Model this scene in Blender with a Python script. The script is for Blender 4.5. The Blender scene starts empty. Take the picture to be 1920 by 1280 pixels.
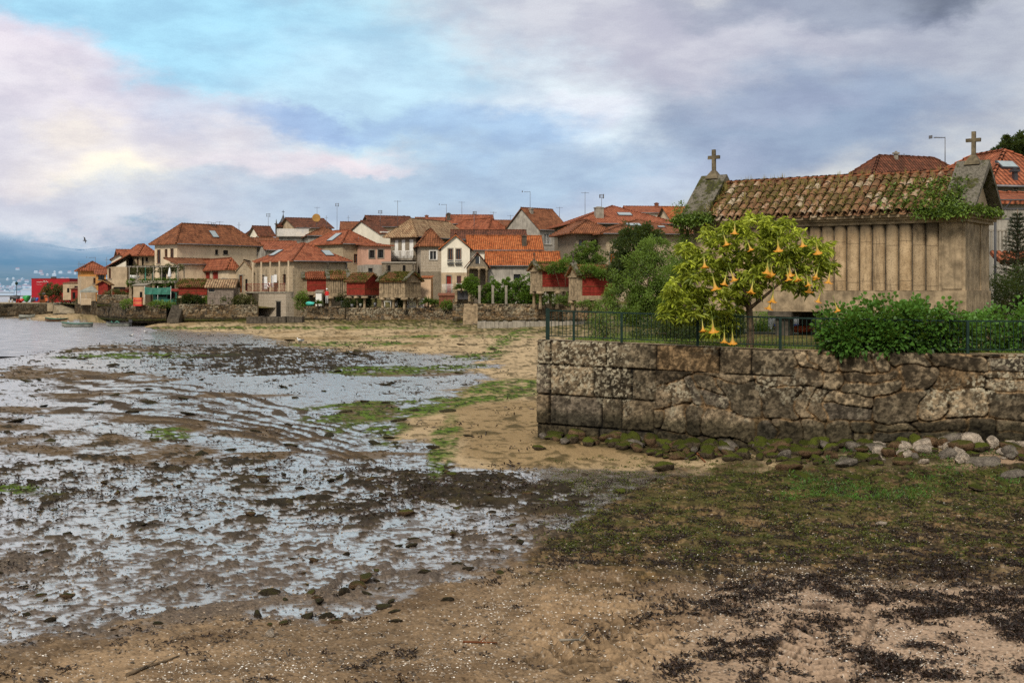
import bpy, math, random
import numpy as np
from mathutils import Vector, Matrix
random.seed(7)
rng = np.random.default_rng(11)
D = bpy.data
S = bpy.context.scene
COL = S.collection
# camera constants: level camera 4.25 m above the mud flat, focal length in photo pixels
F, H, CX, HY = 2400.0, 4.25, 960.0, 548.0
def Wp(px, py, Y):            # point seen in the photo at a known distance Y
    return Vector(((px-CX)/F*Y, Y, H-(py-HY)/F*Y))
def lin(r, g, b):
    f = lambda c: (c/255/12.92 if c/255 <= .04045 else ((c/255+.055)/1.055)**2.4)
    return (f(r), f(g), f(b))
def R(d): return math.radians(d)

# ------------------------------------------------------------ numpy noise
def _h(ix, iy, s):
    n = (ix.astype(np.int64)*374761393 + iy.astype(np.int64)*668265263 + s*144269504) & 0xffffffff
    n = ((n ^ (n >> 13))*1274126177) & 0xffffffff
    n = ((n ^ (n >> 15))*2246822519) & 0xffffffff
    return ((n ^ (n >> 16)) & 0xffff)/65535.0
def vn(x, y, s=0):
    ix = np.floor(x); iy = np.floor(y); fx = x-ix; fy = y-iy
    fx = fx*fx*(3-2*fx); fy = fy*fy*(3-2*fy)
    a = _h(ix, iy, s); b = _h(ix+1, iy, s); c = _h(ix, iy+1, s); d = _h(ix+1, iy+1, s)
    return (a+(b-a)*fx)*(1-fy)+(c+(d-c)*fx)*fy
def fbm(x, y, o=4, s=0, g=.5):
    t = 0; a = 1; n = 0
    for i in range(o):
        t = t+a*vn(x, y, s+i*17); n += a; a *= g
        x, y = x*1.9*.8-y*1.9*.6+3.1, x*1.9*.6+y*1.9*.8+7.7
    return t/n
def worley(x, y, s=0, jit=.9):
    ix = np.floor(x); iy = np.floor(y)
    f1 = np.full(x.shape, 9.); f2 = np.full(x.shape, 9.); rid = np.zeros(x.shape)
    for dx in (-1, 0, 1):
        for dy in (-1, 0, 1):
            cx = ix+dx; cy = iy+dy
            px = cx+.5+(_h(cx, cy, s)-.5)*jit; py = cy+.5+(_h(cx, cy, s+5)-.5)*jit
            d = np.hypot(px-x, py-y); r = _h(cx, cy, s+9)
            m = d < f1
            f2 = np.where(m, f1, np.minimum(f2, d)); rid = np.where(m, r, rid); f1 = np.where(m, d, f1)
    return f1, f2, rid
def ss(a, b, x):
    t = np.clip((x-a)/(b-a), 0, 1); return t*t*(3-2*t)

# ------------------------------------------------------------ objects
def link(o, parent=None):
    COL.objects.link(o)
    if parent is not None: o.parent = parent
    return o
def tag(o, label=None, cat=None, group=None, kind=None):
    if label: o['label'] = label
    if cat: o['category'] = cat
    if group: o['group'] = group
    if kind: o['kind'] = kind
    return o
def empty(name, loc, rz=0, label=None, cat=None, group=None, parent=None):
    o = D.objects.new(name, None); o.location = loc; o.rotation_euler = (0, 0, rz); o.empty_display_size = .3
    link(o, parent); return tag(o, label, cat, group)
def copy_tree(o, parent=None):
    c = o.copy(); COL.objects.link(c)
    if parent is not None: c.parent = parent
    for ch in list(o.children): copy_tree(ch, c)
    return c

class MB:
    def __init__(s): s.v = []; s.f = []; s.uv = []; s.sm = []
    def face(s, pts, uvs=None, smooth=False):
        n = len(s.v); s.v += [tuple(p) for p in pts]; s.f.append(tuple(range(n, n+len(pts))))
        s.uv += list(uvs) if uvs else [(p[0]+p[1], p[2]) for p in pts]; s.sm.append(smooth)
    def quad(s, o, a, b, smooth=False):       # origin, two edge vectors; uv in metres
        o, a, b = Vector(o), Vector(a), Vector(b)
        s.face([o, o+a, o+a+b, o+b], [(0, 0), (a.length, 0), (a.length, b.length), (0, b.length)], smooth)
    def box(s, x0, y0, z0, x1, y1, z1, bev=0):
        P = lambda x, y, z: (x, y, z)
        s.face([P(x0,y0,z0),P(x1,y0,z0),P(x1,y0,z1),P(x0,y0,z1)], [(x0,z0),(x1,z0),(x1,z1),(x0,z1)])
        s.face([P(x1,y1,z0),P(x0,y1,z0),P(x0,y1,z1),P(x1,y1,z1)], [(x1,z0),(x0,z0),(x0,z1),(x1,z1)])
        s.face([P(x0,y1,z0),P(x0,y0,z0),P(x0,y0,z1),P(x0,y1,z1)], [(y1,z0),(y0,z0),(y0,z1),(y1,z1)])
        s.face([P(x1,y0,z0),P(x1,y1,z0),P(x1,y1,z1),P(x1,y0,z1)], [(y0,z0),(y1,z0),(y1,z1),(y0,z1)])
        s.face([P(x0,y0,z1),P(x1,y0,z1),P(x1,y1,z1),P(x0,y1,z1)], [(x0,y0),(x1,y0),(x1,y1),(x0,y1)])
        s.face([P(x0,y1,z0),P(x1,y1,z0),P(x1,y0,z0),P(x0,y0,z0)], [(x0,y1),(x1,y1),(x1,y0),(x0,y0)])
    def obox(s, c, ax, ay, az):               # oriented box: centre and half-axis vectors
        c, ax, ay, az = Vector(c), Vector(ax), Vector(ay), Vector(az)
        for a, b, n in ((ax, ay, az), (ay, az, ax), (az, ax, ay)):
            s.quad(c+n-a-b, 2*a, 2*b); s.quad(c-n-a-b, 2*b, 2*a)
    def tube(s, p, q, r0, r1=None, n=8, cap=True):
        p, q = Vector(p), Vector(q); r1 = r0 if r1 is None else r1
        d = (q-p); L = d.length
        if L < 1e-6: return
        d /= L; t = Vector((0, 0, 1)) if abs(d.z) < .9 else Vector((1, 0, 0))
        a = d.cross(t).normalized(); b = d.cross(a)
        k = len(s.v)
        for i in range(n):
            w = 2*math.pi*i/n; e = a*math.cos(w)+b*math.sin(w)
            s.v += [tuple(p+e*r0), tuple(q+e*r1)]
        for i in range(n):
            j = (i+1) % n
            s.f.append((k+2*i, k+2*j, k+2*j+1, k+2*i+1)); s.sm.append(True)
            s.uv += [(i/n, 0), ((i+1)/n, 0), ((i+1)/n, L), (i/n, L)]
        if cap:
            for e, m in ((0, 1), (1, -1)):
                s.f.append(tuple(k+2*i+e for i in range(n))[::-m]); s.sm.append(False); s.uv += [(0, 0)]*n
    def path(s, pts, rs, n=7):
        for i in range(len(pts)-1): s.tube(pts[i], pts[i+1], rs[i], rs[i+1], n, cap=(i in (0, len(pts)-2)))
    def lathe(s, c, prof, n=16, sq=False):
        c = Vector(c); k = len(s.v)
        for (r, z) in prof:
            for i in range(n):
                w = 2*math.pi*(i+.5)/n
                q = 1/max(abs(math.cos(w)), abs(math.sin(w))) if sq else 1
                s.v.append((c.x+r*q*math.cos(w), c.y+r*q*math.sin(w), c.z+z))
        for j in range(len(prof)-1):
            for i in range(n):
                i2 = (i+1) % n
                s.f.append((k+j*n+i, k+j*n+i2, k+(j+1)*n+i2, k+(j+1)*n+i)); s.sm.append(not sq)
                s.uv += [(i/n, prof[j][1]), ((i+1)/n, prof[j][1]), ((i+1)/n, prof[j+1][1]), (i/n, prof[j+1][1])]
        s.f.append(tuple(k+i for i in range(n))[::-1]); s.sm.append(False); s.uv += [(0, 0)]*n
        s.f.append(tuple(k+(len(prof)-1)*n+i for i in range(n))); s.sm.append(False); s.uv += [(0, 0)]*n
    def build(s, name, mat, parent=None, loc=None, jitter=0):
        me = D.meshes.new(name)
        v = s.v
        if jitter:
            a = np.array(v); k = a*6
            off = np.stack([fbm(k[:,0]+k[:,2]*1.3, k[:,1]+k[:,2]*.7, 2, 3), fbm(k[:,1]+9, k[:,2]+k[:,0], 2, 5), fbm(k[:,2]+19, k[:,0]-k[:,1], 2, 8)], 1)-.5
            v = (a+off*jitter).tolist()
        me.from_pydata(v, [], s.f)
        uv = me.uv_layers.new(name='UVMap'); uv.data.foreach_set('uv', np.array(s.uv, dtype=np.float32).ravel())
        me.polygons.foreach_set('use_smooth', s.sm)
        for m in (mat if isinstance(mat, (list, tuple)) else [mat]): me.materials.append(m)
        me.update()
        o = D.objects.new(name, me); link(o, parent)
        if loc is not None: o.location = loc
        return o

def np_mesh(name, V, Fc, mat, parent=None, attrs=None, smooth=True, loc=None):
    V = np.ascontiguousarray(V, dtype=np.float32); Fc = np.ascontiguousarray(Fc, dtype=np.int32)
    me = D.meshes.new(name); k = Fc.shape[1]
    me.vertices.add(len(V)); me.vertices.foreach_set('co', V.ravel())
    me.loops.add(Fc.size); me.loops.foreach_set('vertex_index', Fc.ravel())
    me.polygons.add(len(Fc)); me.polygons.foreach_set('loop_start', np.arange(0, Fc.size, k, dtype=np.int32))
    me.polygons.foreach_set('loop_total', np.full(len(Fc), k, dtype=np.int32))
    me.polygons.foreach_set('use_smooth', np.full(len(Fc), smooth, dtype=bool))
    for an, arr in (attrs or {}).items():
        if arr.ndim == 2:
            a = me.color_attributes.new(an, 'FLOAT_COLOR', 'POINT')
            c = np.ones((len(V), 4), dtype=np.float32); c[:, :3] = arr; a.data.foreach_set('color', c.ravel())
        else:
            a = me.attributes.new(an, 'FLOAT', 'POINT'); a.data.foreach_set('value', arr.astype(np.float32))
    me.materials.append(mat); me.update(calc_edges=True); me.validate()
    o = D.objects.new(name, me); link(o, parent)
    if loc is not None: o.location = loc
    return o
def grid_faces(nr, nc):
    i = np.arange(nr-1)[:, None]*nc+np.arange(nc-1)[None, :]
    return np.stack([i, i+1, i+nc+1, i+nc], -1).reshape(-1, 4)

# ------------------------------------------------------------ materials
class NT:
    def __init__(s, name, world=False):
        if world: s.m = D.worlds.new(name)
        else: s.m = D.materials.new(name)
        s.m.use_nodes = True; s.t = s.m.node_tree; s.t.nodes.clear(); s.world = world
    def n(s, typ, props=None, **inp):
        nd = s.t.nodes.new(typ)
        for k, v in (props or {}).items(): setattr(nd, k, v)
        for k, v in inp.items():
            key = int(k[1:]) if k[0] == 'i' and k[1:].isdigit() else k.replace('_', ' ')
            s.set(nd.inputs[key], v)
        return nd
    def set(s, sock, v):
        if isinstance(v, bpy.types.NodeSocket): s.t.links.new(v, sock)
        elif isinstance(v, bpy.types.Node): s.t.links.new(v.outputs[0], sock)
        elif sock.type == 'RGBA' and len(v) == 3: sock.default_value = (*v, 1)
        else: sock.default_value = v
    def math(s, op, a, b=0, c=0, clamp=False):
        return s.n('ShaderNodeMath', dict(operation=op, use_clamp=clamp), i0=a, i1=b, i2=c).outputs[0]
    def mix(s, f, a, b, bt='MIX'):
        nd = s.n('ShaderNodeMix', dict(data_type='RGBA', blend_type=bt)); s.set(nd.inputs[0], f); s.set(nd.inputs[6], a); s.set(nd.inputs[7], b)
        return nd.outputs[2]
    def noise(s, vec, scale, detail=3, rough=.5, out=0):
        nd = s.n('ShaderNodeTexNoise', Scale=scale, Detail=detail, Roughness=rough)
        if vec is not None: s.set(nd.inputs['Vector'], vec)
        return nd.outputs[out]
    def ramp(s, f, a, b, ca=0., cb=1.):
        return s.n('ShaderNodeMapRange', dict(interpolation_type='SMOOTHSTEP'), i0=f, i1=a, i2=b, i3=ca, i4=cb).outputs[0]
    def attr(s, name, fac=False):
        nd = s.n('ShaderNodeAttribute', dict(attribute_name=name)); return nd.outputs['Fac' if fac else 'Color']
    def vec(s, v, sc):
        return s.n('ShaderNodeVectorMath', dict(operation='MULTIPLY'), i0=v, i1=sc).outputs[0]
    def co(s, k='Object'): return s.n('ShaderNodeTexCoord').outputs[k]
    def bump(s, h, st=.3, d=.05):
        return s.n('ShaderNodeBump', Height=h, Strength=st, Distance=d).outputs[0]
    def surf(s, **kw):
        r_ = kw.get('Roughness', .5)
        if 'Specular_IOR_Level' not in kw and isinstance(r_, (int, float)) and r_ >= .6: kw['Specular_IOR_Level'] = .12
        b = s.n('ShaderNodeBsdfPrincipled', **kw)
        s.n('ShaderNodeOutputMaterial', Surface=b); return s.m
def scale3(c, k): return tuple(x*k for x in c)

def plain(name, c, rough=.8, var=.35, sc=2.5, bump=.2, bsc=18, metal=0, streak=.0, c2=None, grime=0):
    t = NT(name); co = t.co()
    if streak and not grime: grime = .35
    n = t.noise(co, sc, 5, .6)
    colr = t.mix(t.ramp(n, .3, .7), scale3(c, 1-var), c2 or scale3(c, 1+var*.4))
    if streak:
        st = t.noise(t.vec(co, (3.2, 3.2, .35)), 1.6, 4, .65)
        colr = t.mix(t.math('MULTIPLY', t.ramp(st, .48, .72), streak), colr, scale3(c, .25))
    if grime:
        g2 = t.noise(co, bsc*.35, 6, .75)
        colr = t.mix(t.math('MULTIPLY', t.ramp(g2, .5, .68), grime), colr, scale3(c, .3))
    nb = t.noise(co, bsc, 4, .6)
    return t.surf(Base_Color=colr, Roughness=rough, Metallic=metal, Normal=t.bump(nb, bump, .03))

def block_mat(name, c1, c2, mortar, bw=.75, bh=.38, dirt=.5):
    t = NT(name); uv = t.n('ShaderNodeUVMap').outputs[0]; co = t.co()
    b = t.n('ShaderNodeTexBrick', dict(offset=.43, squash=.7, squash_frequency=3), Vector=uv, Color1=c1, Color2=c2, Mortar=mortar, Scale=1., Mortar_Size=.022, Mortar_Smooth=.3, Bias=0., Brick_Width=bw, Row_Height=bh)
    n = t.noise(co, 1.1, 6, .65); n2 = t.noise(co, 9, 4, .6)
    c = t.mix(t.math('MULTIPLY', t.ramp(n, .45, .72), dirt), b.outputs[0], scale3(c1, .35))
    c = t.mix(.5, c, t.mix(t.ramp(n2, .35, .68), scale3(c1, .4), scale3(c2, 1.3)))
    st = t.noise(t.vec(co, (2.2, 2.2, .3)), 1.5, 4, .6)
    c = t.mix(t.math('MULTIPLY', t.ramp(st, .52, .75), .5), c, scale3(c1, .3))
    return t.surf(Base_Color=c, Roughness=.9, Normal=t.bump(t.math('ADD', b.outputs[1], t.math('MULTIPLY', n2, -.6)), -.35, .04))

def tile_mat(name, c1, c2, moss=0., mossc=(.10, .11, .02), dark=.35, tw=.24, th=.42):
    t = NT(name); uv = t.n('ShaderNodeUVMap').outputs[0]; co = t.co()
    sx = t.n('ShaderNodeSeparateXYZ', Vector=uv)
    u = t.math('DIVIDE', sx.outputs[0], tw); v = t.math('DIVIDE', sx.outputs[1], th)
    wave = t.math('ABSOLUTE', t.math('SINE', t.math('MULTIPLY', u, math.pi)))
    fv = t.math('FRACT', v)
    cell = t.n('ShaderNodeCombineXYZ', X=t.math('FLOOR', u), Y=t.math('FLOOR', v))
    wn = t.n('ShaderNodeTexWhiteNoise', dict(noise_dimensions='2D'), Vector=cell).outputs[0]
    n = t.noise(co, 1.0, 5, .7)
    c = t.mix(wn, c1, c2)
    c = t.mix(t.math('MULTIPLY', t.ramp(n, .45, .68), .65), c, scale3(c1, .32))
    n9 = t.noise(co, 5.5, 5, .75); c = t.mix(t.math('MULTIPLY', t.ramp(n9, .5, .64), .75), c, (.05, .035, .022, 1))
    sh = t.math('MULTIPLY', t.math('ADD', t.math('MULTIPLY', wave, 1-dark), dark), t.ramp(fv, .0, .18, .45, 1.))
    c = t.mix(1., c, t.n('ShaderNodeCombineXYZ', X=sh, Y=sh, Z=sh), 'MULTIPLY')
    n3 = t.noise(co, 2.6, 5, .7)
    if moss: c = t.mix(t.ramp(n3, .72-moss*.5, .80-moss*.5), c, mossc)
    hgt = t.math('ADD', wave, t.math('MULTIPLY', t.math('SUBTRACT', 1., fv), .5))
    return t.surf(Base_Color=c, Roughness=.85, Normal=t.bump(hgt, .8, .06))

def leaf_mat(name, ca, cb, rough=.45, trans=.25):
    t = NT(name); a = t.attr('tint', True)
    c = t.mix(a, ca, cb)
    b = t.n('ShaderNodeBsdfPrincipled', Base_Color=c, Roughness=rough, Specular_IOR_Level=.3)
    tr = t.n('ShaderNodeBsdfTranslucent', Color=t.mix(.5, c, (.35, .4, .03)))
    mx = t.n('ShaderNodeMixShader', Fac=trans); t.set(mx.inputs[1], b); t.set(mx.inputs[2], tr)
    t.n('ShaderNodeOutputMaterial', Surface=mx); return t.m

def vcol_mat(name, bsc=30, bump=.3, rough=.9, grain=.25):
    t = NT(name); co = t.co(); n = t.noise(co, bsc, 5, .65)
    c = t.mix(1., t.attr('col'), t.n('ShaderNodeCombineXYZ', X=t.ramp(n, .25, .75, 1-grain, 1+grain), Y=t.ramp(n, .25, .75, 1-grain, 1+grain), Z=t.ramp(n, .25, .75, 1-grain, 1+grain)), 'MULTIPLY')
    return t.surf(Base_Color=c, Roughness=rough, Normal=t.bump(n, bump, .03))

M = {}
M['cream'] = plain('cream_plaster', (.66, .53, .37), var=.2, sc=.7, streak=.2, grime=.12)
M['white'] = plain('white_plaster', (.80, .75, .62), var=.12, sc=.6, streak=.2, grime=.12)
M['beige'] = plain('beige_plaster', (.50, .39, .26), var=.3, sc=.8, streak=.3, grime=.2)
M['grey'] = plain('grey_plaster', (.40, .37, .32), var=.35, sc=.8, streak=.6)
M['pink'] = plain('pink_plaster', (.62, .37, .27), var=.2, sc=.6, streak=.2, grime=.12)
M['orangew'] = plain('orange_plaster', (.60, .29, .09), var=.2, sc=.6, streak=.25)
M['peach'] = plain('peach_plaster', (.62, .44, .29), var=.12, sc=.6, streak=.15)
M['stone'] = block_mat('granite_blocks', (.33, .26, .175), (.46, .37, .25), (.50, .43, .32))
M['stoned'] = block_mat('dark_granite_blocks', (.20, .165, .12), (.29, .24, .175), (.20, .18, .15), .6, .33)
M['stonel'] = block_mat('pale_granite_blocks', (.36, .30, .23), (.46, .39, .30), (.58, .53, .45), .85, .42, .25)
M['brick'] = block_mat('red_brick', (.20, .07, .04), (.26, .10, .06), (.16, .10, .07), .3, .12)
M['granite'] = plain('weathered_granite', (.36, .275, .175), var=.5, sc=2.2, bump=.5, bsc=14, streak=.45, grime=.45)
M['granited'] = plain('dark_granite', (.10, .085, .065), var=.5, sc=3, bump=.5, bsc=14, grime=.5)
M['conc'] = plain('concrete', (.30, .27, .22), var=.35, sc=1.2, streak=.4)
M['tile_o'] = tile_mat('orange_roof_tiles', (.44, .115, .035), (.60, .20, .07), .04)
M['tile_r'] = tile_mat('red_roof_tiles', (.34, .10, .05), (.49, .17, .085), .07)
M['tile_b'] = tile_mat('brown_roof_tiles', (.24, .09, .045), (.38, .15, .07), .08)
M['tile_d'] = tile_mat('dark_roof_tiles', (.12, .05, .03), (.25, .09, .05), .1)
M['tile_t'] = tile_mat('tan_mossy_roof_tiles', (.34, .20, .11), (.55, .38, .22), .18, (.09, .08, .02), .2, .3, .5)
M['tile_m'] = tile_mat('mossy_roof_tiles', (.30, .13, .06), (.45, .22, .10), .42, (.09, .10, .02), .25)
M['redp'] = plain('red_painted_planks', (.27, .035, .025), var=.4, sc=3, streak=.3)
M['redc'] = plain('crimson_painted_wall', (.36, .02, .03), var=.12, sc=.8, streak=.1)
M['wood'] = plain('brown_wood', (.16, .06, .025), var=.4, sc=4)
M['woodg'] = plain('grey_weathered_wood', (.22, .18, .15), var=.45, sc=4, streak=.5)
M['wooddoor'] = plain('orange_brown_door_wood', (.32, .11, .03), var=.4, sc=3)
M['glass'] = plain('dark_window_glass', (.025, .03, .035), rough=.12, var=.3, bump=0)
M['dark'] = plain('dark_interior', (.012, .011, .010), rough=.9)
M['sky_glass'] = plain('skylight_glass', (.30, .36, .38), rough=.15, var=.15, bump=0)
M['whitep'] = plain('white_paint', (.75, .74, .70), rough=.5, var=.12)
M['metal'] = plain('grey_metal', (.16, .16, .17), rough=.5, var=.3, metal=.4)
M['metald'] = plain('dark_metal', (.04, .04, .045), rough=.5, var=.3)
M['fence'] = plain('dark_green_fence_paint', (.016, .034, .028), rough=.75, var=.35, sc=5)
M['green'] = plain('green_tarpaulin', (.02, .16, .11), rough=.5)
M['greenb'] = plain('bright_green_plastic', (.03, .32, .07), rough=.5)
M['teal'] = plain('turquoise_cloth', (.08, .50, .42), rough=.6, var=.2)
M['red'] = plain('red_plastic', (.55, .03, .02), rough=.4, var=.2)
M['orange'] = plain('orange_paint', (.62, .12, .03), rough=.5, var=.3)
M['blue'] = plain('blue_plastic', (.03, .08, .35), rough=.4, var=.2)
M['bark'] = plain('grey_brown_bark', (.15, .11, .07), var=.5, sc=8, bump=.7, bsc=30)
M['cloth'] = plain('white_sheet', (.75, .76, .76), var=.1)
M['skin'] = plain('skin', (.50, .28, .19), var=.1)
M['trouser'] = plain('pale_trousers', (.5, .5, .5), var=.2)
M['ochre'] = plain('ochre_dish', (.35, .20, .06), var=.2)
M['boatg'] = plain('green_boat_paint', (.04, .22, .15), rough=.5, var=.3)
M['boatw'] = plain('pale_boat_paint', (.26, .27, .23), rough=.5, var=.35)
M['boatb'] = plain('brown_boat_wood', (.14, .09, .06), rough=.6, var=.4)
M['sandc'] = plain('sandy_concrete', (.34, .28, .19), var=.4, sc=1)
M['soil'] = plain('grass_soil', (.10, .10, .03), var=.6, sc=2, c2=(.18, .15, .05))
M['leaf_hyd'] = leaf_mat('hydrangea_leaf', (.018, .050, .010), (.10, .24, .035))
M['leaf_bru'] = leaf_mat('trumpet_tree_leaf', (.06, .10, .01), (.62, .70, .08), trans=.35)
M['leaf_grn'] = leaf_mat('green_shrub_leaf', (.018, .042, .010), (.19, .30, .05))
M['leaf_drk'] = leaf_mat('dark_tree_leaf', (.008, .016, .006), (.045, .075, .022))
M['leaf_hdg'] = leaf_mat('climber_leaf', (.012, .035, .006), (.13, .24, .03))
M['leaf_olv'] = leaf_mat('olive_tree_leaf', (.03, .035, .012), (.12, .12, .045))
M['leaf_con'] = leaf_mat('conifer_needles', (.006, .014, .008), (.03, .05, .025), trans=.1)
M['leaf_moss'] = leaf_mat('roof_moss', (.04, .04, .006), (.19, .18, .035), .8, .1)
M['leaf_dry'] = leaf_mat('dry_roof_grass', (.16, .12, .03), (.36, .30, .10), .8, .2)
M['weed'] = leaf_mat('black_seaweed', (.004, .003, .002), (.035, .018, .012), .45, .02)
M['weedg'] = leaf_mat('green_seaweed', (.012, .014, .004), (.13, .15, .02), .4, .1)
M['shell'] = leaf_mat('pale_shells', (.50, .42, .32), (.88, .85, .78), .5, 0.02)
M['pebble'] = leaf_mat('beach_pebbles', (.06, .045, .03), (.36, .28, .2), .7, 0.02)
M['vcol'] = vcol_mat('weathered_masonry', 34, .5)
M['flower'] = None

# ------------------------------------------------------------ leaves
def leaves(name, C, Dv, L, Wd, mat, tint, parent=None, fold=.25, droop=.25, loc=None, oval=False):
    """C centres (n,3), Dv unit directions, L lengths, Wd widths, tint per leaf"""
    n = len(C); up = np.tile([0, 0, 1.], (n, 1))+rng.normal(0, .45, (n, 3))
    sd = np.cross(Dv, up); sd /= np.linalg.norm(sd, axis=1)[:, None]+1e-6
    nr = np.cross(sd, Dv); L = np.broadcast_to(L, n)[:, None]; Wd = np.broadcast_to(Wd, n)[:, None]
    dz = np.array([0, 0, -1.])
    b = C; 
    if oval:
        m1 = C+Dv*L*.3+dz*L*droop*.1; m2 = C+Dv*L*.7+dz*L*droop*.5; tp = C+Dv*L+dz*L*droop
        V = np.stack([b, m1+sd*Wd*.5+nr*Wd*fold, m2+sd*Wd*.42+nr*Wd*fold, tp, m2-sd*Wd*.42+nr*Wd*fold, m1-sd*Wd*.5+nr*Wd*fold], 1).reshape(-1, 3)
        i = np.arange(n)[:, None]*6
        Fc = np.stack([i+[0, 1, 2, 3], i+[0, 3, 4, 5]], 1).reshape(-1, 4); k = 6
    else:
        m = C+Dv*L*.45+dz*L*droop*.25; tp = C+Dv*L+dz*L*droop
        V = np.stack([b, m+sd*Wd*.5+nr*Wd*fold, tp, m-sd*Wd*.5+nr*Wd*fold], 1).reshape(-1, 3)
        i = np.arange(n)[:, None]*4
        Fc = np.stack([i+[0, 1, 2], i+[0, 2, 3]], 1).reshape(-1, 3); k = 4
    if loc is not None: V = V-np.array(loc)
    return np_mesh(name, V, Fc, mat, parent, {'tint': np.repeat(np.clip(tint, 0, 1), k)}, smooth=False, loc=loc)
def unit(a): return a/(np.linalg.norm(a, axis=-1)[..., None]+1e-9)
def crown_pts(ells, n, clump=.35, nclump=60, shell=.55):
    """clumped points in a union of ellipsoids [(x,y,z,rx,ry,rz)...]; returns points, outward dirs, shade"""
    P = []; O = []; T = []
    vol = np.array([e[3]*e[4]*e[5] for e in ells])**(2/3.); vol /= vol.sum()
    for e, f in zip(ells, vol):
        k = max(3, int(nclump*f)); m = max(1, int(n*f/k))
        d = unit(rng.normal(0, 1, (k, 3))); rr = shell+(1-shell)*rng.random(k)+(rng.random(k) < .14)*.24
        cc = d*rr[:, None]
        tk = rng.random(k)
        for j in range(k):
            q = unit(rng.normal(0, 1, (m, 3))); r = rng.random(m)**.5
            pp = cc[j]*np.array(e[3:6])+q*(r*clump)[:, None]
            P.append(pp+np.array(e[:3])); o = unit(q+d[j]*.6+np.array([0, 0, .35])); O.append(o)
            T.append(.25*tk[j]+.38*rr[j]*(d[j][2]*.5+.5)+.25*(q[:, 2]*r*.5+.5)+.25*rng.random(m))  # tint darker inside and below, shading put into the leaf colour
    return np.concatenate(P), np.concatenate(O), np.concatenate(T)
def rock_mesh(name, seed, sub=2, rough=.35, flat=.6, mat=None):
    import bmesh
    bm = bmesh.new(); bmesh.ops.create_icosphere(bm, subdivisions=sub, radius=1)
    r = random.Random(seed); dirs = [Vector((r.gauss(0,1), r.gauss(0,1), r.gauss(0,1))).normalized() for _ in range(12)]
    cuts = [r.uniform(.42, .9) for _ in dirs]
    for v in bm.verts:
        p = v.co.copy()
        for d, c in zip(dirs, cuts):
            q = p.dot(d)
            if q > c: p -= d*(q-c)*.85
        nn = fbm(np.array([p.x*2+seed]), np.array([p.y*2+p.z*1.7]), 3, seed)[0]-.5
        p *= 1+nn*rough
        v.co = Vector((p.x*1.15, p.y*.9, p.z*flat))
    me = D.meshes.new(name); bm.to_mesh(me); bm.free()
    for p in me.polygons: p.use_smooth = True
    if mat: me.materials.append(mat)
    return me
# ------------------------------------------------------------ camera, sun, sky
cam = D.objects.new('camera', D.cameras.new('camera')); link(cam)
cam.location = (0, 0, H); cam.rotation_euler = (R(90), 0, 0)
cam.data.sensor_width = 36; cam.data.lens = 36*F/1920; cam.data.shift_y = -(640-HY)/1920
cam.data.clip_end = 20000; cam.data.clip_start = .1; S.camera = cam
SUN_EL, SUN_AZ = R(40), R(200)      # azimuth clockwise from +Y: high behind the left shoulder
sl = D.lights.new('sun', 'SUN'); sl.energy = 3.0; sl.angle = R(11); sl.color = (1, .90, .76)
so = D.objects.new('sun', sl); link(so)
dv = Vector((math.sin(SUN_AZ)*math.cos(SUN_EL), math.cos(SUN_AZ)*math.cos(SUN_EL), math.sin(SUN_EL)))
so.rotation_euler = dv.to_track_quat('Z', 'Y').to_euler(); so.location = (0, -20, 60)

t = NT('World', world=True); S.world = t.m
nish = t.n('ShaderNodeTexSky', dict(sky_type='NISHITA', sun_disc=False, sun_elevation=SUN_EL, sun_rotation=SUN_AZ, altitude=10, air_density=1, dust_density=2, ozone_density=1))
g = t.co('Generated'); sx = t.n('ShaderNodeSeparateXYZ', Vector=g)
az = t.math('ARCTAN2', sx.outputs[0], sx.outputs[1])
el = t.math('ARCSINE', sx.outputs[2])
ae = t.n('ShaderNodeCombineXYZ', X=az, Y=el, Z=0.).outputs[0]
nz = t.n('ShaderNodeTexNoise', dict(noise_dimensions='3D'), Vector=t.vec(ae, (1., 2.0, 1.)), Scale=9., Detail=9., Roughness=.62)
off = t.n('ShaderNodeVectorMath', dict(operation='SUBTRACT'), i0=nz.outputs[1], i1=(.5, .5, .5)).outputs[0]
wv = t.n('ShaderNodeVectorMath', dict(operation='MULTIPLY_ADD'), i0=off, i1=(.16, .10, 0.), i2=ae).outputs[0]
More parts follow.
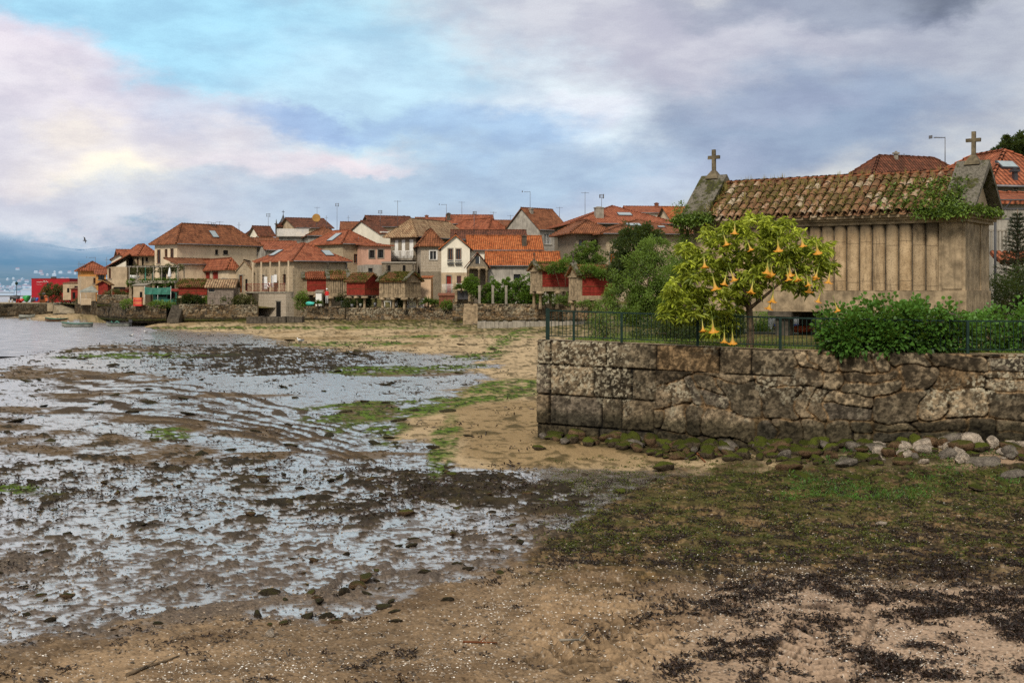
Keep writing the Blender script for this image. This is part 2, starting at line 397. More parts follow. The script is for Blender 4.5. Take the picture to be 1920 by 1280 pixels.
BL = [ # photo px centre, radii, colour, strength  (directions of the cloud banks)
 (300, 60, 820, 230, (166, 218, 246), .95, 0), (760, 190, 520, 170, (190, 224, 246), .9, 0),
 (1100, -250, 1500, 200, (206, 208, 214), .6, 0),
 (1050, 20, 330, 110, (206, 208, 220), .8, 0), (1350, 90, 520, 150, (196, 196, 212), .95, 0),
 (1780, 130, 420, 170, (174, 180, 198), .85, 0), (1600, 10, 450, 60, (142, 152, 176), .8, 0), (1880, -20, 300, 80, (98, 106, 126), .9, 0),
 (1500, 235, 480, 130, (140, 158, 188), .95, 0), (1250, 300, 330, 90, (154, 170, 198), .9, 0), (1480, 200, 200, 40, (164, 174, 200), .6, 0),
 (1040, 225, 240, 120, (222, 234, 246), 1., 0), (1120, 190, 110, 40, (226, 226, 240), .6, 0),
 (-60, 130, 330, 90, (222, 214, 232), 1., 12), (120, 190, 360, 110, (224, 216, 230), 1., 16), (20, 300, 450, 190, (222, 218, 230), .95, 0), (330, 310, 400, 150, (220, 218, 230), .85, 0),
 (420, 205, 260, 45, (200, 206, 228), .6, 8),
 (250, 350, 260, 110, (238, 230, 228), .9, 0), (265, 345, 130, 60, (252, 243, 226), .85, 0), (150, 245, 110, 60, (240, 230, 222), .7, 0),
 (600, 228, 200, 40, (156, 184, 226), .85, 5), (820, 240, 130, 60, (164, 194, 230), .85, 0), (960, 262, 190, 60, (160, 192, 230), .85, -15),
 (760, 390, 720, 90, (174, 194, 218), .9, 0), (1000, 330, 420, 90, (168, 192, 220), .85, 0),
 (560, 310, 230, 36, (228, 222, 232), .9, 0), (650, 320, 110, 26, (226, 214, 226), .6, 0),
 (1220, 350, 260, 60, (190, 200, 222), .6, -20),
 (80, 400, 480, 60, (200, 206, 224), .7, 0), (60, 452, 460, 34, (150, 178, 206), .8, 0),
 (60, 530, 520, 85, (92, 142, 182), 1., 0), (420, 480, 360, 50, (132, 168, 204), .8, 0)]
def srgb_lin(c): return lin(*c)
colr = (*lin(204, 205, 209), 1)
for (px, py, rx, ry, c, a, rot) in BL:
    mp = t.n('ShaderNodeMapping', dict(vector_type='TEXTURE'), Vector=wv, Location=(math.atan((px-CX)/F), math.atan((HY-py)/F), 0), Rotation=(0, 0, R(-rot)), Scale=(rx/F, ry/F, 1))
    d = t.n('ShaderNodeVectorMath', dict(operation='LENGTH'), i0=t.vec(mp.outputs[0], (1, 1, 0))).outputs['Value']
    w = t.ramp(d, 1.12, .25, 0., a)
    colr = t.mix(w, colr, (*lin(*c), 1))
n2 = t.noise(t.vec(ae, (1., 2.6, 1.)), 14., 8, .6)
k = t.ramp(n2, .32, .68, .96, 1.24)
colr = t.mix(1., colr, t.n('ShaderNodeCombineXYZ', X=k, Y=k, Z=t.math('ADD', t.math('MULTIPLY', k, .7), .3)), 'MULTIPLY')
n4 = t.noise(t.vec(ae, (1., 1., 1.)), 900., 2, .6); k4 = t.ramp(n4, .2, .8, .965, 1.035)
colr = t.mix(1., colr, t.n('ShaderNodeCombineXYZ', X=k4, Y=k4, Z=k4), 'MULTIPLY')
# below the horizon: dull ground colour so nothing lights from underneath
low = t.ramp(el, -.03, -.005)
colr = t.mix(low, (.10, .10, .10, 1), colr)
# clouds veil the physical sky
tot = t.mix(.90, t.mix(1., nish, (.45, .45, .45, 1), 'MULTIPLY'), t.mix(1., colr, (10., 10., 10., 1), 'MULTIPLY'))
bg = t.n('ShaderNodeBackground', Color=tot, Strength=.105)
t.n('ShaderNodeOutputWorld', Surface=bg)
S.view_settings.view_transform = 'Standard'; S.view_settings.look = 'None'; S.view_settings.exposure = 0; S.view_settings.gamma = 1
S.render.engine = 'CYCLES'
S.cycles.max_bounces = 5; S.cycles.diffuse_bounces = 2; S.cycles.glossy_bounces = 3; S.cycles.transparent_max_bounces = 12
S.cycles.use_denoising = False; S.cycles.caustics_reflective = False; S.cycles.caustics_refractive = False
# ------------------------------------------------------------ the tidal flat: one terrain sheet in world metres
def wall_line_y(x):      # front face of the near garden wall (x -> y)
    return np.interp(x, [.74, 6.6, 13, 20], [35.5, 32.3, 31.2, 30.6])
def terrain_z(x, y):
    u = CX+F*x/y; v = HY+F*H/y
    z = .02+0*x
    # rise of the far beach up to the village walls
    rise = ss(112, 158, y+(u-800)*.055)
    z = z+.90*rise*ss(20, 200, u+fbm(x*.06, y*.05, 3, 3)*60)
    # sea bed
    vb = np.interp(v, [588, 596, 601, 606, 612, 622, 634, 650, 664, 690, 720], [-140, -60, 40, 200, 262, 262, 235, 130, 10, -150, -420])
    sea = ss(60, -50, u-vb-(fbm(x*.15, y*.05, 3, 9)-.5)*110)
    z = z*(1-sea)-.30*sea
    # dry sand tongue left of the near wall
    tong = ss(-330, 60, u-1010+ (v-640)*.15)*ss(900, 820, v)*ss(1300, 1150, u)
    z = z+.16*tong*ss(610, 660, v)
    # foreshore in the foreground
    line = np.interp(u, [-400, 0, 300, 620, 900, 1060, 1250, 1500, 2300], [1225, 1222, 1190, 1165, 1085, 1040, 1020, 1010, 1000])
    fg = ss(-10, 190, v-line+(fbm(x*.9, y*.9, 3, 31)-.5)*70)
    z = z+.16*fg
    # bank at the foot of the near wall
    d = y-wall_line_y(x)
    bank = ss(-5.5, .3, d)*ss(.2, 1.2, x)
    z = z+bank*np.interp(x, [.7, 4, 8, 13], [.06, .12, .34, .45])
    z = z+ss(900, 1500, u)*ss(860, 900, v)*.05
    return z
def G(px, py):           # ground point under a photo pixel
    y = F*H/(py-HY)
    for _ in range(5):
        x = (px-CX)/F*y; z = float(terrain_z(np.array([x]), np.array([y]))[0]); y = F*(H-z)/(py-HY)
    return Vector(((px-CX)/F*y, y, z))
vs = np.concatenate([np.arange(1420, 640, -1.55), np.arange(640, 598, -1.0), np.arange(598, 582, -.8)])
us = np.arange(-420, 2340, 2.9)
Y = np.repeat((F*H/(vs-HY))[:, None], len(us), 1); X = (us[None, :]-CX)/F*Y
Z = terrain_z(X, Y)
U = CX+F*X/Y; V = HY+F*(H-Z)/Y
def ell(cx, cy, rx, ry, rot=0, nz=.5, nf=.5, seed=0):
    c, s = math.cos(R(rot)), math.sin(R(rot)); a = U-cx; b = V-cy
    d = np.hypot((a*c+b*s)/rx, (-a*s+b*c)/ry)
    m = nz*(fbm(X*nf, Y*nf, 3, 50+seed)-.5)*2
    return ss(1.15, .75, d+m)
def mixc(c, m, col):
    return c*(1-m[..., None])+np.array(col)*m[..., None]
NB = fbm(X*.5, Y*.28, 4, 1); NM = fbm(X*2.1, Y*1.6, 4, 2); NS = fbm(X*7, Y*6, 3, 3); NF = vn(X*34, Y*30, 4); NF2 = vn(X*70, Y*60, 6)
NC = worley(X*2.4, Y*2.0, 12)
near = ss(60, 20, Y)
# --- zone masks
line = np.interp(U, [-400, 0, 300, 620, 900, 1060, 1250, 1500, 2300], [1215, 1212, 1178, 1150, 1075, 1000, 880, 870, 860])
fore = ss(-14, 22, V-line+(NM-.5)*60+(NB-.5)*30)                    # dry foreshore
gx = (U > 985)*1.
beach = ss(-8, 8, (np.interp(U, [-400, 30, 190, 270, 460, 560, 700, 960, 1010, 2400], [560, 596, 608, 616, 628, 650, 660, 672, 760, 760]))-V+(NB-.5)*14)
beachR = ss(-25, 25, U-np.interp(V, [600, 640, 668, 700, 740, 780, 820, 850, 878, 890], [1000, 970, 925, 905, 850, 760, 735, 800, 840, 1090])+(NB-.5)*130+(NM-.5)*60)*ss(892, 874, V+(NM-.5)*20)
sand = np.clip(np.maximum(beach, beachR), 0, 1)
# --- wet flat: lumps standing out of a film of water
thr = .60+0*X
def dens(m, k):
    global thr; thr = thr-m*k
dens(ell(540, 675, 190, 30, -3, .6), .14); dens(ell(330, 660, 200, 16), .10)
dens(ell(880, 925, 230, 40, 4, .5), .15); dens(ell(330, 880, 260, 26), .06); dens(ell(620, 960, 200, 36), .08)
dens(ell(300, 930, 300, 60), .03); dens(ell(520, 1045, 560, 80, 0, .2), .03); dens(ell(130, 560+200, 150, 12), -.10); dens(ell(520, 745, 230, 20), -.08); dens(ell(640, 1110, 60, 30, -30), .06)
lumpn = .40*fbm(X*1.5, Y*.85, 4, 21)+.35*fbm(X*4.2, Y*3.0, 3, 22)+.25*fbm(X*11, Y*9, 2, 23)
lump = ss(-.012, .03, lumpn-thr)
speck = ss(.68, .80, fbm(X*13, Y*8, 2, 24)+.10*(NM-.5)+.05*ss(960, 1080, V))*near
film = (1-sand)*(1-fore)
# brown bars of bare wet sand in the flat
bars = np.zeros_like(X)
for a in [(90, 702, 240, 16, 3), (240, 712, 120, 8, 0), (170, 835, 260, 30, 7), (360, 800, 210, 14, 6), (690, 770, 60, 22, 0), (40, 770, 110, 8, 2), (600, 855, 240, 8, 0), (250, 655, 260, 8, 1), (240, 742, 260, 7, 0), (760, 700, 120, 8, 0), (1020, 1010, 80, 60, 0), (560, 1135, 330, 18, -5)]:
    bars = np.maximum(bars, ell(*a, .45, .35, int(a[0])))
# tyre ruts
vc = 768+92*np.clip(U/650, 0, 2)**2.3
tt = V-vc+(NB-.5)*22+(fbm(X*.12, Y*.08, 2, 67)-.5)*14+(fbm(X*.9, Y*.5, 3, 66)-.5)*5
rut = ss(70, 130, U)*ss(700, 640, U)*ss(-78, -62, tt)*ss(20, 6, tt)
rutw = np.sin((tt*(1+.0006*(U-300))+U*.012)*2*np.pi/(10.5+4*vn(X*.1, Y*.1, 3)))*.5+.5+(NM-.5)*.7
rut2 = ss(250, 330, U)*ss(520, 440, U)*ss(-26, -18, V-(774+.11*(U-330)))*ss(16, 6, V-(774+.11*(U-330))); rutw2 = np.sin((V-.11*U)*2*np.pi/6.5)*.5+.5
rutm = np.clip(rut*ss(.45, .62, rutw)+rut2*ss(.5, .7, rutw2)*.8, 0, 1)*(.5+.6*ss(.36, .54, fbm(X*1.2, Y*.9, 3, 68)))
# --- assemble colour / wetness / height
mudc = np.array(lin(96, 80, 64)); C = np.tile(mudc, X.shape+(1,))*(.75+.5*NM[..., None])
C = mixc(C, ss(.4, .7, NB)*.5, lin(92, 86, 78))
wet = np.ones_like(X)
dz = (NS-.5)*.012*near
barm = np.clip(bars*1.1, 0, 1)*(.25+.75*ss(.36, .54, fbm(X*.8, Y*.5, 4, 27)))
C = mixc(C, barm*.9, lin(104, 84, 56)); wet = wet*(1-barm*.72); dz += barm*.03
C = mixc(C, np.clip(rutm, 0, 1), lin(74, 62, 48)); wet = wet*(1-.8*np.clip(rutm, 0, 1)); dz += rutm*.035
lm = np.clip(lump*(1-rut*.7), 0, 1)
lc = np.where((NC[2] > .6)[..., None], np.array(lin(64, 56, 36)), np.array(lin(48, 42, 30)))*(.3+1.0*NS[..., None])
C = C*(1-lm[..., None])+lc*lm[..., None]; wet = wet*(1-lm); dz += lm*(.025+.08*np.clip(lumpn-thr, 0, .3)/.1*.35)
C = mixc(C, speck*.85, lin(52, 44, 36)); wet = wet*(1-speck*.8); dz += speck*.012
bk = ss(.46, .62, fbm(X*4.3, Y*4.6, 4, 25, .7))*(.62+.2*ss(700, 900, V)); C = mixc(C, bk*.5, lin(70, 60, 48)); wet = wet*(1-.75*bk); dz += bk*.006
# greyer, rougher wet gravelly sand towards the foreground
gr = ss(940, 1080, V+(NM-.5)*60)
C = mixc(C, gr*.55, np.array(lin(112, 101, 92))); 
wet = wet*(1-gr*(.04+.45*ss(.55, .70, NS)+.30*ss(.52, .64, fbm(X*1.2, Y*.6, 3, 77))))
C = C*(1+(gr*near)[..., None]*(NF2[..., None]-.5)*.9)
# sand
sc_ = np.array(lin(176, 154, 120))*(.72+.55*NB[..., None])*(.84+.32*NS[..., None])
sc_ = mixc(sc_, ss(.55, .7, fbm(X*.25, Y*.12, 4, 61))*.6, lin(128, 104, 66))
sp = np.maximum(ss(.62, .72, fbm(X*1.4, Y*.7, 4, 62)), ss(.62, .68, fbm(X*4.5, Y*3.5, 3, 63))*.8); sc_ = mixc(sc_, sp*.8, lin(66, 58, 32))
C = C*(1-sand[..., None])+sc_*sand[..., None]; wet = wet*(1-sand*.92); dz = dz*(1-sand)+sand*(.03+(NS-.5)*.03+sp*.02)
# far green-brown wrack at the village wall foot
wr = ss(-7, 5, np.interp(U, [-400, 230, 300, 560, 700, 860, 1010, 1200], [590, 606, 603, 606, 612, 618, 628, 640])-V+(NB-.5)*10)*ss(100, 220, U)
C = mixc(C, wr*(.35+.6*ss(.4, .6, NM)), lin(78, 78, 36)); C = mixc(C, wr*ss(.58, .66, NS)*.8, lin(42, 38, 24))
# algae
alg = np.zeros_like(X)
for a in [(760, 693, 150, 9, -2, .5), (690, 697, 70, 9, 0, .3), (660, 646, 110, 6, 0, .5), (900, 668, 60, 7, -6, .5), (830, 755, 250, 17, -8, .6), (700, 760, 130, 8, -3, .5), (700, 818, 80, 24, 8, .6), (940, 728, 90, 13, -4, .6), (830, 845, 60, 26, -70, .5), (540, 615, 300, 3, 0, .5), (840, 632, 160, 3, 0, .6), (250, 668, 150, 5, 0, .5), (60, 922, 70, 9, 4, .4), (950, 640, 60, 10, -30, .5), (320, 815, 60, 12, 5, .4)]:
    alg = np.maximum(alg, ell(a[0], a[1], a[2], a[3], a[4], a[5]*1.1, .35, int(a[0])))
alg = alg*ss(.40, .55, .35*NM+.3*NS+.35*fbm(X*1.0, Y*.6, 3, 55)+.01)
C = mixc(C, np.clip(alg*1.05, 0, 1), np.array(lin(86, 108, 36))); C = mixc(C, alg*ss(.52, .62, NS), lin(52, 58, 24)); wet = wet*(1-alg*.9); dz += alg*.03*NS
# --- foreshore right: brown-green weed belt, then shelly sand
fs = np.array(lin(136, 114, 88))*(.55+.8*NB[..., None])*(.6+.75*NS[..., None])
fs = mixc(fs, ss(.52, .66, fbm(X*1.1, Y*1.1, 4, 93))*.55, lin(92, 74, 54))
pk = ss(1150, 1550, U+(V-1150)*.3)*ss(1030, 1130, V+(NM-.5)*40); fs = mixc(fs, pk*.85, lin(168, 144, 122))
belt = ss(1010, 1090, U+(NB-.5)*160+(V-950)*.5)*ss(1120, 1040, V-(U-1000)*.02+(NM-.5)*90)*ss(868, 892, V+(NM-.5)*22)
fs = mixc(fs, belt*.72, lin(84, 66, 42)); fs = mixc(fs, belt*ss(.47, .57, fbm(X*3.2, Y*2.3, 4, 71))*.9, lin(66, 62, 30)); 
fs = mixc(fs, belt*ss(.50, .56, fbm(X*5, Y*4, 4, 72, .65)+.0)*.92, lin(36, 30, 20)); fs = mixc(fs, belt*ss(.56, .62, fbm(X*2.2, Y*2.6, 4, 74, .65))*.8, lin(128, 102, 68))
fs = mixc(fs, belt*ss(.52, .60, fbm(X*11, Y*9, 3, 75, .7))*.85, lin(34, 28, 18)); fs = mixc(fs, belt*ss(.56, .62, fbm(X*8, Y*7, 3, 76, .7))*.6, lin(140, 118, 84))
silt = ss(980, 1120, U)*ss(1150, 1050, V+(NM-.5)*50)*ss(985, 1040, V+(NB-.5)*60); fs = mixc(fs, silt*ss(.46, .58, fbm(X*6, Y*5, 4, 78, .7))*.6, lin(56, 47, 34))
gb = ell(1600, 905, 420, 50, 2, .6)*ss(.45, .58, NS); fs = mixc(fs, gb*.75, lin(66, 76, 28))
gr2 = np.clip(ell(1300, 975, 400, 60, 3, .5, .5, 3)*.7*ss(.42, .6, NM), 0, 1); fs = mixc(fs, gr2, lin(84, 78, 42))
cl = ss(.56, .66, fbm(X*2.4, Y*2.4, 4, 81))*ss(1250, 1450, U+(V-1100)*.6+(NB-.5)*300)*ss(1060, 1110, V+(NM-.5)*50)
fs = mixc(fs, cl*.55, lin(60, 42, 34))
# speckle of shell grit and dark grit
fs = mixc(fs, near*ss(.86, .93, NF2)*.4*(1-belt), lin(226, 216, 200)); fs = mixc(fs, near*ss(.24, .14, NF)*.65, lin(50, 38, 28))
damp = ss(60, -10, V-line)*.5
fs = fs*(1-.45*damp[..., None])
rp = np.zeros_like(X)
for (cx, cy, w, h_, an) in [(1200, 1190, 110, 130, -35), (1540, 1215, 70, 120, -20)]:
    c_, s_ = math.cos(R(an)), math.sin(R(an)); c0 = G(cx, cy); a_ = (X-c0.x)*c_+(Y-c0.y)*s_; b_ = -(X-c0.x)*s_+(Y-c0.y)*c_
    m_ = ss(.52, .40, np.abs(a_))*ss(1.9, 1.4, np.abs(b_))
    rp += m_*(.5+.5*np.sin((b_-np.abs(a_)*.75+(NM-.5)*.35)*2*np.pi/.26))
rp2 = ell(1130, 1160, 170, 120, -20, .3)*(.5+.5*np.sin((Y*1+.35*X+(NB-.5)*1.6)*2*np.pi/.21))
fh = .05+((NS-.5)*.05+(NM-.5)*.05)*(1-.7*np.clip(rp*3, 0, 1))+(NF-.5)*.016+rp**1.4*.085-.045*ss(0, .05, rp)+rp2*.06+belt*(NS-.4)*.05+cl*.02
fs = fs*(1-.55*(1-np.clip(rp, 0, 1))[..., None]*np.clip(rp*0+ss(.0, .01, rp), 0, 1)[..., None])  # shading of the tread troughs painted into the sand colour
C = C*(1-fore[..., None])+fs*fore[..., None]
wet = wet*(1-fore*(1-.25*damp)); dz = dz*(1-fore)+fore*fh
# mossy dirt under the near wall
d = Y-wall_line_y(X); foot = ss(-.9-np.interp(X, [1, 4, 8], [0, 1.6, 2.4]), -.3-np.interp(X, [1, 4, 8], [0, 1.2, 1.8]), d+(NM-.5)*1.2)*ss(.3, 1.0, X)*ss(1.6, .6, d)
C = mixc(C, foot*.85*ss(.34, .5, NS+.1), lin(44, 42, 24)); C = mixc(C, foot*ss(.5, .62, fbm(X*3, Y*3, 3, 91))*ss(8.5, 10.5, X)*.8, lin(168, 142, 116))
dz += foot*(NS-.45)*.06*near
C = np.clip(C*(1+.22*near[..., None]*(NF[..., None]-.5)), .004, .9)
Zf = Z+dz
gf = grid_faces(*X.shape)[:, ::-1]
t = NT('wet_sand'); co = t.co()
w_ = t.attr('wet', True); nz_ = t.noise(co, 26, 4, .65); n2_ = t.noise(t.vec(co, (1, 2.2, 1)), 6, 4, .6)
gg = t.ramp(nz_, .3, .7, .72, 1.22)
wf = t.ramp(w_, .12, .92)
bc = t.mix(1., t.attr('col'), t.n('ShaderNodeCombineXYZ', X=gg, Y=gg, Z=gg), 'MULTIPLY')
bc = t.mix(t.math('MULTIPLY', wf, .45), bc, (.02, .018, .018, 1))
bh = t.math('ADD', t.math('MULTIPLY', nz_, t.math('SUBTRACT', 1.1, wf)), t.math('MULTIPLY', n2_, t.math('MULTIPLY', wf, .35)))
rg = t.math('ADD', t.math('MULTIPLY', wf, -.76), t.math('ADD', .86, t.math('MULTIPLY', nz_, .06)))
bp = t.bump(bh, .55, .03)
pb = t.n('ShaderNodeBsdfPrincipled', Base_Color=bc, Roughness=rg, Specular_IOR_Level=t.math('ADD', t.math('MULTIPLY', wf, .5), .08), Normal=bp)
gl = t.n('ShaderNodeBsdfGlossy', Color=(.86, .82, .77, 1), Roughness=.20, Normal=t.bump(bh, .75, .03))
fr_ = t.n('ShaderNodeFresnel', IOR=1.7, Normal=bp); mx = t.n('ShaderNodeMixShader', Fac=t.math('MULTIPLY', wf, t.math('ADD', .12, t.math('MULTIPLY', fr_, 1.0)), clamp=True)); t.set(mx.inputs[1], pb); t.set(mx.inputs[2], gl)
t.n('ShaderNodeOutputMaterial', Surface=mx); M['ground'] = t.m
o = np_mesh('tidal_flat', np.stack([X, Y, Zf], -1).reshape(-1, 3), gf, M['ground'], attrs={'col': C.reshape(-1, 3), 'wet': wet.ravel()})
tag(o, kind='structure')
del NB, NM, NS, NF, NF2, NC, C, gf
# ------------------------------------------------------------ the sea and everything under it
t = NT('sea_water'); co = t.co()
w1 = t.noise(t.vec(co, (.55, 1.5, 1)), 1.0, 5, .62); w2 = t.noise(t.vec(co, (.16, .5, 1)), 1.0, 3, .5)
hh = t.math('ADD', w1, t.math('MULTIPLY', w2, 1.2))
M['sea'] = t.surf(Base_Color=t.mix(t.ramp(w1, .40, .62), (.12, .125, .14, 1), (.46, .44, .46, 1)), Roughness=.22, IOR=1.7, Specular_IOR_Level=.6, Normal=t.bump(hh, .8, .35))  # pale wave tones in the base colour stand in for reflected sky
mb = MB(); mb.quad((-6000, 85, 0), (6600, 0, 0), (0, 6000, 0)); tag(mb.build('sea', M['sea']), kind='structure')
mb = MB(); mb.quad((-9000, -60, -.6), (18000, 0, 0), (0, 16000, 0)); tag(mb.build('seabed', plain('sea_bed_sand', (.2, .15, .1))), kind='structure')
mb = MB(); mb.quad((-60, -40, -.05), (120, 0, 0), (0, 53, 0)); tag(mb.build('near_beach', plain('beach_sand', (.35, .26, .18))), kind='structure')
# hills across the bay, veiled by haze
hx = np.linspace(-2600, 900, 150); hy = np.linspace(2050, 4200, 60)
HX, HYY = np.meshgrid(hx, hy); tq = (HYY-2050)/2150
px_ = CX+F*HX/HYY
prof = np.interp(px_, [-500, 0, 150, 250, 320, 420, 600, 800], [210, 190, 150, 165, 150, 120, 100, 60])
HZ = prof*ss(0, 1, tq)*(.82+.35*fbm(HX*.002, HYY*.002, 4, 5))*ss(0, .03, tq)
t = NT('hazy_hillside'); co = t.co(); gz = t.n('ShaderNodeSeparateXYZ', Vector=t.n('ShaderNodeNewGeometry').outputs['Position']).outputs[2]
nn_ = t.noise(co, .006, 6, .65)
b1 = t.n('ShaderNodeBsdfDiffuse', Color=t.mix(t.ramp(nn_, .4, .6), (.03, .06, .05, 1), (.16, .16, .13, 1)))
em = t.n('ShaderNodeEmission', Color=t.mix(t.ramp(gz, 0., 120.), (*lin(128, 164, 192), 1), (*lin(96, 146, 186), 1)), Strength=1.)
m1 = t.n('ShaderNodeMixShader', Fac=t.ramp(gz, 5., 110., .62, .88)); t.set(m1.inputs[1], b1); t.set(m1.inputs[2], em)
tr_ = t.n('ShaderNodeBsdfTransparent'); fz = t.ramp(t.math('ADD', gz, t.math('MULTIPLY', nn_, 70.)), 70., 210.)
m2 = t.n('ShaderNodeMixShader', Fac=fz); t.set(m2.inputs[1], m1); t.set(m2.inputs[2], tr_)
t.n('ShaderNodeOutputMaterial', Surface=m2)
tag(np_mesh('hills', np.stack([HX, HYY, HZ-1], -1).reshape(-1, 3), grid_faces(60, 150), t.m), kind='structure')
# ------------------------------------------------------------ lookups and scatters on the flat
def ground_at(x, y):
    x = np.atleast_1d(x).astype(float); y = np.atleast_1d(y).astype(float)
    u = CX+F*x/y; v = HY+F*H/y
    i = np.clip(np.interp(-v, -vs, np.arange(len(vs))).round().astype(int), 0, len(vs)-1)
    j = np.clip(((u-us[0])/2.9).round().astype(int), 0, len(us)-1)
    return Zf[i, j]
def seen_uv(x, y): 
    return CX+F*x/y, HY+F*(H-terrain_z(x, y))/y
def Ell(px, py, rx, ry, Yd, ry_m): 
    p = Wp(px, py, Yd); k = Yd/F
    return (p.x, p.y, p.z, rx*k, ry_m, ry*k)
def octas(name, P, sz, tint, mat, flat=.5):
    n = len(P); a = rng.random(n)*6.28; e = .6+.5*rng.random(n)
    c, s_ = np.cos(a), np.sin(a); sz = np.broadcast_to(sz, n)
    V = []
    for (dx, dy, dz_) in ((1, 0, 0), (.1, 1, 0), (-1, .1, 0), (0, -1, 0), (.2, .1, 1), (.1, -.2, -1)):
        lx = dx*sz; ly = dy*sz*e; V.append(np.stack([P[:, 0]+lx*c-ly*s_, P[:, 1]+lx*s_+ly*c, P[:, 2]+dz_*sz*flat], 1))
    V = np.stack(V, 1).reshape(-1, 3); i = np.arange(n)[:, None]*6
    Fc = np.stack([i+list(q) for q in ((0,1,4),(1,2,4),(2,3,4),(3,0,4),(1,0,5),(2,1,5),(3,2,5),(0,3,5))], 1).reshape(-1, 3)
    return np_mesh(name, V, Fc, mat, None, {'tint': np.repeat(tint, 6)}, smooth=False)
def flat_pts(n, v0, v1, u0=-150, u1=2070, pw=1.):
    """points spread over the stretch of flat between two distances"""
    vv = v0+(v1-v0)*rng.random(n)**pw; uu = u0+(u1-u0)*rng.random(n)
    y = F*H/(vv-HY); x = (uu-CX)/F*y
    return x, y
# black weed on the foreshore
x, y = flat_pts(90000, 1000, 1330)
u, v = seen_uv(x, y)
dn = fbm(x*2.4, y*2.4, 4, 81)*.6+fbm(x*.8, y*.8, 3, 7)*.4
dn = dn*.7+.3*fbm(x*6, y*6, 3, 11)
m1 = ss(1150, 1420, u+(v-1100)*.5)*ss(1040, 1085, v)*(ss(.50, .545, dn)*1.3+.03)
m2 = ss(.54, .62, dn)*ss(1000, 1100, v)
keep = rng.random(len(x)) < np.maximum(m1*.27, m2*.04); x, y = x[keep], y[keep]
def tufts(name, x, y, nb, Lm, wd, mat, spread=.04, upz=.35, zoff=0, tint0=0., tint1=1., lab=None):
    k = len(x); nbl = nb
    cx = np.repeat(x, nbl); cy = np.repeat(y, nbl); n = len(cx)
    dd = rng.normal(0, 1, (n, 3)); dd[:, 2] = np.abs(dd[:, 2])*upz; dd = unit(dd)
    px_ = cx+rng.normal(0, spread, n); py_ = cy+rng.normal(0, spread, n)
    P = np.stack([px_, py_, np.repeat(ground_at(x, y), nbl)+zoff], 1)
    o = leaves(name, P, dd, Lm*(.5+rng.random(n)), wd*(.6+.8*rng.random(n)), mat, tint0+(tint1-tint0)*(np.repeat(rng.random(k), nbl)*.5+rng.random(n)*.5), droop=.1)
    return tag(o, kind='stuff')
tag(tufts('black_seaweed', x, y, 8, .055, .022, M['weed'], .05, .5, .008), 'dried black seaweed strewn over the pinkish sand in the right foreground', 'seaweed')
# green and brown weed belt below the wall
x, y = flat_pts(110000, 868, 1085, 950, 2100)
u, v = seen_uv(x, y); dn = fbm(x*3.2, y*2.6, 4, 71, .65)
k = (rng.random(len(x)) < .19*ss(.48, .56, dn)*ss(990, 1090, u)*ss(1080, 1010, v)) & (y < wall_line_y(x)-.3); x, y = x[k], y[k]
tag(tufts('green_seaweed', x, y, 5, .06, .018, M['weedg'], .05, .45, .004), 'mat of green and brown seaweed on the shore below the stone wall', 'seaweed')
x2, y2 = flat_pts(60000, 900, 1080, 960, 2100); u, v = seen_uv(x2, y2); k = (rng.random(len(x2)) < .22*ss(.50, .58, fbm(x2*4, y2*3, 4, 88, .65))*ss(990, 1090, u)) & (y2 < wall_line_y(x2)-.4)
tag(tufts('brown_seaweed', x2[k], y2[k], 6, .055, .02, M['weed'], .06, .4, .006), 'dark brown weed tangled into the green weed below the stone wall', 'seaweed')
# grassy green at right under the wall
x, y = flat_pts(9000, 868, 950, 1450, 2100); u, v = seen_uv(x, y)
k = (rng.random(len(x)) < .28*ss(.44, .55, fbm(x*1.1, y*.8, 3, 33))*ss(0, 60, u-1400-(950-v)*1.2)) & (y < wall_line_y(x)-.5); x, y = x[k], y[k]
tag(tufts('shore_grass', x, y, 5, .09, .016, M['leaf_hyd'], .05, 1.2, 0), 'dark green grass growing at the foot of the wall on the right', 'grass')
# weed clumps on the wet flat (dark, farther out)
x, y = flat_pts(52000, 618, 1000, -150, 1010, 1.3); u, v = seen_uv(x, y)
a_ = np.exp(-(((u-560)/210)**2+((v-676)/24)**2))+.5*np.exp(-(((u-850)/230)**2+((v-925)/36)**2))+.28*np.exp(-(((u-350)/330)**2+((v-930)/60)**2))+.07+.02*ss(700, 950, u)
k = rng.random(len(x)) < .30*a_*ss(.46, .58, fbm(x*.9, y*.5, 4, 44)); x, y = x[k], y[k]
n = len(x); x = np.repeat(x, 5); y = np.repeat(y, 5); sp = y/60*.3+.05; x = x+rng.normal(0, 1, n*5)*sp; y = y+rng.normal(0, 1, n*5)*sp
P = np.stack([x, y, ground_at(x, y)+.01], 1); dd = rng.normal(0, 1, (len(x), 3)); dd[:, 2] = np.abs(dd[:, 2])*.5
tag(leaves('wrack', P, unit(dd), (.06+.10*rng.random(len(x)))*(y/35)**.6, .045*(y/35)**.6, M['weed'], .3+.7*rng.random(len(x)), droop=.05), 'dark wrack lying in clumps on the wet mud flat', 'seaweed', kind='stuff')
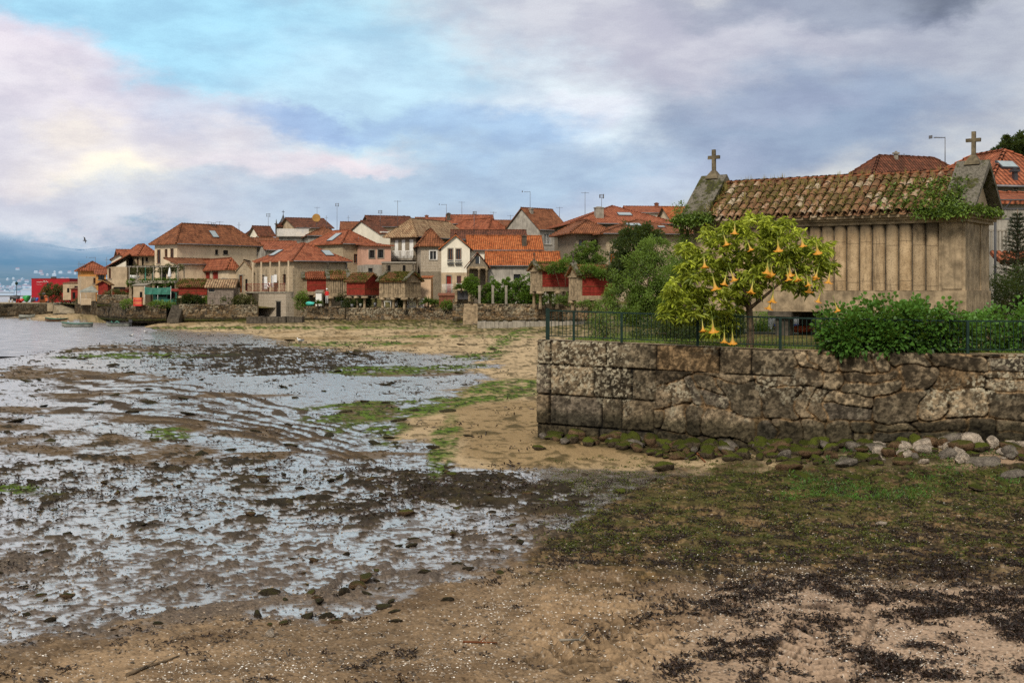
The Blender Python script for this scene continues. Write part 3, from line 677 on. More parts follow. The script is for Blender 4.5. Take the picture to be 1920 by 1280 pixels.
# shell grit, pebbles
x, y = flat_pts(26000, 940, 1340); u, v = seen_uv(x, y)
dn = fbm(x*1.3, y*1.3, 3, 19)
bed = 1.6*np.exp(-((u-1490)/170)**2-((v-1105)/38)**2)+1.3*np.exp(-((u-1090)/120)**2-((v-1145)/45)**2)
k = rng.random(len(x)) < (.10+.6*ss(.52, .66, dn)+bed)*ss(-10, 60, v-np.interp(u, [0, 620, 900, 1100, 1900], [1190, 1150, 1060, 1000, 900])); x, y = x[k], y[k]
P = np.stack([x, y, ground_at(x, y)+.004], 1)
tag(octas('shell_fragments', P, .005+.013*rng.random(len(x))**2.2, rng.random(len(x)), M['shell'], .5), 'bits of white and cream shell scattered over the foreground sand', 'shells', kind='stuff')
x, y = flat_pts(26000, 880, 1340); u, v = seen_uv(x, y)
k = (rng.random(len(x)) < .12+.7*ss(.50, .64, fbm(x*.9, y*.9, 3, 29))) & (y < wall_line_y(x)-.2); x, y = x[k], y[k]
P = np.stack([x, y, ground_at(x, y)+.004], 1)
tag(octas('pebbles', P, .008+.03*rng.random(len(x))**3, rng.random(len(x))**1.5, M['pebble'], .55), 'small brown and grey pebbles strewn over the shore', 'pebbles', kind='stuff')

# ------------------------------------------------------------ rocks
def rock_mat(name, c, moss, mcol=(.10, .13, .015)):
    t = NT(name); co = t.co(); ri = t.n('ShaderNodeObjectInfo').outputs['Random']
    n = t.noise(co, 2.2, 6, .65); n2 = t.noise(co, 9, 4, .65)
    c1 = t.mix(t.ramp(n, .3, .7), scale3(c, .45), scale3(c, 1.35)); c1 = t.mix(t.math('MULTIPLY', t.ramp(n2, .5, .7), .6), c1, scale3(c, .3))
    nz = t.n('ShaderNodeSeparateXYZ', Vector=t.n('ShaderNodeNewGeometry').outputs['Normal']).outputs[2]
    f = t.ramp(t.math('ADD', t.math('MULTIPLY', nz, .7), t.math('MULTIPLY', n, .8)), 1.05-moss, 1.35-moss)
    mc = t.mix(t.math('ADD', t.math('MULTIPLY', ri, .5), t.math('MULTIPLY', n2, .5)), scale3(mcol, .25), scale3(mcol, 1.5))
    if moss: c1 = t.mix(f, c1, mc)
    return t.surf(Base_Color=c1, Roughness=.8, Normal=t.bump(t.math('ADD', n, n2), .8, .12))
M['rk_moss'] = rock_mat('mossy_rock', (.11, .085, .055), .60, (.085, .10, .014)); M['rk_brn'] = rock_mat('brown_rock', (.16, .10, .055), .30, (.09, .09, .02))
M['rk_gry'] = rock_mat('grey_rock', (.22, .19, .155), .12, (.09, .09, .02)); M['rk_pale'] = rock_mat('pale_rock', (.50, .42, .33), 0.); M['rk_drk'] = rock_mat('dark_weedy_rock', (.055, .042, .026), .22, (.055, .05, .014))
RM = {k: [rock_mesh(k+'_mesh', i*7+3+len(k), 3 if i < 3 else 2, .5, .62, M[k]) for i in range(5)] for k in ('rk_moss', 'rk_brn', 'rk_gry', 'rk_pale', 'rk_drk')}
def rock(kind, x, y, sx, sy=None, sz=None, sink=.25, label=None, group=None, name='rock'):
    o = D.objects.new(name, random.choice(RM[kind])); sy = sy or sx*random.uniform(.6, 1); sz = sz or sx*random.uniform(.85, 1.3)
    o.scale = (sx, sy, sz); o.rotation_euler = (random.uniform(-.25, .25), random.uniform(-.25, .25), random.uniform(0, 6.28))
    o.location = (x, y, float(ground_at(x, y)[0])+sz*.62*(1-2*sink)); link(o)
    return tag(o, label, 'rock', group)
random.seed(21)
special = [ # px, py, width px, kind, label
 (1888, 852, 62, 'rk_pale', 'smooth pale boulder with a rounded top at the right end of the wall foot'),
 (1846, 868, 66, 'rk_gry', 'dark grey boulder leaning beside the smooth pale one at the wall foot'),
 (1905, 893, 50, 'rk_gry', 'flat grey slab on the shore below the pale boulder at the right edge'),
 (1588, 876, 56, 'rk_gry', 'angular grey rock under the middle of the stone wall'),
 (1478, 884, 50, 'rk_brn', 'brown wedge shaped rock with a mossy top near the wall foot'),
 (1502, 898, 40, 'rk_moss', 'bright mossy rock just in front of the brown wedge shaped one'),
 (1603, 903, 34, 'rk_moss', 'round bright green mossy rock on the sand below the angular grey rock'),
 (1242, 884, 56, 'rk_moss', 'long low mossy rock lying on the sandy patch below the wall'),
 (1165, 927, 28, 'rk_moss', 'lone dark mossy rock in the weed belt left of the wall'),
 (1690, 872, 44, 'rk_brn', 'brown rock among pale pebbles below the right half of the wall'),
 (1830, 926, 40, 'rk_moss', 'yellow green tilted slab lying in the grass on the right'),
 (1012, 845, 30, 'rk_moss', 'round mossy rock at the left corner of the wall'),
 (1650, 992, 26, 'rk_pale', 'small pale brick shaped stone lying on the green weed'),
 (848, 894, 24, 'rk_moss', 'single mossy stone at the edge of the sand tongue'),
 (686, 1093, 44, 'rk_brn', 'orange brown rock heading a short row in the wet flat'),
 (668, 1104, 40, 'rk_brn', 'brown rock second in the short row in the wet flat'),
 (645, 1116, 38, 'rk_drk', 'dark weedy rock at the tail of the short row in the wet flat'),
 (505, 1113, 42, 'rk_drk', 'low dark rock left of the short row of rocks'),
 (484, 1157, 34, 'rk_drk', 'dark round rock on the edge between wet flat and dry sand'),
 (578, 1160, 36, 'rk_drk', 'mossy dark rock on the waterline right of the dark round rock'),
 (612, 1160, 40, 'rk_drk', 'wide weedy rock on the waterline below the short row'),
 (720, 1146, 44, 'rk_drk', 'long weedy rock on the waterline right of the wide one'),
 (862, 1064, 28, 'rk_drk', 'upright dark rock in the shallow film to the right'),
 (879, 1072, 22, 'rk_drk', 'small dark rock touching the upright one in the film'),
 (795, 1080, 30, 'rk_drk', 'flat dark rock left of the upright one in the film'),
 (125, 1120, 34, 'rk_brn', 'reddish brown rock near the left edge in the wet flat'),
 (508, 1198, 26, 'rk_pale', 'pale flat stone on the brown sand in the foreground'),
 (470, 953+20, 30, 'rk_brn', 'rounded brown stone in the middle of the wet flat'),
 (760, 965, 34, 'rk_brn', 'broad low brown rock in the weed of the flat'),
 (586, 1052, 26, 'rk_brn', 'dark brown stone standing in the centre of the flat')]
for (px, py, w, kd, lb) in special:
    p = G(px, py); s_ = w/F*p.y/2
    sz = s_*.8 if w < 60 else s_*.6
    rock(kd, p.x, p.y, s_, s_*.8, sz, .38 if kd == 'rk_drk' else .22, lb)
    bpy.context.view_layer.update()
# the band of rocks along the wall foot
for i in range(290):
    x = random.uniform(.8, 13.0) if i < 210 else random.uniform(2.5, 9); q = random.random()**1.6; d = .15+q*np.interp(x, [.7, 3, 8, 13], [.9, 1.9, 2.6, 2.4])
    y = float(wall_line_y(x))-d; s_ = random.uniform(.07, .30)*(1.2-.5*q)
    kd = random.choice(['rk_moss', 'rk_moss', 'rk_moss', 'rk_moss', 'rk_brn', 'rk_brn', 'rk_gry']) if x < 8.5 else random.choice(['rk_gry', 'rk_brn', 'rk_pale', 'rk_pale', 'rk_moss'])
    rock(kd, x, y, s_, None, None, .2, {'rk_moss': 'mossy rock in the heap along the foot of the stone wall', 'rk_brn': 'brown rock in the heap along the foot of the stone wall', 'rk_gry': 'grey rock in the heap along the foot of the stone wall', 'rk_pale': 'pale stone in the rubble at the foot of the wall'}[kd], {'rk_moss': 'mossy rocks along the wall foot', 'rk_brn': 'brown rocks along the wall foot', 'rk_gry': 'grey rocks along the wall foot', 'rk_pale': 'pale stones along the wall foot'}[kd])
# stones standing in the wet flat
cnt = 0
while cnt < 130:
    v = random.uniform(870, 1180); u = random.uniform(-60, 1000)
    if v > 1120 and u < 500 and random.random() < .6: continue
    p = G(u, v)
    if fbm(np.array([p.x*.8]), np.array([p.y*.5]), 3, 15)[0] < .5: continue
    s_ = random.uniform(.03, .10)*(1.3 if v < 950 else 1)
    kd = random.choice(['rk_drk', 'rk_drk', 'rk_brn'])
    rock(kd, p.x, p.y, s_*1.3, s_*random.uniform(.6, 1.2), s_*.9, .42, 'dark weedy stone lying in the wet mud flat' if kd == 'rk_drk' else 'brown stone lying in the wet mud flat', 'dark stones in the wet flat' if kd == 'rk_drk' else 'brown stones in the wet flat', 'stone')
    cnt += 1
for i in range(60):
    v = random.uniform(640, 860); u = random.uniform(-60, 980); p = G(u, v); s_ = random.uniform(.10, .26)*(p.y/50)**.5
    rock('rk_drk', p.x, p.y, s_*1.4, s_, s_*.55, .25, 'dark weed covered boulder far out on the mud flat', 'weed covered boulders far out on the flat', 'boulder')

def stick(pts, r, label, mat='bark'):
    P = [G(*p) for p in pts]; rt = empty('driftwood', P[0], 0, label, 'driftwood'); m = MB()
    for i, p in enumerate(P): p.z = float(ground_at(p.x, p.y)[0])+r*.9
    lo_ = Vector(rt.location); Q_ = [p-lo_ for p in P]; m.path(Q_, [r*(1-.2*i) for i in range(len(Q_))], 6)
    e = Q_[1]; m.tube(e, e+Vector((.08, .10, .05)), r*.6, r*.3, 5); m.build('branch', M[mat], rt)
stick([(238, 1278), (275, 1262), (305, 1254), (336, 1242)], .022, 'long brown stick lying on the sand at the bottom left')
stick([(868, 1213), (900, 1214), (932, 1211)], .014, 'thin reddish brown stick lying on the shelly sand at the bottom centre', 'wood')
stick([(1630, 846), (1680, 858), (1712, 868)], .02, 'brown branch lying on the pale rubble at the foot of the wall', 'wood')
stick([(1298, 842), (1310, 858), (1322, 870)], .03, 'short reddish piece of wood leaning on the mossy rocks at the wall foot', 'wood')
stick([(1050, 1224), (1085, 1219), (1120, 1216)], .016, 'pale bleached stick on the shelly sand in the foreground', 'conc')
# ------------------------------------------------------------ masonry walls with real stones
def stone_wall(name, pts, ztop, zbot, mode, thick, label, mat=None, res=.02, cuts=None, cell=(.8, .42), seed=1, dark=.0, cap=None, disp=.06, s_ash=0, tone=1.0, mossy=0):
    """pts: list of (x,y) along the front face; ztop/zbot: values at the points; face displaced stone by stone"""
    pts = np.array(pts, float); seg = np.hypot(*np.diff(pts, axis=0).T); cs = np.concatenate([[0], np.cumsum(seg)])
    L = cs[-1]; ns = max(8, int(L/res)); s = np.linspace(0, L, ns)
    zt = np.interp(s, cs, ztop); zb = np.interp(s, cs, zbot); nzv = max(6, int((zt.max()-zb.min())/res))
    xs = np.interp(s, cs, pts[:, 0]); ys = np.interp(s, cs, pts[:, 1])
    tx = np.gradient(xs, s); ty = np.gradient(ys, s); nl = np.hypot(tx, ty); nx_, ny_ = ty/nl, -tx/nl
    q = np.linspace(0, 1, nzv)
    SS, QQ = np.meshgrid(s, q); ZZ = zb[None]+(zt-zb)[None]*QQ
    topd = (zt[None]-ZZ)
    # rubble
    kw = cell[1]/.46
    wz = topd+(fbm(SS*.7/kw, ZZ*.7/kw, 3, seed)-.5)*.55*kw+(fbm(SS*2.4/kw, ZZ*2.4/kw, 2, seed+1)-.5)*.16*kw
    ws = SS+(fbm(SS*1.1/kw, ZZ*1.6/kw, 3, seed+3)-.5)*.7*kw+(fbm(SS*3/kw, ZZ*3/kw, 2, seed+2)-.5)*.14*kw
    rs_ = random.Random(seed); zc_ = [-2.]
    while zc_[-1] < 6: zc_.append(zc_[-1]+cell[1]*rs_.choice([.55, .8, 1.0, 1.25, 1.5]))
    zc_ = np.array(zc_); ci = np.clip(np.searchsorted(zc_, wz)-1, 0, len(zc_)-2); ez = np.minimum(wz-zc_[ci], zc_[ci+1]-wz)
    ex = np.zeros_like(ez); rid = np.zeros_like(ez)
    for c_ in range(len(zc_)-1):
        m = ci == c_
        if not m.any(): continue
        bx = [-3+rs_.random()]
        while bx[-1] < L+3: bx.append(bx[-1]+cell[0]*rs_.choice([.45, .6, .9, 1.2, 1.5, 1.9]))
        bx = np.array(bx); bi = np.clip(np.searchsorted(bx, ws[m])-1, 0, len(bx)-2); ex[m] = np.minimum(ws[m]-bx[bi], bx[bi+1]-ws[m]); rid[m] = _h(bi, bi*0+c_, seed)
        # some blocks are two thin stones one on the other
        sp_ = (_h(bi, bi*0+c_, seed+77) > .68) & ((zc_[c_+1]-zc_[c_]) > cell[1]*.9); zm_ = (zc_[c_]+zc_[c_+1])/2+(rid[m]-.5)*.1; e2 = np.abs(wz[m]-zm_); q_ = ez[m]; q_ = np.where(sp_, np.minimum(q_, e2), q_); ez[m] = q_; r2 = rid[m]; rid[m] = np.where(sp_ & (wz[m] > zm_), (r2*3.7+.31) % 1, r2)
    kk_ = 26/kw; ed = -np.log(np.exp(-kk_*np.clip(ex, 0, 2))+np.exp(-kk_*np.clip(ez, 0, 2)))/kk_+.012*kw; ed = np.clip(ed, 0, 1)
    if mode == 'mixed' and cuts:
        ed_a = np.zeros_like(ed); rid_a = np.zeros_like(rid)
        wob = (fbm(SS*2.5, ZZ*2.5, 2, 4)-.5)*.05
        for (t0, t1, cc) in cuts:
            inz = (topd >= t0) & (topd < t1)
            dzv = np.minimum(topd-t0, t1-topd)+wob
            for c0, c1 in zip(cc[:-1], cc[1:]):
                m = inz & (SS >= c0) & (SS < c1)
                dd = np.minimum(dzv, np.minimum(SS-c0, c1-SS)+wob*.7)
                ed_a = np.where(m, dd, ed_a); rid_a = np.where(m, (math.sin(c0*91.7+t0*37.3)*.5+.5), rid_a)
        isa = np.zeros_like(SS, bool)
        for (t0, t1, cc) in cuts: isa |= (topd >= t0) & (topd < t1) & (SS < cc[-1])
        ed = np.where(isa, ed_a, ed); rid = np.where(isa, rid_a, rid)
        bnd = np.zeros_like(SS)
    else: isa = np.zeros_like(SS, bool)
    w = ss(.004, .035, ed+(fbm(SS*14, ZZ*14, 2, 5)-.5)*.02)
    n1 = fbm(SS*3, ZZ*3, 4, seed+20); n2 = fbm(SS*11, ZZ*11, 3, seed+21); n3 = vn(SS*28, ZZ*28, seed+22)
    rr = (rid*7.31) % 1
    out = w*(.45+.6*rr)*disp+(n2-.5)*.05*w+(n1-.5)*.03*w+ss(.0, .09, ed)*.015+(n3-.5)*.014
    edge = ss(0, .05, topd); out = out*edge
    pal = np.array([lin(140, 124, 100), lin(118, 104, 84), lin(94, 84, 68), lin(148, 132, 108), lin(112, 102, 88), lin(130, 108, 80), lin(122, 110, 90)])
    C = pal[np.clip((rid*7).astype(int), 0, 6)]*(.62+.75*n1[..., None])*(.35+1.3*n2[..., None])*(.62+.62*rr[..., None])*tone
    mort = np.array(lin(138, 114, 84))*(.3+1.3*n2[..., None])*tone
    crease = ss(.034, .012, ed+(n2-.5)*.03)
    mm = (ss(.050, .018, ed+(n1-.5)*.07))*(1-isa*.8)
    C = C*(1-mm[..., None])+mort*mm[..., None]
    C = C*(1-.85*np.where(isa, ss(.030, .014, ed+(n2-.5)*.012), crease*ss(.46, .56, n1))[..., None])
    hrel = QQ
    # lichens and black crust on the upper part
    li = ss(.54, .60, fbm(SS*15, ZZ*15, 3, seed+30, .7))*ss(.4, .66, hrel+(n1-.5)*.6)*ss(.35, .6, fbm(SS*.9, ZZ*.9, 2, seed+36))
    bl = np.maximum(ss(.46, .56, fbm(SS*7, ZZ*7, 4, seed+31, .65))*ss(.25, .60, hrel+(n1-.5)*.7), ss(.52, .60, fbm(SS*13, ZZ*13, 3, seed+37, .7))*.8)
    C = C*(1-.70*(bl*(1-dark*.2))[..., None]); C = C*(1-li[..., None]*.8)+np.array(lin(168, 160, 138))*li[..., None]*.8
    blob = ss(.2, .1, (rr+.37) % 1)*ss(.02, .06, ed)*ss(.35, .8, hrel); C = C*(1-.62*blob[..., None])
    # dark tide band and slime at the bottom
    tb = ss(.40, .30, hrel+(n1-.5)*.10) if mode == 'mixed' else ss(.27, .17, hrel+(n1-.5)*.10); C = C*(1-.72*tb[..., None]); C[..., 1] *= (1+.06*tb)
    if mossy: 
        mo = ss(.14, .02, hrel+(n1-.5)*.2)*mossy; C = C*(1-mo[..., None])+np.array(lin(70, 76, 30))*mo[..., None]
    if dark: C = C*(1-dark)
    C = C*(.8+.4*n3[..., None]); C = np.clip(C, .004, .8)
    V = np.stack([xs[None]+nx_[None]*out, ys[None]+ny_[None]*out, ZZ], -1).reshape(-1, 3)
    root = empty(name, (pts[0][0], pts[0][1], zbot[0]), 0, label, 'wall')
    lo = Vector(root.location)
    V = V-np.array(lo)
    np_mesh('stone_face', V, grid_faces(nzv, ns), mat or M['vcol'], root, {'col': C.reshape(-1, 3)})
    # core behind the face and the top
    mb = MB(); k = len(pts)
    P = [Vector((p[0], p[1], 0))-Vector((lo.x, lo.y, 0)) for p in pts]; NN = [Vector((np.interp(c, s, nx_), np.interp(c, s, ny_), 0)) for c in cs]
    for i in range(k-1):
        a, b = P[i]+NN[i]*.02, P[i+1]+NN[i+1]*.02; a2, b2 = P[i]-NN[i]*thick, P[i+1]-NN[i+1]*thick
        za, zb_ = ztop[i]-lo.z-.004, ztop[i+1]-lo.z-.004; wa, wb = zbot[i]-lo.z-.3, zbot[i+1]-lo.z-.3
        mb.face([(a.x, a.y, za), (b.x, b.y, zb_), (b2.x, b2.y, zb_), (a2.x, a2.y, za)], [(0, 0), (seg[i], 0), (seg[i], thick), (0, thick)])
        mb.face([(b2.x, b2.y, wb), (a2.x, a2.y, wa), (a2.x, a2.y, za), (b2.x, b2.y, zb_)], [(seg[i], 0), (0, 0), (0, 3), (seg[i], 3)])
    for i, sg in ((0, 1), (k-1, -1)):
        a, a2 = P[i]+NN[i]*.03, P[i]-NN[i]*thick; q4 = [(a2.x, a2.y, zbot[i]-lo.z-.3), (a.x, a.y, zbot[i]-lo.z-.3), (a.x, a.y, ztop[i]-lo.z-.004), (a2.x, a2.y, ztop[i]-lo.z-.004)]
        mb.face(q4 if sg > 0 else q4[::-1], [(0, 0), (thick, 0), (thick, 3), (0, 3)])
    if len(mb.f): mb.build('wall_core', M['granited'] if dark > .3 else M['granite'], root)
    return root
WPTS = [(.74, 35.5), (6.6, 32.3), (10.8, 31.45), (16.5, 30.9)]; WTOP = [2.95, 2.81, 2.745, 2.72]
def on_wall(px):      # arc length and point on the wall's front line under a photo column
    k = (px-CX)/F; acc = 0
    for i in range(3):
        a = Vector(WPTS[i]); b = Vector(WPTS[i+1]); d = b-a; tt_ = (k*a.y-a.x)/(d.x-k*d.y)
        if tt_ <= 1 or i == 2: return acc+tt_*d.length, a+d*tt_, WTOP[i]+(WTOP[i+1]-WTOP[i])*tt_
        acc += d.length
sw = lambda px: on_wall(px)[0]
cuts = [(0, .68, [sw(1006), sw(1034), sw(1138), sw(1232), sw(1350), sw(1410), sw(1490)]), (.68, 1.50, [sw(1006), sw(1034), sw(1115), sw(1186), sw(1232)]), (1.50, 2.32, [sw(1006), sw(1033), sw(1130), sw(1167), sw(1228)]), (2.32, 3.4, [sw(1006), sw(1085), sw(1125), sw(1175), sw(1228)])]
stone_wall('garden_wall', WPTS, WTOP, [-.12, -.05, .15, .3], 'mixed', .65, 'big lichen spotted granite wall in the right foreground carrying the green railing', cuts=cuts, res=.021, cell=(.80, .52), seed=3, disp=.11, tone=1.0)
# garden terrace behind the wall
gp = [(1.3, 35.75, 2.93), (6.7, 32.85, 2.79), (10.8, 31.95, 2.73), (17, 31.4, 2.7), (60, 31.4, 2.7), (60, 120, 2.9), (24, 118, 2.9), (5, 62, 2.9), (2.6, 40, 2.9)]
mb = MB(); mb.face(gp, [(p[0], p[1]) for p in gp]); mb.face([(p[0], p[1], p[2]-2.9) for p in gp][::-1])
for i in range(3, len(gp)):
    a, b = gp[i], gp[(i+1) % len(gp)]; mb.face([(a[0], a[1], -.2), (b[0], b[1], -.2), b, a])
tag(mb.build('garden_ground', M['soil']), kind='structure')
x = rng.uniform(1.5, 15, 9000); y = wall_line_y(x)+.5+rng.random(9000)**1.5*9
k = (x > 1.6+(y-36)*.3); x, y = x[k], y[k]
n = len(x); dd = rng.normal(0, .5, (n, 3)); dd[:, 2] = 1
zg = np.interp(x, [1.3, 6.7, 10.8, 17], [2.93, 2.79, 2.73, 2.7])
tag(leaves('garden_grass', np.stack([x, y, zg], 1), unit(dd), .10*(.5+rng.random(n)), .02, M['leaf_grn'], .4+.6*rng.random(n)), 'short grass on the terrace behind the railing', 'grass', kind='stuff')

# ------------------------------------------------------------ the railing on the wall
fr = empty('garden_railing', (.9, 35.45, 2.94), 0, 'dark green metal railing with upright bars standing on the granite wall', 'railing')
lo = Vector(fr.location)
def rail_pt(px, h):
    s_, p, zt = on_wall(px); i = 0 if p.x < 6.6 else 1
    d = (Vector(WPTS[i+1])-Vector(WPTS[i])).normalized(); n_ = Vector((-d.y, d.x))*.16
    return Vector((p.x+n_.x, p.y+n_.y, zt+h))-lo
posts = [1022, 1071, 1161, 1304, 1463, 1640, 1816, 1990, 2160]
for i, px in enumerate(posts):
    mb = MB(); b, tp = rail_pt(px, -.01), rail_pt(px, .82 if i else .86); r = .055 if i == 0 else .032
    mb.obox((b+tp)/2, (r, 0, 0), (0, r, 0), (0, 0, (tp.z-b.z)/2)); mb.build('post', M['fence'], fr)
for a, b in zip(posts[:-1], posts[1:]):
    mb = MB(); n_ = max(3, int((sw(b)-sw(a))/.105))
    for h, r in ((.80, .026), (.10, .016)):
        p, q = rail_pt(a, h), rail_pt(b, h); d = (q-p); sd = Vector((-d.y, d.x, 0)).normalized()
        mb.obox((p+q)/2, d/2, sd*r, Vector((0, 0, r*.7)))
    for j in range(1, n_):
        p, q = rail_pt(a, .10), rail_pt(b, .10); m_ = p+(q-p)*j/n_; mb.tube(m_, m_+Vector((0, 0, .70)), .0095, n=5, cap=False)
    mb.build('bar_panel', M['fence'], fr)

# ------------------------------------------------------------ the big granary (horreo)
a_ = R(55)             # local x = along the gable end (away right), local y = along the long side (to the left)
C0 = Vector(((1810-CX)/F*39, 39, 2.75)); LL, WW = 9.2, 2.7
hr = empty('stone_granary', C0, a_, 'large raised stone granary with side columns and two crosses behind the garden railing', 'granary')
zz = lambda z: z-C0.z
zb, zc0, zc1, zc2 = zz(3.62), zz(4.30), zz(6.40), zz(6.72)
mb = MB(); mb.box(-.04, -.04, zb, WW+.04, LL+.04, zc0); 
mb.build('base_beam', M['granite'], hr, jitter=.03)
mb = MB(); mb.box(.1, .1, zc0, WW-.1, LL-.1, zc1); mb.build('inner_wall', M['granited'], hr)
for (x0, y0, x1, y1) in ((0, 0, .95, .80), (WW-.95, 0, WW, .80), (0, LL-.8, .95, LL), (WW-.95, LL-.8, WW, LL)):
    mb = MB(); mb.box(x0, y0, zc0+.003, x1, y1, zc1)
    if x0 == 0 and y0 == 0: mb.box(-.035, .10, zc0+.05, 0.01, .70, zc1-.05)
    mb.build('corner_pier', M['granite'], hr, jitter=.02)
mb = MB(); mb.box(.95, .03, zc0+.003, WW-.95, .5, zc1); mb.build('end_panel', M['granite'], hr)
ncol = 18; p0 = .80; pw = (LL-1.6)/ncol
t = NT('granite_column'); co = t.co(); ri = t.n('ShaderNodeObjectInfo').outputs['Random']
nn = t.noise(co, 2.0, 5, .65); nf = t.noise(co, 24, 4, .7); zc = t.n('ShaderNodeSeparateXYZ', Vector=co).outputs[2]
cc = t.mix(t.ramp(nn, .3, .72), (.34, .235, .13, 1), (.58, .43, .26, 1)); cc = t.mix(t.math('MULTIPLY', ri, .35), cc, (.26, .22, .16, 1))
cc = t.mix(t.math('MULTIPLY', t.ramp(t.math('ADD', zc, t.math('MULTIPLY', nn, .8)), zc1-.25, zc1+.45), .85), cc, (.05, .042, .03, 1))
cc = t.mix(t.math('MULTIPLY', t.ramp(nf, .52, .68), .55), cc, (.07, .055, .04, 1)); sk_ = t.noise(t.vec(co, (4., 4., .5)), 2.2, 5, .7); cc = t.mix(t.math('MULTIPLY', t.ramp(sk_, .50, .66), .55), cc, (.10, .075, .05, 1)); lj = t.math('ABSOLUTE', t.math('SUBTRACT', t.math('FRACT', t.math('ADD', t.math('MULTIPLY', zc, .8), t.math('MULTIPLY', ri, .15))), .5)); cc = t.mix(t.ramp(lj, .012, .004, 0., .6), cc, (.06, .045, .03, 1))
M['column'] = t.surf(Base_Color=cc, Roughness=.9, Normal=t.bump(nf, .6, .03))
for i in range(ncol):
    yc = p0+pw*(i+.5); mb = MB(); r = pw*.445
    k = len(mb.v); npt = 8
    for z_ in (zc0+.004, zc1):
        for j in range(npt+1):
            w = math.pi*j/npt; mb.v.append((.10-max(0, math.sin(w))**.7*r*.85, yc-math.cos(w)*r, z_))
    for j in range(npt):
        mb.f.append((k+j, k+npt+1+j, k+npt+2+j, k+j+1)[::-1]); mb.sm.append(True); mb.uv += [(0, 0)]*4
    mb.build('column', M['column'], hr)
# cornice in three steps
mb = MB()
for (o_, z0, z1) in ((.10, zc1+.002, zc1+.11), (.20, zc1+.112, zc1+.20), (.33, zc1+.202, zc2+.02)):
    mb.box(-o_, -o_, z0, WW+o_, LL+o_, z1)
mb.build('cornice', M['granite'], hr, jitter=.05)
# legs
for yy in (.5, 3.2, 6.0, 8.7):
    for xx in (.35, WW-.35):
        mb = MB(); mb.box(xx-.24, yy-.22, -.15, xx+.24, yy+.22, zb-.17); mb.box(xx-.42, yy-.42, zb-.168, xx+.42, yy+.42, zb-.002)
        mb.build('leg', M['granited'], hr, jitter=.04)
# tiled roof: pan and cover tiles one by one
zr = zz(8.05); ze = zc2+.05; ov = .42; half = WW/2+ov
rf_o = []; V_ = []; Fa = []; Ti = []
sl = math.hypot(half, zr-ze); nrow = 6; tw_ = .285; ncl = int((LL-1.3)/tw_)
for side in (-1, 1):
    for c_ in range(ncl):
        y0 = .65+tw_*(c_+.5)
        for r_ in range(nrow):
            for cov in (0, 1):
                yy = y0+(tw_/2 if cov == 0 else 0)
                f0 = r_/nrow-.03; f1 = (r_+1)/nrow+.05; jx = random.uniform(-.02, .02); jl = random.uniform(-.015, .015)
                ti = random.random(); k = len(V_)
                for e, (f_, rad) in enumerate(((f0+jl, .118), (f1, .092))):
                    bx = half*(1-f_); bz = ze+(zr-ze)*f_+(.035 if cov and e == 0 else 0)+(.012 if cov else -.02)
                    for j in range(6):
                        w = math.pi*j/5; hh_ = math.sin(w)*rad*(.85 if cov else -.5)
                        V_.append((WW/2+side*bx+side*hh_*.62, yy+jx-math.cos(w)*rad, bz+hh_*.78)); Ti.append(ti)
                for j in range(5): Fa.append((k+j, k+j+1, k+7+j, k+6+j))
t = NT('old_barrel_tiles'); co = t.co(); ti = t.attr('tint', True); n1 = t.noise(co, 1.3, 5, .65); n2 = t.noise(co, 12, 5, .7)
c = t.mix(ti, (.13, .065, .035, 1), (.46, .22, .12, 1)); c = t.mix(t.ramp(t.math('ADD', t.math('MULTIPLY', ti, .25), n1), .66, .82), c, (.42, .34, .24, 1))
c = t.mix(t.ramp(n2, .48, .62), c, (.055, .045, .03, 1)); c = t.mix(t.ramp(n1, .62, .40, 0., .6), c, (.085, .08, .03, 1))
M['oldtile'] = t.surf(Base_Color=c, Roughness=.9, Normal=t.bump(n2, .6, .03))
rf = np_mesh('tile_roof', np.array(V_), np.array(Fa), M['oldtile'], hr, {'tint': np.array(Ti)}, smooth=True)
mb = MB()
mb.face([(-ov+.05, .3, ze-.06), (-ov+.05, LL-.3, ze-.06), (WW/2, LL-.3, zr-.06), (WW/2, .3, zr-.06)][::-1]); mb.face([(WW+ov-.05, .3, ze-.06), (WW+ov-.05, LL-.3, ze-.06), (WW/2, LL-.3, zr-.06), (WW/2, .3, zr-.06)])
for i in range(26): mb.tube((WW/2+random.uniform(-.01, .01), .5+i*(LL-1)/26, zr+.02), (WW/2, .5+(i+1.15)*(LL-1)/26, zr+.0), .12, .10, 8)
mb.build('ridge_and_underlay', M['tile_b'], hr)
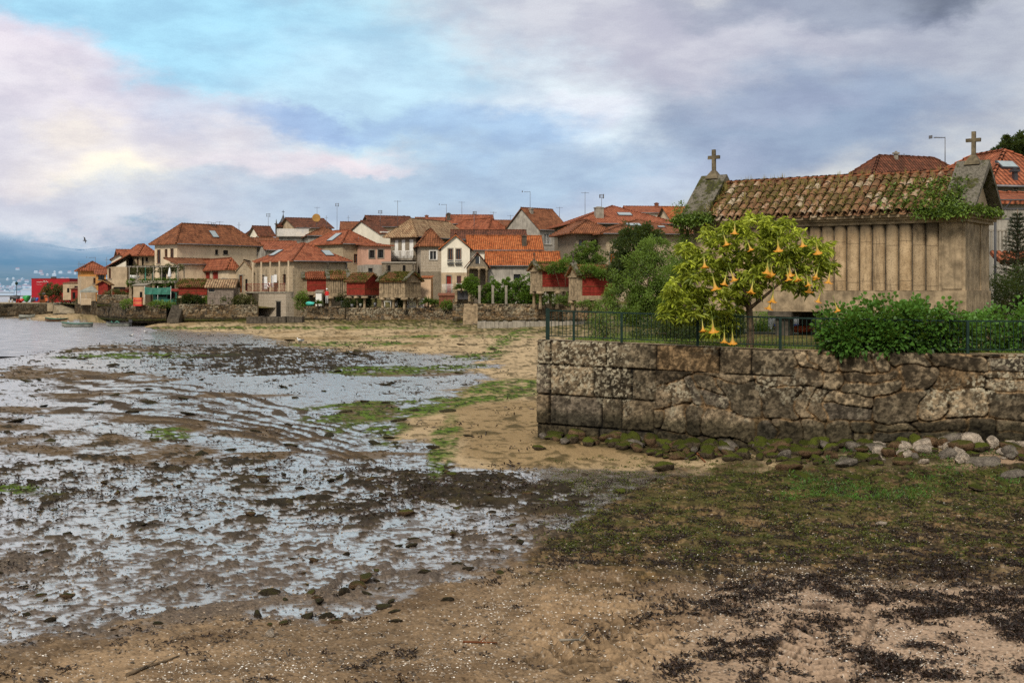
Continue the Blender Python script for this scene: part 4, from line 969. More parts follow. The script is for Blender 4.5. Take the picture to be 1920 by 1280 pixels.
# stone gable slabs with a cross
M['granitec'] = plain('dark_lichen_granite', (.17, .14, .09), var=.5, sc=4, bump=.5, bsc=14, grime=.5)
t = NT('mossy_gable_stone'); co = t.co(); n1 = t.noise(co, 1.7, 6, .7); n2 = t.noise(co, 10, 5, .7)
c = t.mix(t.ramp(n2, .35, .65), (.10, .09, .07, 1), (.34, .31, .25, 1)); c = t.mix(t.ramp(n1, .46, .56), c, (.065, .068, .02, 1)); c = t.mix(t.math('MULTIPLY', t.ramp(n2, .46, .56), .75), c, (.03, .028, .02, 1))
M['gable'] = t.surf(Base_Color=c, Roughness=.9, Normal=t.bump(n2, .8, .05))
for (ya, yb, nm) in ((-.38, .62, 'front'), (LL-.62, LL+.38, 'back')):
    za, zt_ = ze-.02, zr+.34; mb = MB(); th = .16
    for side in (-1, 1):
        xe = WW/2+side*(half+.02); xm = WW/2
        A = [(xe, za), (xm, zt_), (xm, zt_-th*1.5), (xe-side*.10, za-.02)]
        for y_ in (ya, yb):
            pl = [(x_, y_, z_) for x_, z_ in A]; mb.face(pl if (side > 0) == (y_ == yb) else pl[::-1])
        for i in range(4):
            (x0, z0), (x1, z1) = A[i], A[(i+1) % 4]; q = [(x0, ya, z0), (x1, ya, z1), (x1, yb, z1), (x0, yb, z0)]; mb.face(q if side > 0 else q[::-1])
    g_ = mb.build('gable_slab', M['gable'], hr, jitter=.05)
    mb = MB(); yi = -.02 if nm == 'front' else LL+.02
    yo = .30 if nm == 'front' else LL-.3
    tri = [(-.05, zc2+.022), (WW+.05, zc2+.022), (WW/2, zr+.05)]
    mb.face([(x_, yi, z_) for x_, z_ in tri]); mb.face([(x_, yo, z_) for x_, z_ in tri][::-1]); mb.build('gable_wall', M['beige'], hr)
    # cross on its little pedestal
    yc = (ya+yb)/2; mb = MB(); mb.lathe((WW/2, yc, zt_-.14), [(.24, 0), (.20, .10), (.10, .26), (.075, .30)], 4, True)
    c0 = zt_+.14; mb.box(WW/2-.055, yc-.06, c0, WW/2+.055, yc+.06, c0+.76); mb.box(WW/2-.057, yc-.22, c0+.43, WW/2+.057, yc+.22, c0+.55)
    mb.build('cross', M['granitec'], hr, jitter=.03)
# plants on the roof
def roof_pt(yl, f, side=-1): return Vector((WW/2+side*half*(1-f), yl, ze+(zr-ze)*f))
pc = []; 
for i in range(420):
    yl = random.uniform(.1, 2.6)**1.0; f = random.uniform(0, .75)
    if random.random() < math.exp(-yl*.85)*1.3: pc.append(roof_pt(yl, f)+Vector((-.03, 0, .05)))
for i in range(90): pc.append(roof_pt(random.uniform(-.4, 1.4), random.uniform(-.12, .08))+Vector((-.06, 0, -.02)))
for i in range(150):
    yl = LL+random.uniform(-.9, .5); pc.append(roof_pt(yl, random.uniform(-.1, .06)))
for i in range(60): pc.append(Vector((random.uniform(-.3, WW+.3), -.34, zc2+.05)))
pc = np.array(pc); P = np.repeat(pc, 11, 0)+rng.normal(0, .07, (len(pc)*11, 3)); dd = rng.normal(0, 1, P.shape)+[-.5, 0, .3]
leaves('ivy', P, unit(dd), .13, .07, M['leaf_grn'], rng.random(len(P)), hr, oval=False)
pc = []
for i in range(800):
    yl = random.uniform(.3, LL-.4); f = random.random()
    if fbm(np.array([yl*1.1]), np.array([f*3]), 3, 8)[0] > .43: pc.append(roof_pt(yl, f)+Vector((0, 0, .06)))
pc = np.array(pc); P = np.repeat(pc, 8, 0)+rng.normal(0, .06, (len(pc)*8, 3))*[1, 1, .4]; dd = rng.normal(0, .7, P.shape)+[-.3, 0, .7]
leaves('moss_cushions', P, unit(dd), .07, .05, M['leaf_moss'], rng.random(len(P)), hr)
pc = np.array([roof_pt(random.uniform(.5, LL-.6), min(1, random.random()**.7))+Vector((0, 0, .05)) for i in range(110)])
P = np.repeat(pc, 9, 0)+rng.normal(0, .035, (len(pc)*9, 3))*[1, 1, .2]; dd = rng.normal(0, .10, P.shape)+[0, 0, 1]
leaves('dry_grass', P, unit(dd), .10+.22*rng.random(len(P)), .016, M['leaf_dry'], rng.random(len(P)), hr, droop=.02)

# ------------------------------------------------------------ trumpet tree
tb = Wp(1406, 652, 33.3); tb.z = 2.80
tr = empty('trumpet_tree', tb, 0, 'yellow green tree hung with orange trumpet flowers in front of the big stone granary', 'tree')
mb = MB(); Q = lambda px, py, dy=0: Wp(px, py, 33.3+dy)-tb
mb.path([Vector((0, 0, -.1)), Q(1408, 620), Q(1405, 580, .1), Q(1400, 552, .1)], [.11, .095, .085, .075], 9)
for pth, r0 in (([(1402, 556, .1), (1385, 520, .3), (1360, 480, .2), (1340, 455, 0)], .06), ([(1402, 556, .1), (1425, 515, 0), (1440, 470, .2), (1445, 430, .3)], .06), ([(1404, 580, .1), (1440, 550, -.1), (1480, 515, -.2), (1530, 490, -.2)], .055), ([(1403, 575, .1), (1370, 560, -.2), (1320, 555, -.4), (1270, 560, -.4)], .05), ([(1425, 515, 0), (1470, 480, .4), (1510, 455, .3)], .035), ([(1385, 520, .3), (1345, 520, .5), (1300, 500, .3)], .035)):
    mb.path([Q(*p) for p in pth], [r0*(1-.25*i) for i in range(len(pth))], 6)
mb.build('trunk', M['bark'], tr)
E = [(1410, 450, 70, 38), (1350, 478, 60, 34), (1465, 455, 55, 32), (1310, 520, 48, 40), (1285, 572, 44, 24), (1345, 560, 50, 36), (1395, 520, 66, 46), (1460, 505, 60, 36), (1515, 488, 46, 32), (1535, 470, 25, 28), (1360, 600, 20, 24), (1500, 530, 40, 20), (1260, 575, 20, 16), (1330, 440, 25, 20), (1415, 415, 40, 14), (1262, 545, 26, 20), (1300, 598, 34, 16), (1244, 588, 16, 12), (1552, 500, 14, 12), (1290, 470, 18, 16), (1368, 425, 16, 12), (1475, 422, 14, 12), (1340, 625, 16, 14)]
cl = []
for (px, py, rx, ry) in E:
    k = int(6+rx*ry/60)
    for j in range(k):
        q = rng.normal(0, 1, 3); q = q/np.linalg.norm(q)*(.55+.45*rng.random()); c_ = Wp(px+q[0]*rx, py-q[2]*ry, 33.2+q[1]*1.15); cl.append((c_, q[2]*.5+.5, rng.random()))
Pn = []; Dn = []; Tn = []
for c_, up_, rr_ in cl:
    m = 20; az_ = rng.random(m)*6.28; elv = rng.normal(.15, .4, m)
    d_ = np.stack([np.cos(az_)*np.cos(elv), np.sin(az_)*np.cos(elv), np.sin(elv)], 1); Dn.append(d_); Pn.append(np.array(c_)+d_*.03+rng.normal(0, .03, (m, 3))); Tn.append(-.02+.50*up_+.38*rr_+.5*(rng.random(m)-.4))  # leaves lighter towards clump tops, crown shading put into the tint
P = np.concatenate(Pn)-np.array(tb); Dv = unit(np.concatenate(Dn)); Tn = np.concatenate(Tn)
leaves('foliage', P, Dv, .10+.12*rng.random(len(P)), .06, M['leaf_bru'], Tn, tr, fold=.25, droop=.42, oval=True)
t = NT('orange_trumpet_petals'); co = t.co(); z_ = t.n('ShaderNodeSeparateXYZ', Vector=co).outputs[2]
c = t.mix(t.ramp(z_, -.36, -.12), (.80, .34, .03, 1), (.62, .58, .14, 1)); c = t.mix(t.ramp(z_, -.12, -.03), c, (.22, .30, .05, 1))
b_ = t.n('ShaderNodeBsdfPrincipled', Base_Color=c, Roughness=.5); x_ = t.n('ShaderNodeBsdfTranslucent', Color=c); mx = t.n('ShaderNodeMixShader', Fac=.35); t.set(mx.inputs[1], b_); t.set(mx.inputs[2], x_); t.n('ShaderNodeOutputMaterial', Surface=mx)
M['flower'] = t.m
def trumpet(seed):
    mb = MB(); prof = [(.009, 0), (.012, -.08), (.014, -.15), (.022, -.22), (.034, -.27), (.062, -.312), (.105, -.322)]
    n = 20; r = random.Random(seed)
    for j, (rad, z) in enumerate(prof):
        for i in range(n):
            w = 2*math.pi*i/n; lobe = max(0, math.cos(5*w))**.7 if j >= 5 else 0
            rr = rad*(1+(.35*lobe-.18 if j == 6 else .06*lobe if j == 5 else 0)); mb.v.append((rr*math.cos(w), rr*math.sin(w), z+(.02*lobe-.015 if j == 6 else 0)+r.uniform(-.003, .003)))
    for j in range(len(prof)-1):
        for i in range(n):
            i2 = (i+1) % n; mb.f.append((j*n+i, j*n+i2, (j+1)*n+i2, (j+1)*n+i)); mb.sm.append(True); mb.uv += [(0, 0)]*4
    mb.tube((0, 0, 0), (0, .01, .10), .008, .006, 5)
    o = mb.build('flower', M['flower'], tr); return o
fl = [(335,880),(280,1108),(335,1112),(402,1168),(445,1175),(670,948),(662,988),(645,812),(655,800),(755,805),(785,835),(870,893),(885,824),(930,950),(980,845),(1000,1000),(415,855),(430,835),(525,670),(460,575),(395,640),(690,670),(900,685),(640,790),(915,820),(740,830),(850,860),(290,760),(560,900),(820,645)]
base = trumpet(1)
for i, (fx, fy) in enumerate(fl):
    px, py = 1220+fx/2.909, 240+fy/2.909; o = base if i == 0 else base.copy()
    if i: COL.objects.link(o)
    o.parent = tr; p = Wp(px, py, 32.0+(.35 if i in (5, 6) else random.uniform(-.25, .2)))-tb; s_ = random.uniform(.85, 1.15)*(1.15 if i < 8 else 1)
    o.location = p+Vector((0, 0, .318*s_)); o.scale = (s_, s_, s_); o.rotation_euler = (random.uniform(-.28, .28), random.uniform(-.28, .28), random.random()*6)

# ------------------------------------------------------------ shrubs of the garden
def shrub(name, ells, n, L, wd, mat, label, cat='shrub', group=None, stem=None, clump=.3, ncl=60, oval=False, droop=.25, tshift=0, part='foliage'):
    e0 = ells[0]; zb_ = stem if stem is not None else min(e[2]-e[5] for e in ells)
    root = empty(name, (e0[0], e0[1], zb_), 0, label, cat, group); lo = np.array(root.location)
    P, O, T = crown_pts(ells, n, clump, ncl)
    leaves(part, P-lo, O, L*(.7+.6*rng.random(len(P))), wd, mat, T+tshift, root, oval=oval, droop=droop)
    mb = MB()
    for e in ells:
        c_ = Vector(e[:3])-Vector(lo); r_ = .035+.02*e[5]
        mb.path([Vector((random.uniform(-.1, .1), random.uniform(-.1, .1), 0)), Vector((c_.x*.5, c_.y*.5, c_.z*.45)), c_], [r_, r_*.8, r_*.4], 5)
        for k in range(5): mb.tube(c_*.8, c_+Vector((random.uniform(-1, 1)*e[3], random.uniform(-1, 1)*e[4], random.uniform(-.2, 1)*e[5]))*.7, r_*.4, .008, 4, False)
    mb.build('stems', M['bark'], root)
    return root
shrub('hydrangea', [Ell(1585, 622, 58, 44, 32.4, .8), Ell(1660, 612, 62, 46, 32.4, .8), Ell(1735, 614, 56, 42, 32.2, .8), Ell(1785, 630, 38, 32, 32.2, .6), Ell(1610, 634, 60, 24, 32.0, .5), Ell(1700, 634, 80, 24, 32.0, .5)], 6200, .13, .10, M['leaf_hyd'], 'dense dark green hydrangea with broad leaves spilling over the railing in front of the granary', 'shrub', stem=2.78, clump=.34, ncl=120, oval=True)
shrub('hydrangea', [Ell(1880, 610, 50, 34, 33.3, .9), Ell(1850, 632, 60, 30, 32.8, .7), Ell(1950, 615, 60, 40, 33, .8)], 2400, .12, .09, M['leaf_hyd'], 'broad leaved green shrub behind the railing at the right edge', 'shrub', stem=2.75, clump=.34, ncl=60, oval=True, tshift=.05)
shrub('laurel_bush', [Ell(1138, 612, 26, 30, 36.2, .5), Ell(1120, 602, 14, 20, 36.2, .4)], 2200, .055, .03, M['leaf_grn'], 'small loose green bush behind the left part of the railing', stem=2.9, tshift=-.05)
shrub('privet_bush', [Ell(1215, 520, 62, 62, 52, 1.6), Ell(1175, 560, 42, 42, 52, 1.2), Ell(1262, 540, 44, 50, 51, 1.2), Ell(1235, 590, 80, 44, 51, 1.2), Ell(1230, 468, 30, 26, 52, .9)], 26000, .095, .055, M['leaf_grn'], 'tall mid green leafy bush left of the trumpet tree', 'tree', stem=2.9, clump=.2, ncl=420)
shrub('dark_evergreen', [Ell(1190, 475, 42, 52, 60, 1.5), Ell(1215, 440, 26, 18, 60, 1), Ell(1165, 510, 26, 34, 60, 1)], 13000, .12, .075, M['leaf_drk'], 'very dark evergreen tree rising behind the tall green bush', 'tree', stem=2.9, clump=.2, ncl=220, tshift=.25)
shrub('climbing_plant', [Ell(1283, 480, 16, 40, 44.5, .5), Ell(1278, 410, 9, 30, 44.6, .3), Ell(1290, 430, 8, 30, 44.4, .3), Ell(1275, 520, 26, 30, 44.3, .6)], 5200, .07, .045, M['leaf_grn'], 'thin climber hanging at the left end of the big granary', 'plant', stem=2.9)
shrub('dark_undergrowth', [Ell(1300, 610, 70, 32, 40, 1.2), Ell(1240, 625, 60, 26, 38.5, 1.), Ell(1375, 622, 26, 30, 41, .8)], 10000, .08, .05, M['leaf_drk'], 'dark undergrowth behind the railing below the trumpet tree', 'shrub', stem=2.9, tshift=.15)
for (px, py, rx, ry, Y_, lb) in ((1440, 603, 22, 14, 52, 'yellow green bush seen under the granary'), (1470, 598, 20, 10, 56, 'round bush farther back under the granary'), (1425, 622, 10, 8, 47, 'small bright bush beside a granary leg'), (1545, 600, 40, 14, 60, 'wide hedge glimpsed through the legs of the granary')):
    shrub('garden_bush', [Ell(px, py, rx, ry, Y_, .5)], 1200, .08, .05, M['leaf_hdg'], lb, stem=2.85, tshift=.2)
# things under and behind the granary
mb = MB(); p = Wp(1487, 628, 48); rt = empty('garden_boat', (p.x, p.y, 2.86), .2, 'small white and blue boat parked on the grass behind the granary', 'boat')
def hull(L_, B_, Hh, n=11, sheer=.25, stern=.75):
    rows = []
    for i in range(n):
        f_ = i/(n-1); w = B_/2*((1-(max(0, f_-.35)/.65)**2.2))*(stern+(1-stern)*min(1, f_/.35)); w = max(w, .015)
        zt = Hh*(1+sheer*(2*f_-1)**2*(1 if f_ > .5 else .4)); zk = Hh*.45*max(0, (f_-.7)/.3)**2
        x_ = -L_/2+L_*f_
        rows.append([(x_, -w, zt), (x_, -w*.93, zt*.55+zk*.4), (x_, -w*.6, .10*Hh+zk), (x_, 0, zk), (x_, w*.6, .10*Hh+zk), (x_, w*.93, zt*.55+zk*.4), (x_, w, zt)])
    return rows
def hull_mesh(mb, rows, inner=.05):
    n = len(rows); k = len(mb.v); m = 7
    for r_ in rows: mb.v += r_
    for r_ in rows:
        mb.v += [(x_, y_*(1-inner*1.2/max(.2, abs(y_)+.01)) if abs(y_) > .2 else y_*.7, z_+(.06 if 0 < j < 6 else 0)) for j, (x_, y_, z_) in enumerate(r_)]
    for i in range(n-1):
        for j in range(m-1):
            a = k+i*m+j; mb.f.append((a, a+m, a+m+1, a+1)); mb.sm.append(True); mb.uv += [(0, 0)]*4
            b = a+n*m; mb.f.append((b+1, b+m+1, b+m, b)); mb.sm.append(True); mb.uv += [(0, 0)]*4
        for j in (0, m-1):
            a = k+i*m+j; b = a+n*m; mb.f.append((a, b, b+m, a+m)); mb.sm.append(False); mb.uv += [(0, 0)]*4
    mb.f.append(tuple(k+j for j in range(m))); mb.sm.append(False); mb.uv += [(0, 0)]*m
    mb.f.append(tuple(k+n*m+j for j in range(m))[::-1]); mb.sm.append(False); mb.uv += [(0, 0)]*m
mb = MB(); hull_mesh(mb, hull(1.8, .7, .4)); mb.build('hull', M['whitep'], rt); mb = MB(); mb.box(-.85, -.36, .14, .6, .36, .20); mb.build('stripe', M['blue'], rt)
mb = MB(); mb.box(-.2, -.25, .38, .3, .25, .62); mb.build('cabin', M['metal'], rt)
p = Wp(1503, 640, 44); rt = empty('kayak', (p.x, p.y, 2.86), .1, 'orange red plastic kayak lying on the grass behind the granary leg', 'kayak')
mb = MB(); mb.lathe((0, 0, 0), [(.03, -.5), (.11, -.3), (.14, 0), (.11, .3), (.03, .5)], 10); o = mb.build('hull', M['orange'], rt); o.rotation_euler = (0, R(90), 0); o.location.z = .13
mb = MB(); mb.lathe((0, 0, .24), [(.09, 0), (.10, .03), (.07, .04)], 10); mb.build('cockpit_rim', M['dark'], rt)
# ------------------------------------------------------------ village ground
def seg_t(C, d, px):
    k = (px-CX)/F; return (k*C[1]-C[0])/(d[0]-k*d[1])
VG = [(-46, 166), (-29, 163), (-17, 161), (-7, 156), (-4, 142), (14, 138), (60, 130)]
xs_ = np.linspace(-130, 120, 320); rw = np.array([0, .6, 4, 10, 20, 35, 60, 100, 160])
yl_ = np.interp(xs_, [-130, -79.5, -78, -70, -62, -48.3, -31, -17, -7.8, -7.4, -4.2, -3.8, 14, 60, 120], [222, 222, 219, 206, 191, 161.2, 161.2, 161.0, 157.2, 157.0, 156, 140.2, 134.2, 130, 128])
VX = np.repeat(xs_[None], len(rw), 0); VY = yl_[None]+rw[:, None]*np.interp(VX, [-84, -74], [.1, 1]); VZ = 2.30+(VY-yl_[None])*.055*np.interp(VX, [-84, -75, -60, -40], [0, .2, .4, 1])
tag(np_mesh('village_ground', np.stack([VX, VY, VZ], -1).reshape(-1, 3), grid_faces(*VX.shape), M['soil']), kind='structure')

class Frame:
    """a thing with a near vertical edge at C; local x runs along its right face, local y along its left face"""
    def __init__(s, name, px, Yd, a, zbase, label, cat, group=None, loc=None):
        p = Wp(px, HY, Yd) if loc is None else Vector(loc); s.C = Vector((p.x, p.y, zbase)); s.a = R(a)
        s.root = empty(name, s.C, s.a, label, cat, group); s.Yd = s.C.y
        s.dx = Vector((math.cos(s.a), math.sin(s.a), 0)); s.dy = Vector((-math.sin(s.a), math.cos(s.a), 0))
    def len_to(s, face, px): return seg_t(s.C, s.dx if face == 'R' else s.dy, px)
    def z(s, py, Yd=None): return H+(HY-py)/F*(Yd or s.C.y)-s.C.z
    def hit(s, face, px, py, off=0.):
        o = Vector((0, 0, H))-s.C; d = Vector(((px-CX)/F, 1, (HY-py)/F))
        ol = Vector((o.dot(s.dx), o.dot(s.dy), o.z)); dl = Vector((d.dot(s.dx), d.dot(s.dy), d.z))
        if face == 'R': t_ = (off-ol.y)/dl.y; p = ol+dl*t_; return p.x, p.z
        t_ = (off-ol.x)/dl.x; p = ol+dl*t_; return p.y, p.z
    def loc(s, w): w = Vector(w)-s.C; return Vector((w.dot(s.dx), w.dot(s.dy), w.z))

def fpt(face, s_, z, out):     # local point on a face, 'out' metres proud
    return (s_, -out, z) if face == 'R' else (-out, s_, z)
def fbox(mb, face, s0, z0, s1, z1, o0, o1):
    a = fpt(face, s0, z0, o0); b = fpt(face, s1, z1, o1)
    mb.box(min(a[0], b[0]), min(a[1], b[1]), min(a[2], b[2]), max(a[0], b[0]), max(a[1], b[1]), max(a[2], b[2]))

def house(name, label, px, Yd, a, xl, xr, zb, ye, roof, yr, wall, tile, ov=.45, wins=(), xtra=None, w=None, d=None, cat='house', skyl=(), lower=None, ridge_in=None, chim=(), ants=(), thick=.14):
    f = Frame(name, px, Yd, a, zb, label, cat)
    w = w or f.len_to('R', xr); d = d or f.len_to('L', xl); f.w, f.d = w, d
    he = f.z(ye); f.he = he
    # openings per face
    ops = {'R': [], 'L': []}
    for (fc, x0, y0, x1, y1, kind) in wins:
        s0, _ = f.hit(fc, x0, (y0+y1)/2); s1, _ = f.hit(fc, x1, (y0+y1)/2); _, z0 = f.hit(fc, (x0+x1)/2, y1); _, z1 = f.hit(fc, (x0+x1)/2, y0)
        if s0 > s1: s0, s1 = s1, s0
        mx_ = w if fc == 'R' else d; s0 = max(.08, s0); s1 = min(mx_-.08, s1)
        if s1-s0 > .1: ops[fc].append((s0, max(.02, z0), s1, min(z1, he-.05), kind))
    mb = MB()
    zs_split = f.z(lower[0]) if lower else None
    mbl = MB()
    for fc, mx_ in (('R', w), ('L', d)):
        cs_ = sorted({0, mx_, *[o[0] for o in ops[fc]], *[o[2] for o in ops[fc]]}); cz = sorted({0, he, *[o[1] for o in ops[fc]], *[o[3] for o in ops[fc]], *([zs_split] if lower else [])})
        for s0, s1 in zip(cs_[:-1], cs_[1:]):
            for z0, z1 in zip(cz[:-1], cz[1:]):
                sm, zm = (s0+s1)/2, (z0+z1)/2
                if any(o[0] < sm < o[2] and o[1] < zm < o[3] for o in ops[fc]): continue
                q = [fpt(fc, s0, z0, 0), fpt(fc, s1, z0, 0), fpt(fc, s1, z1, 0), fpt(fc, s0, z1, 0)]
                (mbl if lower and zm < zs_split else mb).face(q if fc == 'R' else q[::-1], [(s0, z0), (s1, z0), (s1, z1), (s0, z1)] if fc == 'R' else [(s0, z1), (s1, z1), (s1, z0), (s0, z0)][::1])
        for (s0, z0, s1, z1, kd) in ops[fc]:       # reveals
            e = -.22
            for A, B in (((s0, z0), (s1, z0)), ((s1, z0), (s1, z1)), ((s1, z1), (s0, z1)), ((s0, z1), (s0, z0))):
                q = [fpt(fc, *A, 0), fpt(fc, *B, 0), fpt(fc, *B, e), fpt(fc, *A, e)]; mb.face(q[::-1] if fc == 'R' else q)
    mb.face([(w, 0, 0), (w, d, 0), (w, d, he), (w, 0, he)], [(0, 0), (d, 0), (d, he), (0, he)]); mb.face([(w, d, 0), (0, d, 0), (0, d, he), (w, d, he)], [(0, 0), (w, 0), (w, he), (0, he)])
    gm = MB(); gm.tube((-ov*.7, -ov-.02, he-.10), (w+ov*.7, -ov-.02, he-.10), .07, n=6); gm.tube((w-.12, -.09, .3), (w-.12, -.09, he-.12), .05, n=5); gm.tube((w-.12, -.09, he-.12), (w-.12, -ov, he-.10), .05, n=5)
    if roof in ('hip', 'x', 'shedy') and w > 4: gm.build('gutter', M['metal'], f.root)
    # ridge height
    cx_, cy_ = w/2, d/2; yc = (f.C+f.dx*cx_+f.dy*cy_).y; hr_ = f.z(yr, yc) if yr else he+.1
    if roof == 'x':
        for xx in (0, w):
            q = [(xx, 0, he), (xx, d, he), (xx, d/2, hr_-.08)]; mb.face(q if xx else q[::-1], [(0, he), (d, he), (d/2, hr_)] if xx else [(d/2, hr_), (d, he), (0, he)])
    if roof == 'y':
        for yy in (0, d):
            q = [(0, yy, he), (w, yy, he), (w/2, yy, hr_-.08)]; mb.face(q if yy == 0 else q[::-1], [(0, he), (w, he), (w/2, hr_)] if yy == 0 else [(w/2, hr_), (w, he), (0, he)])
    if roof == 'mono':   # single slope rising along x
        pass
    mb.build('wall', M[wall], f.root)
    if lower and mbl.f: mbl.build('lower_wall', M[lower[1]], f.root)
    # windows and doors
    for fc in 'RL':
        for (s0, z0, s1, z1, kd) in ops[fc]:
            W_ = s1-s0; hgt = z1-z0
            if kd[0] == 'd':      # door: d + r red / b brown / k dark / w wood
                mb = MB(); fbox(mb, fc, s0, z0, s1, z1, -.20, -.12); dm = {'r': 'redp', 'b': 'wood', 'k': 'dark', 'o': 'wooddoor', 'g': 'woodg'}[kd[1]]
                dr = mb.build('door', M[dm], f.root)
                if W_ > .5: mb = MB(); fbox(mb, fc, s0+W_*.5-.02, z0, s0+W_*.5+.02, z1-.05, -.12, -.09); fbox(mb, fc, s0, z0+hgt*.5, s1, z0+hgt*.5+.06, -.12, -.10); mb.build('door_panel_bars', M[dm], dr)
                if kd[1] == 'k': continue
                mb = MB(); fr_ = .12
                fbox(mb, fc, s0-fr_, z0, s0, z1+fr_, -.02, .03); fbox(mb, fc, s1, z0, s1+fr_, z1+fr_, -.02, .03); fbox(mb, fc, s0, z1, s1, z1+fr_, -.02, .03); mb.build('door_surround', M['conc'], dr)
            else:
                wd = MB(); fw = .06
                c_ = {'w': 'whitep', 'b': 'wood', 's': 'whitep', 'k': 'dark', 'r': 'redp', 'g': 'metal', 'o': 'wooddoor'}[kd[1]]
                if kd[0] == 'h': fbox(wd, fc, s0, z0, s1, z1, -.16, -.10)          # shutter
                else:
                    fbox(wd, fc, s0, z0, s0+fw, z1, -.16, -.10); fbox(wd, fc, s1-fw, z0, s1, z1, -.16, -.10); fbox(wd, fc, s0+fw, z0, s1-fw, z0+fw, -.16, -.10); fbox(wd, fc, s0+fw, z1-fw, s1-fw, z1, -.16, -.10)
                    nb_ = 4 if kd[0] == 'g' else 1
                    for j in range(nb_): m_ = s0+(j+1)*W_/(nb_+1); fbox(wd, fc, m_-.03, z0+fw, m_+.03, z1-fw, -.155, -.105)
                wn = wd.build('window', M[c_], f.root)
                pn = MB(); fbox(pn, fc, s0+.01, z0+.01, s1-.01, z1-.01, -.20, -.17); pn.build('pane', M['glass'], wn)
                sl_ = MB(); fbox(sl_, fc, s0-.10, z0-.12, s1+.10, z0, -.02, .07); sl_.build('sill', M['conc' if wall != 'white' else 'whitep'], wn)
                if kd[-1] == 'f':
                    sf = MB(); e=.13; fbox(sf, fc, s0-e, z0, s0, z1+e, -.02, .025); fbox(sf, fc, s1, z0, s1+e, z1+e, -.02, .025); fbox(sf, fc, s0, z1, s1, z1+e, -.02, .025); sf.build('surround', M['whitep' if kd[1] == 'w' else 'conc'], wn)
    # roof
    mb = MB(); x0, x1, y0, y1 = -ov, w+ov, -ov, d+ov; zE = he-.02; T_ = thick
    sl = []
    if roof == 'hip':
        if w >= d:
            rin = ridge_in if ridge_in is not None else d/2; rin += ov
            A, B = (x0+rin, d/2, hr_), (x1-rin, d/2, hr_)
            sl = [[(x0, y0, zE), (x1, y0, zE), B, A], [(x1, y1, zE), (x0, y1, zE), A, B], [(x0, y1, zE), (x0, y0, zE), A], [(x1, y0, zE), (x1, y1, zE), B]]
        else:
            rin = (ridge_in if ridge_in is not None else w/2)+ov
            A, B = (w/2, y0+rin, hr_), (w/2, y1-rin, hr_)
            sl = [[(x0, y0, zE), (x1, y0, zE), A], [(x1, y1, zE), (x0, y1, zE), B], [(x0, y1, zE), (x0, y0, zE), A, B], [(x1, y0, zE), (x1, y1, zE), B, A]]
        rl = [(A, B)]+[(q, A if (Vector(q)-Vector(A)).length < (Vector(q)-Vector(B)).length else B) for q in ((x0, y0, zE), (x1, y0, zE), (x1, y1, zE), (x0, y1, zE))]
    elif roof == 'x':
        A, B = (x0, d/2, hr_), (x1, d/2, hr_); sl = [[(x0, y0, zE), (x1, y0, zE), B, A], [(x1, y1, zE), (x0, y1, zE), A, B]]; rl = [(A, B)]
    elif roof == 'y':
        A, B = (w/2, y0, hr_), (w/2, y1, hr_); sl = [[(x0, y1, zE), (x0, y0, zE), A, B], [(x1, y0, zE), (x1, y1, zE), B, A]]; rl = [(A, B)]
    elif roof == 'shedy':   # low in front (y0), high behind
        sl = [[(x0, y0, zE), (x1, y0, zE), (x1, y1, hr_), (x0, y1, hr_)]]; rl = [((x0, y1, hr_), (x1, y1, hr_))]
    elif roof == 'shedx':   # high at x0 side, low at x1
        sl = [[(x0, y0, hr_), (x1, y0, zE), (x1, y1, zE), (x0, y1, hr_)]]; rl = []
    elif roof == 'shedl':   # high at x1 side
        sl = [[(x0, y0, zE), (x1, y0, hr_), (x1, y1, hr_), (x0, y1, zE)]]; rl = []
    elif roof == 'flat':
        sl = []; rl = []; m2 = MB(); m2.box(x0, y0, he, x1, y1, he+.18); rt_ = m2.build('roof', M[tile], f.root)
    f.sl = []
    if sl:
        mu = MB()
        for q in sl:
            q = [Vector(p) for p in q]; u_ = (q[1]-q[0]).normalized(); n_ = u_.cross(q[-1]-q[0]).normalized(); v_ = n_.cross(u_)
            mb.face(q, [((p-q[0]).dot(u_), (p-q[0]).dot(v_)) for p in q]); f.sl.append((q, u_, v_, n_))
            mu.face([p-Vector((0, 0, T_)) for p in q][::-1])
            for i in range(len(q)):
                p1, p2 = q[i], q[(i+1) % len(q)]
                mb.face([p1-Vector((0, 0, T_)), p2-Vector((0, 0, T_)), p2, p1], [(0, .1), ((p2-p1).length, .1), ((p2-p1).length, .2), (0, .2)])
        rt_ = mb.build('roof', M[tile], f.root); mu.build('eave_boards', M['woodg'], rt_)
        rr_ = MB()
        for p1, p2 in rl:
            p1, p2 = Vector(p1), Vector(p2); k_ = max(2, int((p2-p1).length/.45))
            for j in range(k_): rr_.tube(p1.lerp(p2, j/k_)+Vector((0, 0, .0)), p1.lerp(p2, (j+1.1)/k_)+Vector((0, 0, -.03)), .13, .10, 6, False)
        if rl: rr_.build('ridge_tiles', M[tile], rt_)
    f.roof = rt_
    def onroof(px, py):
        o = Vector((0, 0, H))-f.C; dd = Vector(((px-CX)/F, 1, (HY-py)/F)); ol = Vector((o.dot(f.dx), o.dot(f.dy), o.z)); dl = Vector((dd.dot(f.dx), dd.dot(f.dy), dd.z)); best = None
        for (q, u_, v_, n_) in f.sl:
            den = dl.dot(n_)
            if abs(den) < 1e-5: continue
            t_ = (q[0]-ol).dot(n_)/den; p = ol+dl*t_
            inside = all((q[(i+1) % len(q)]-q[i]).cross(p-q[i]).dot(n_) > -.3 for i in range(len(q)))
            if inside and n_.z > 0 and (best is None or t_ < best[0]): best = (t_, p, u_, v_, n_)
        return best
    f.onroof = onroof
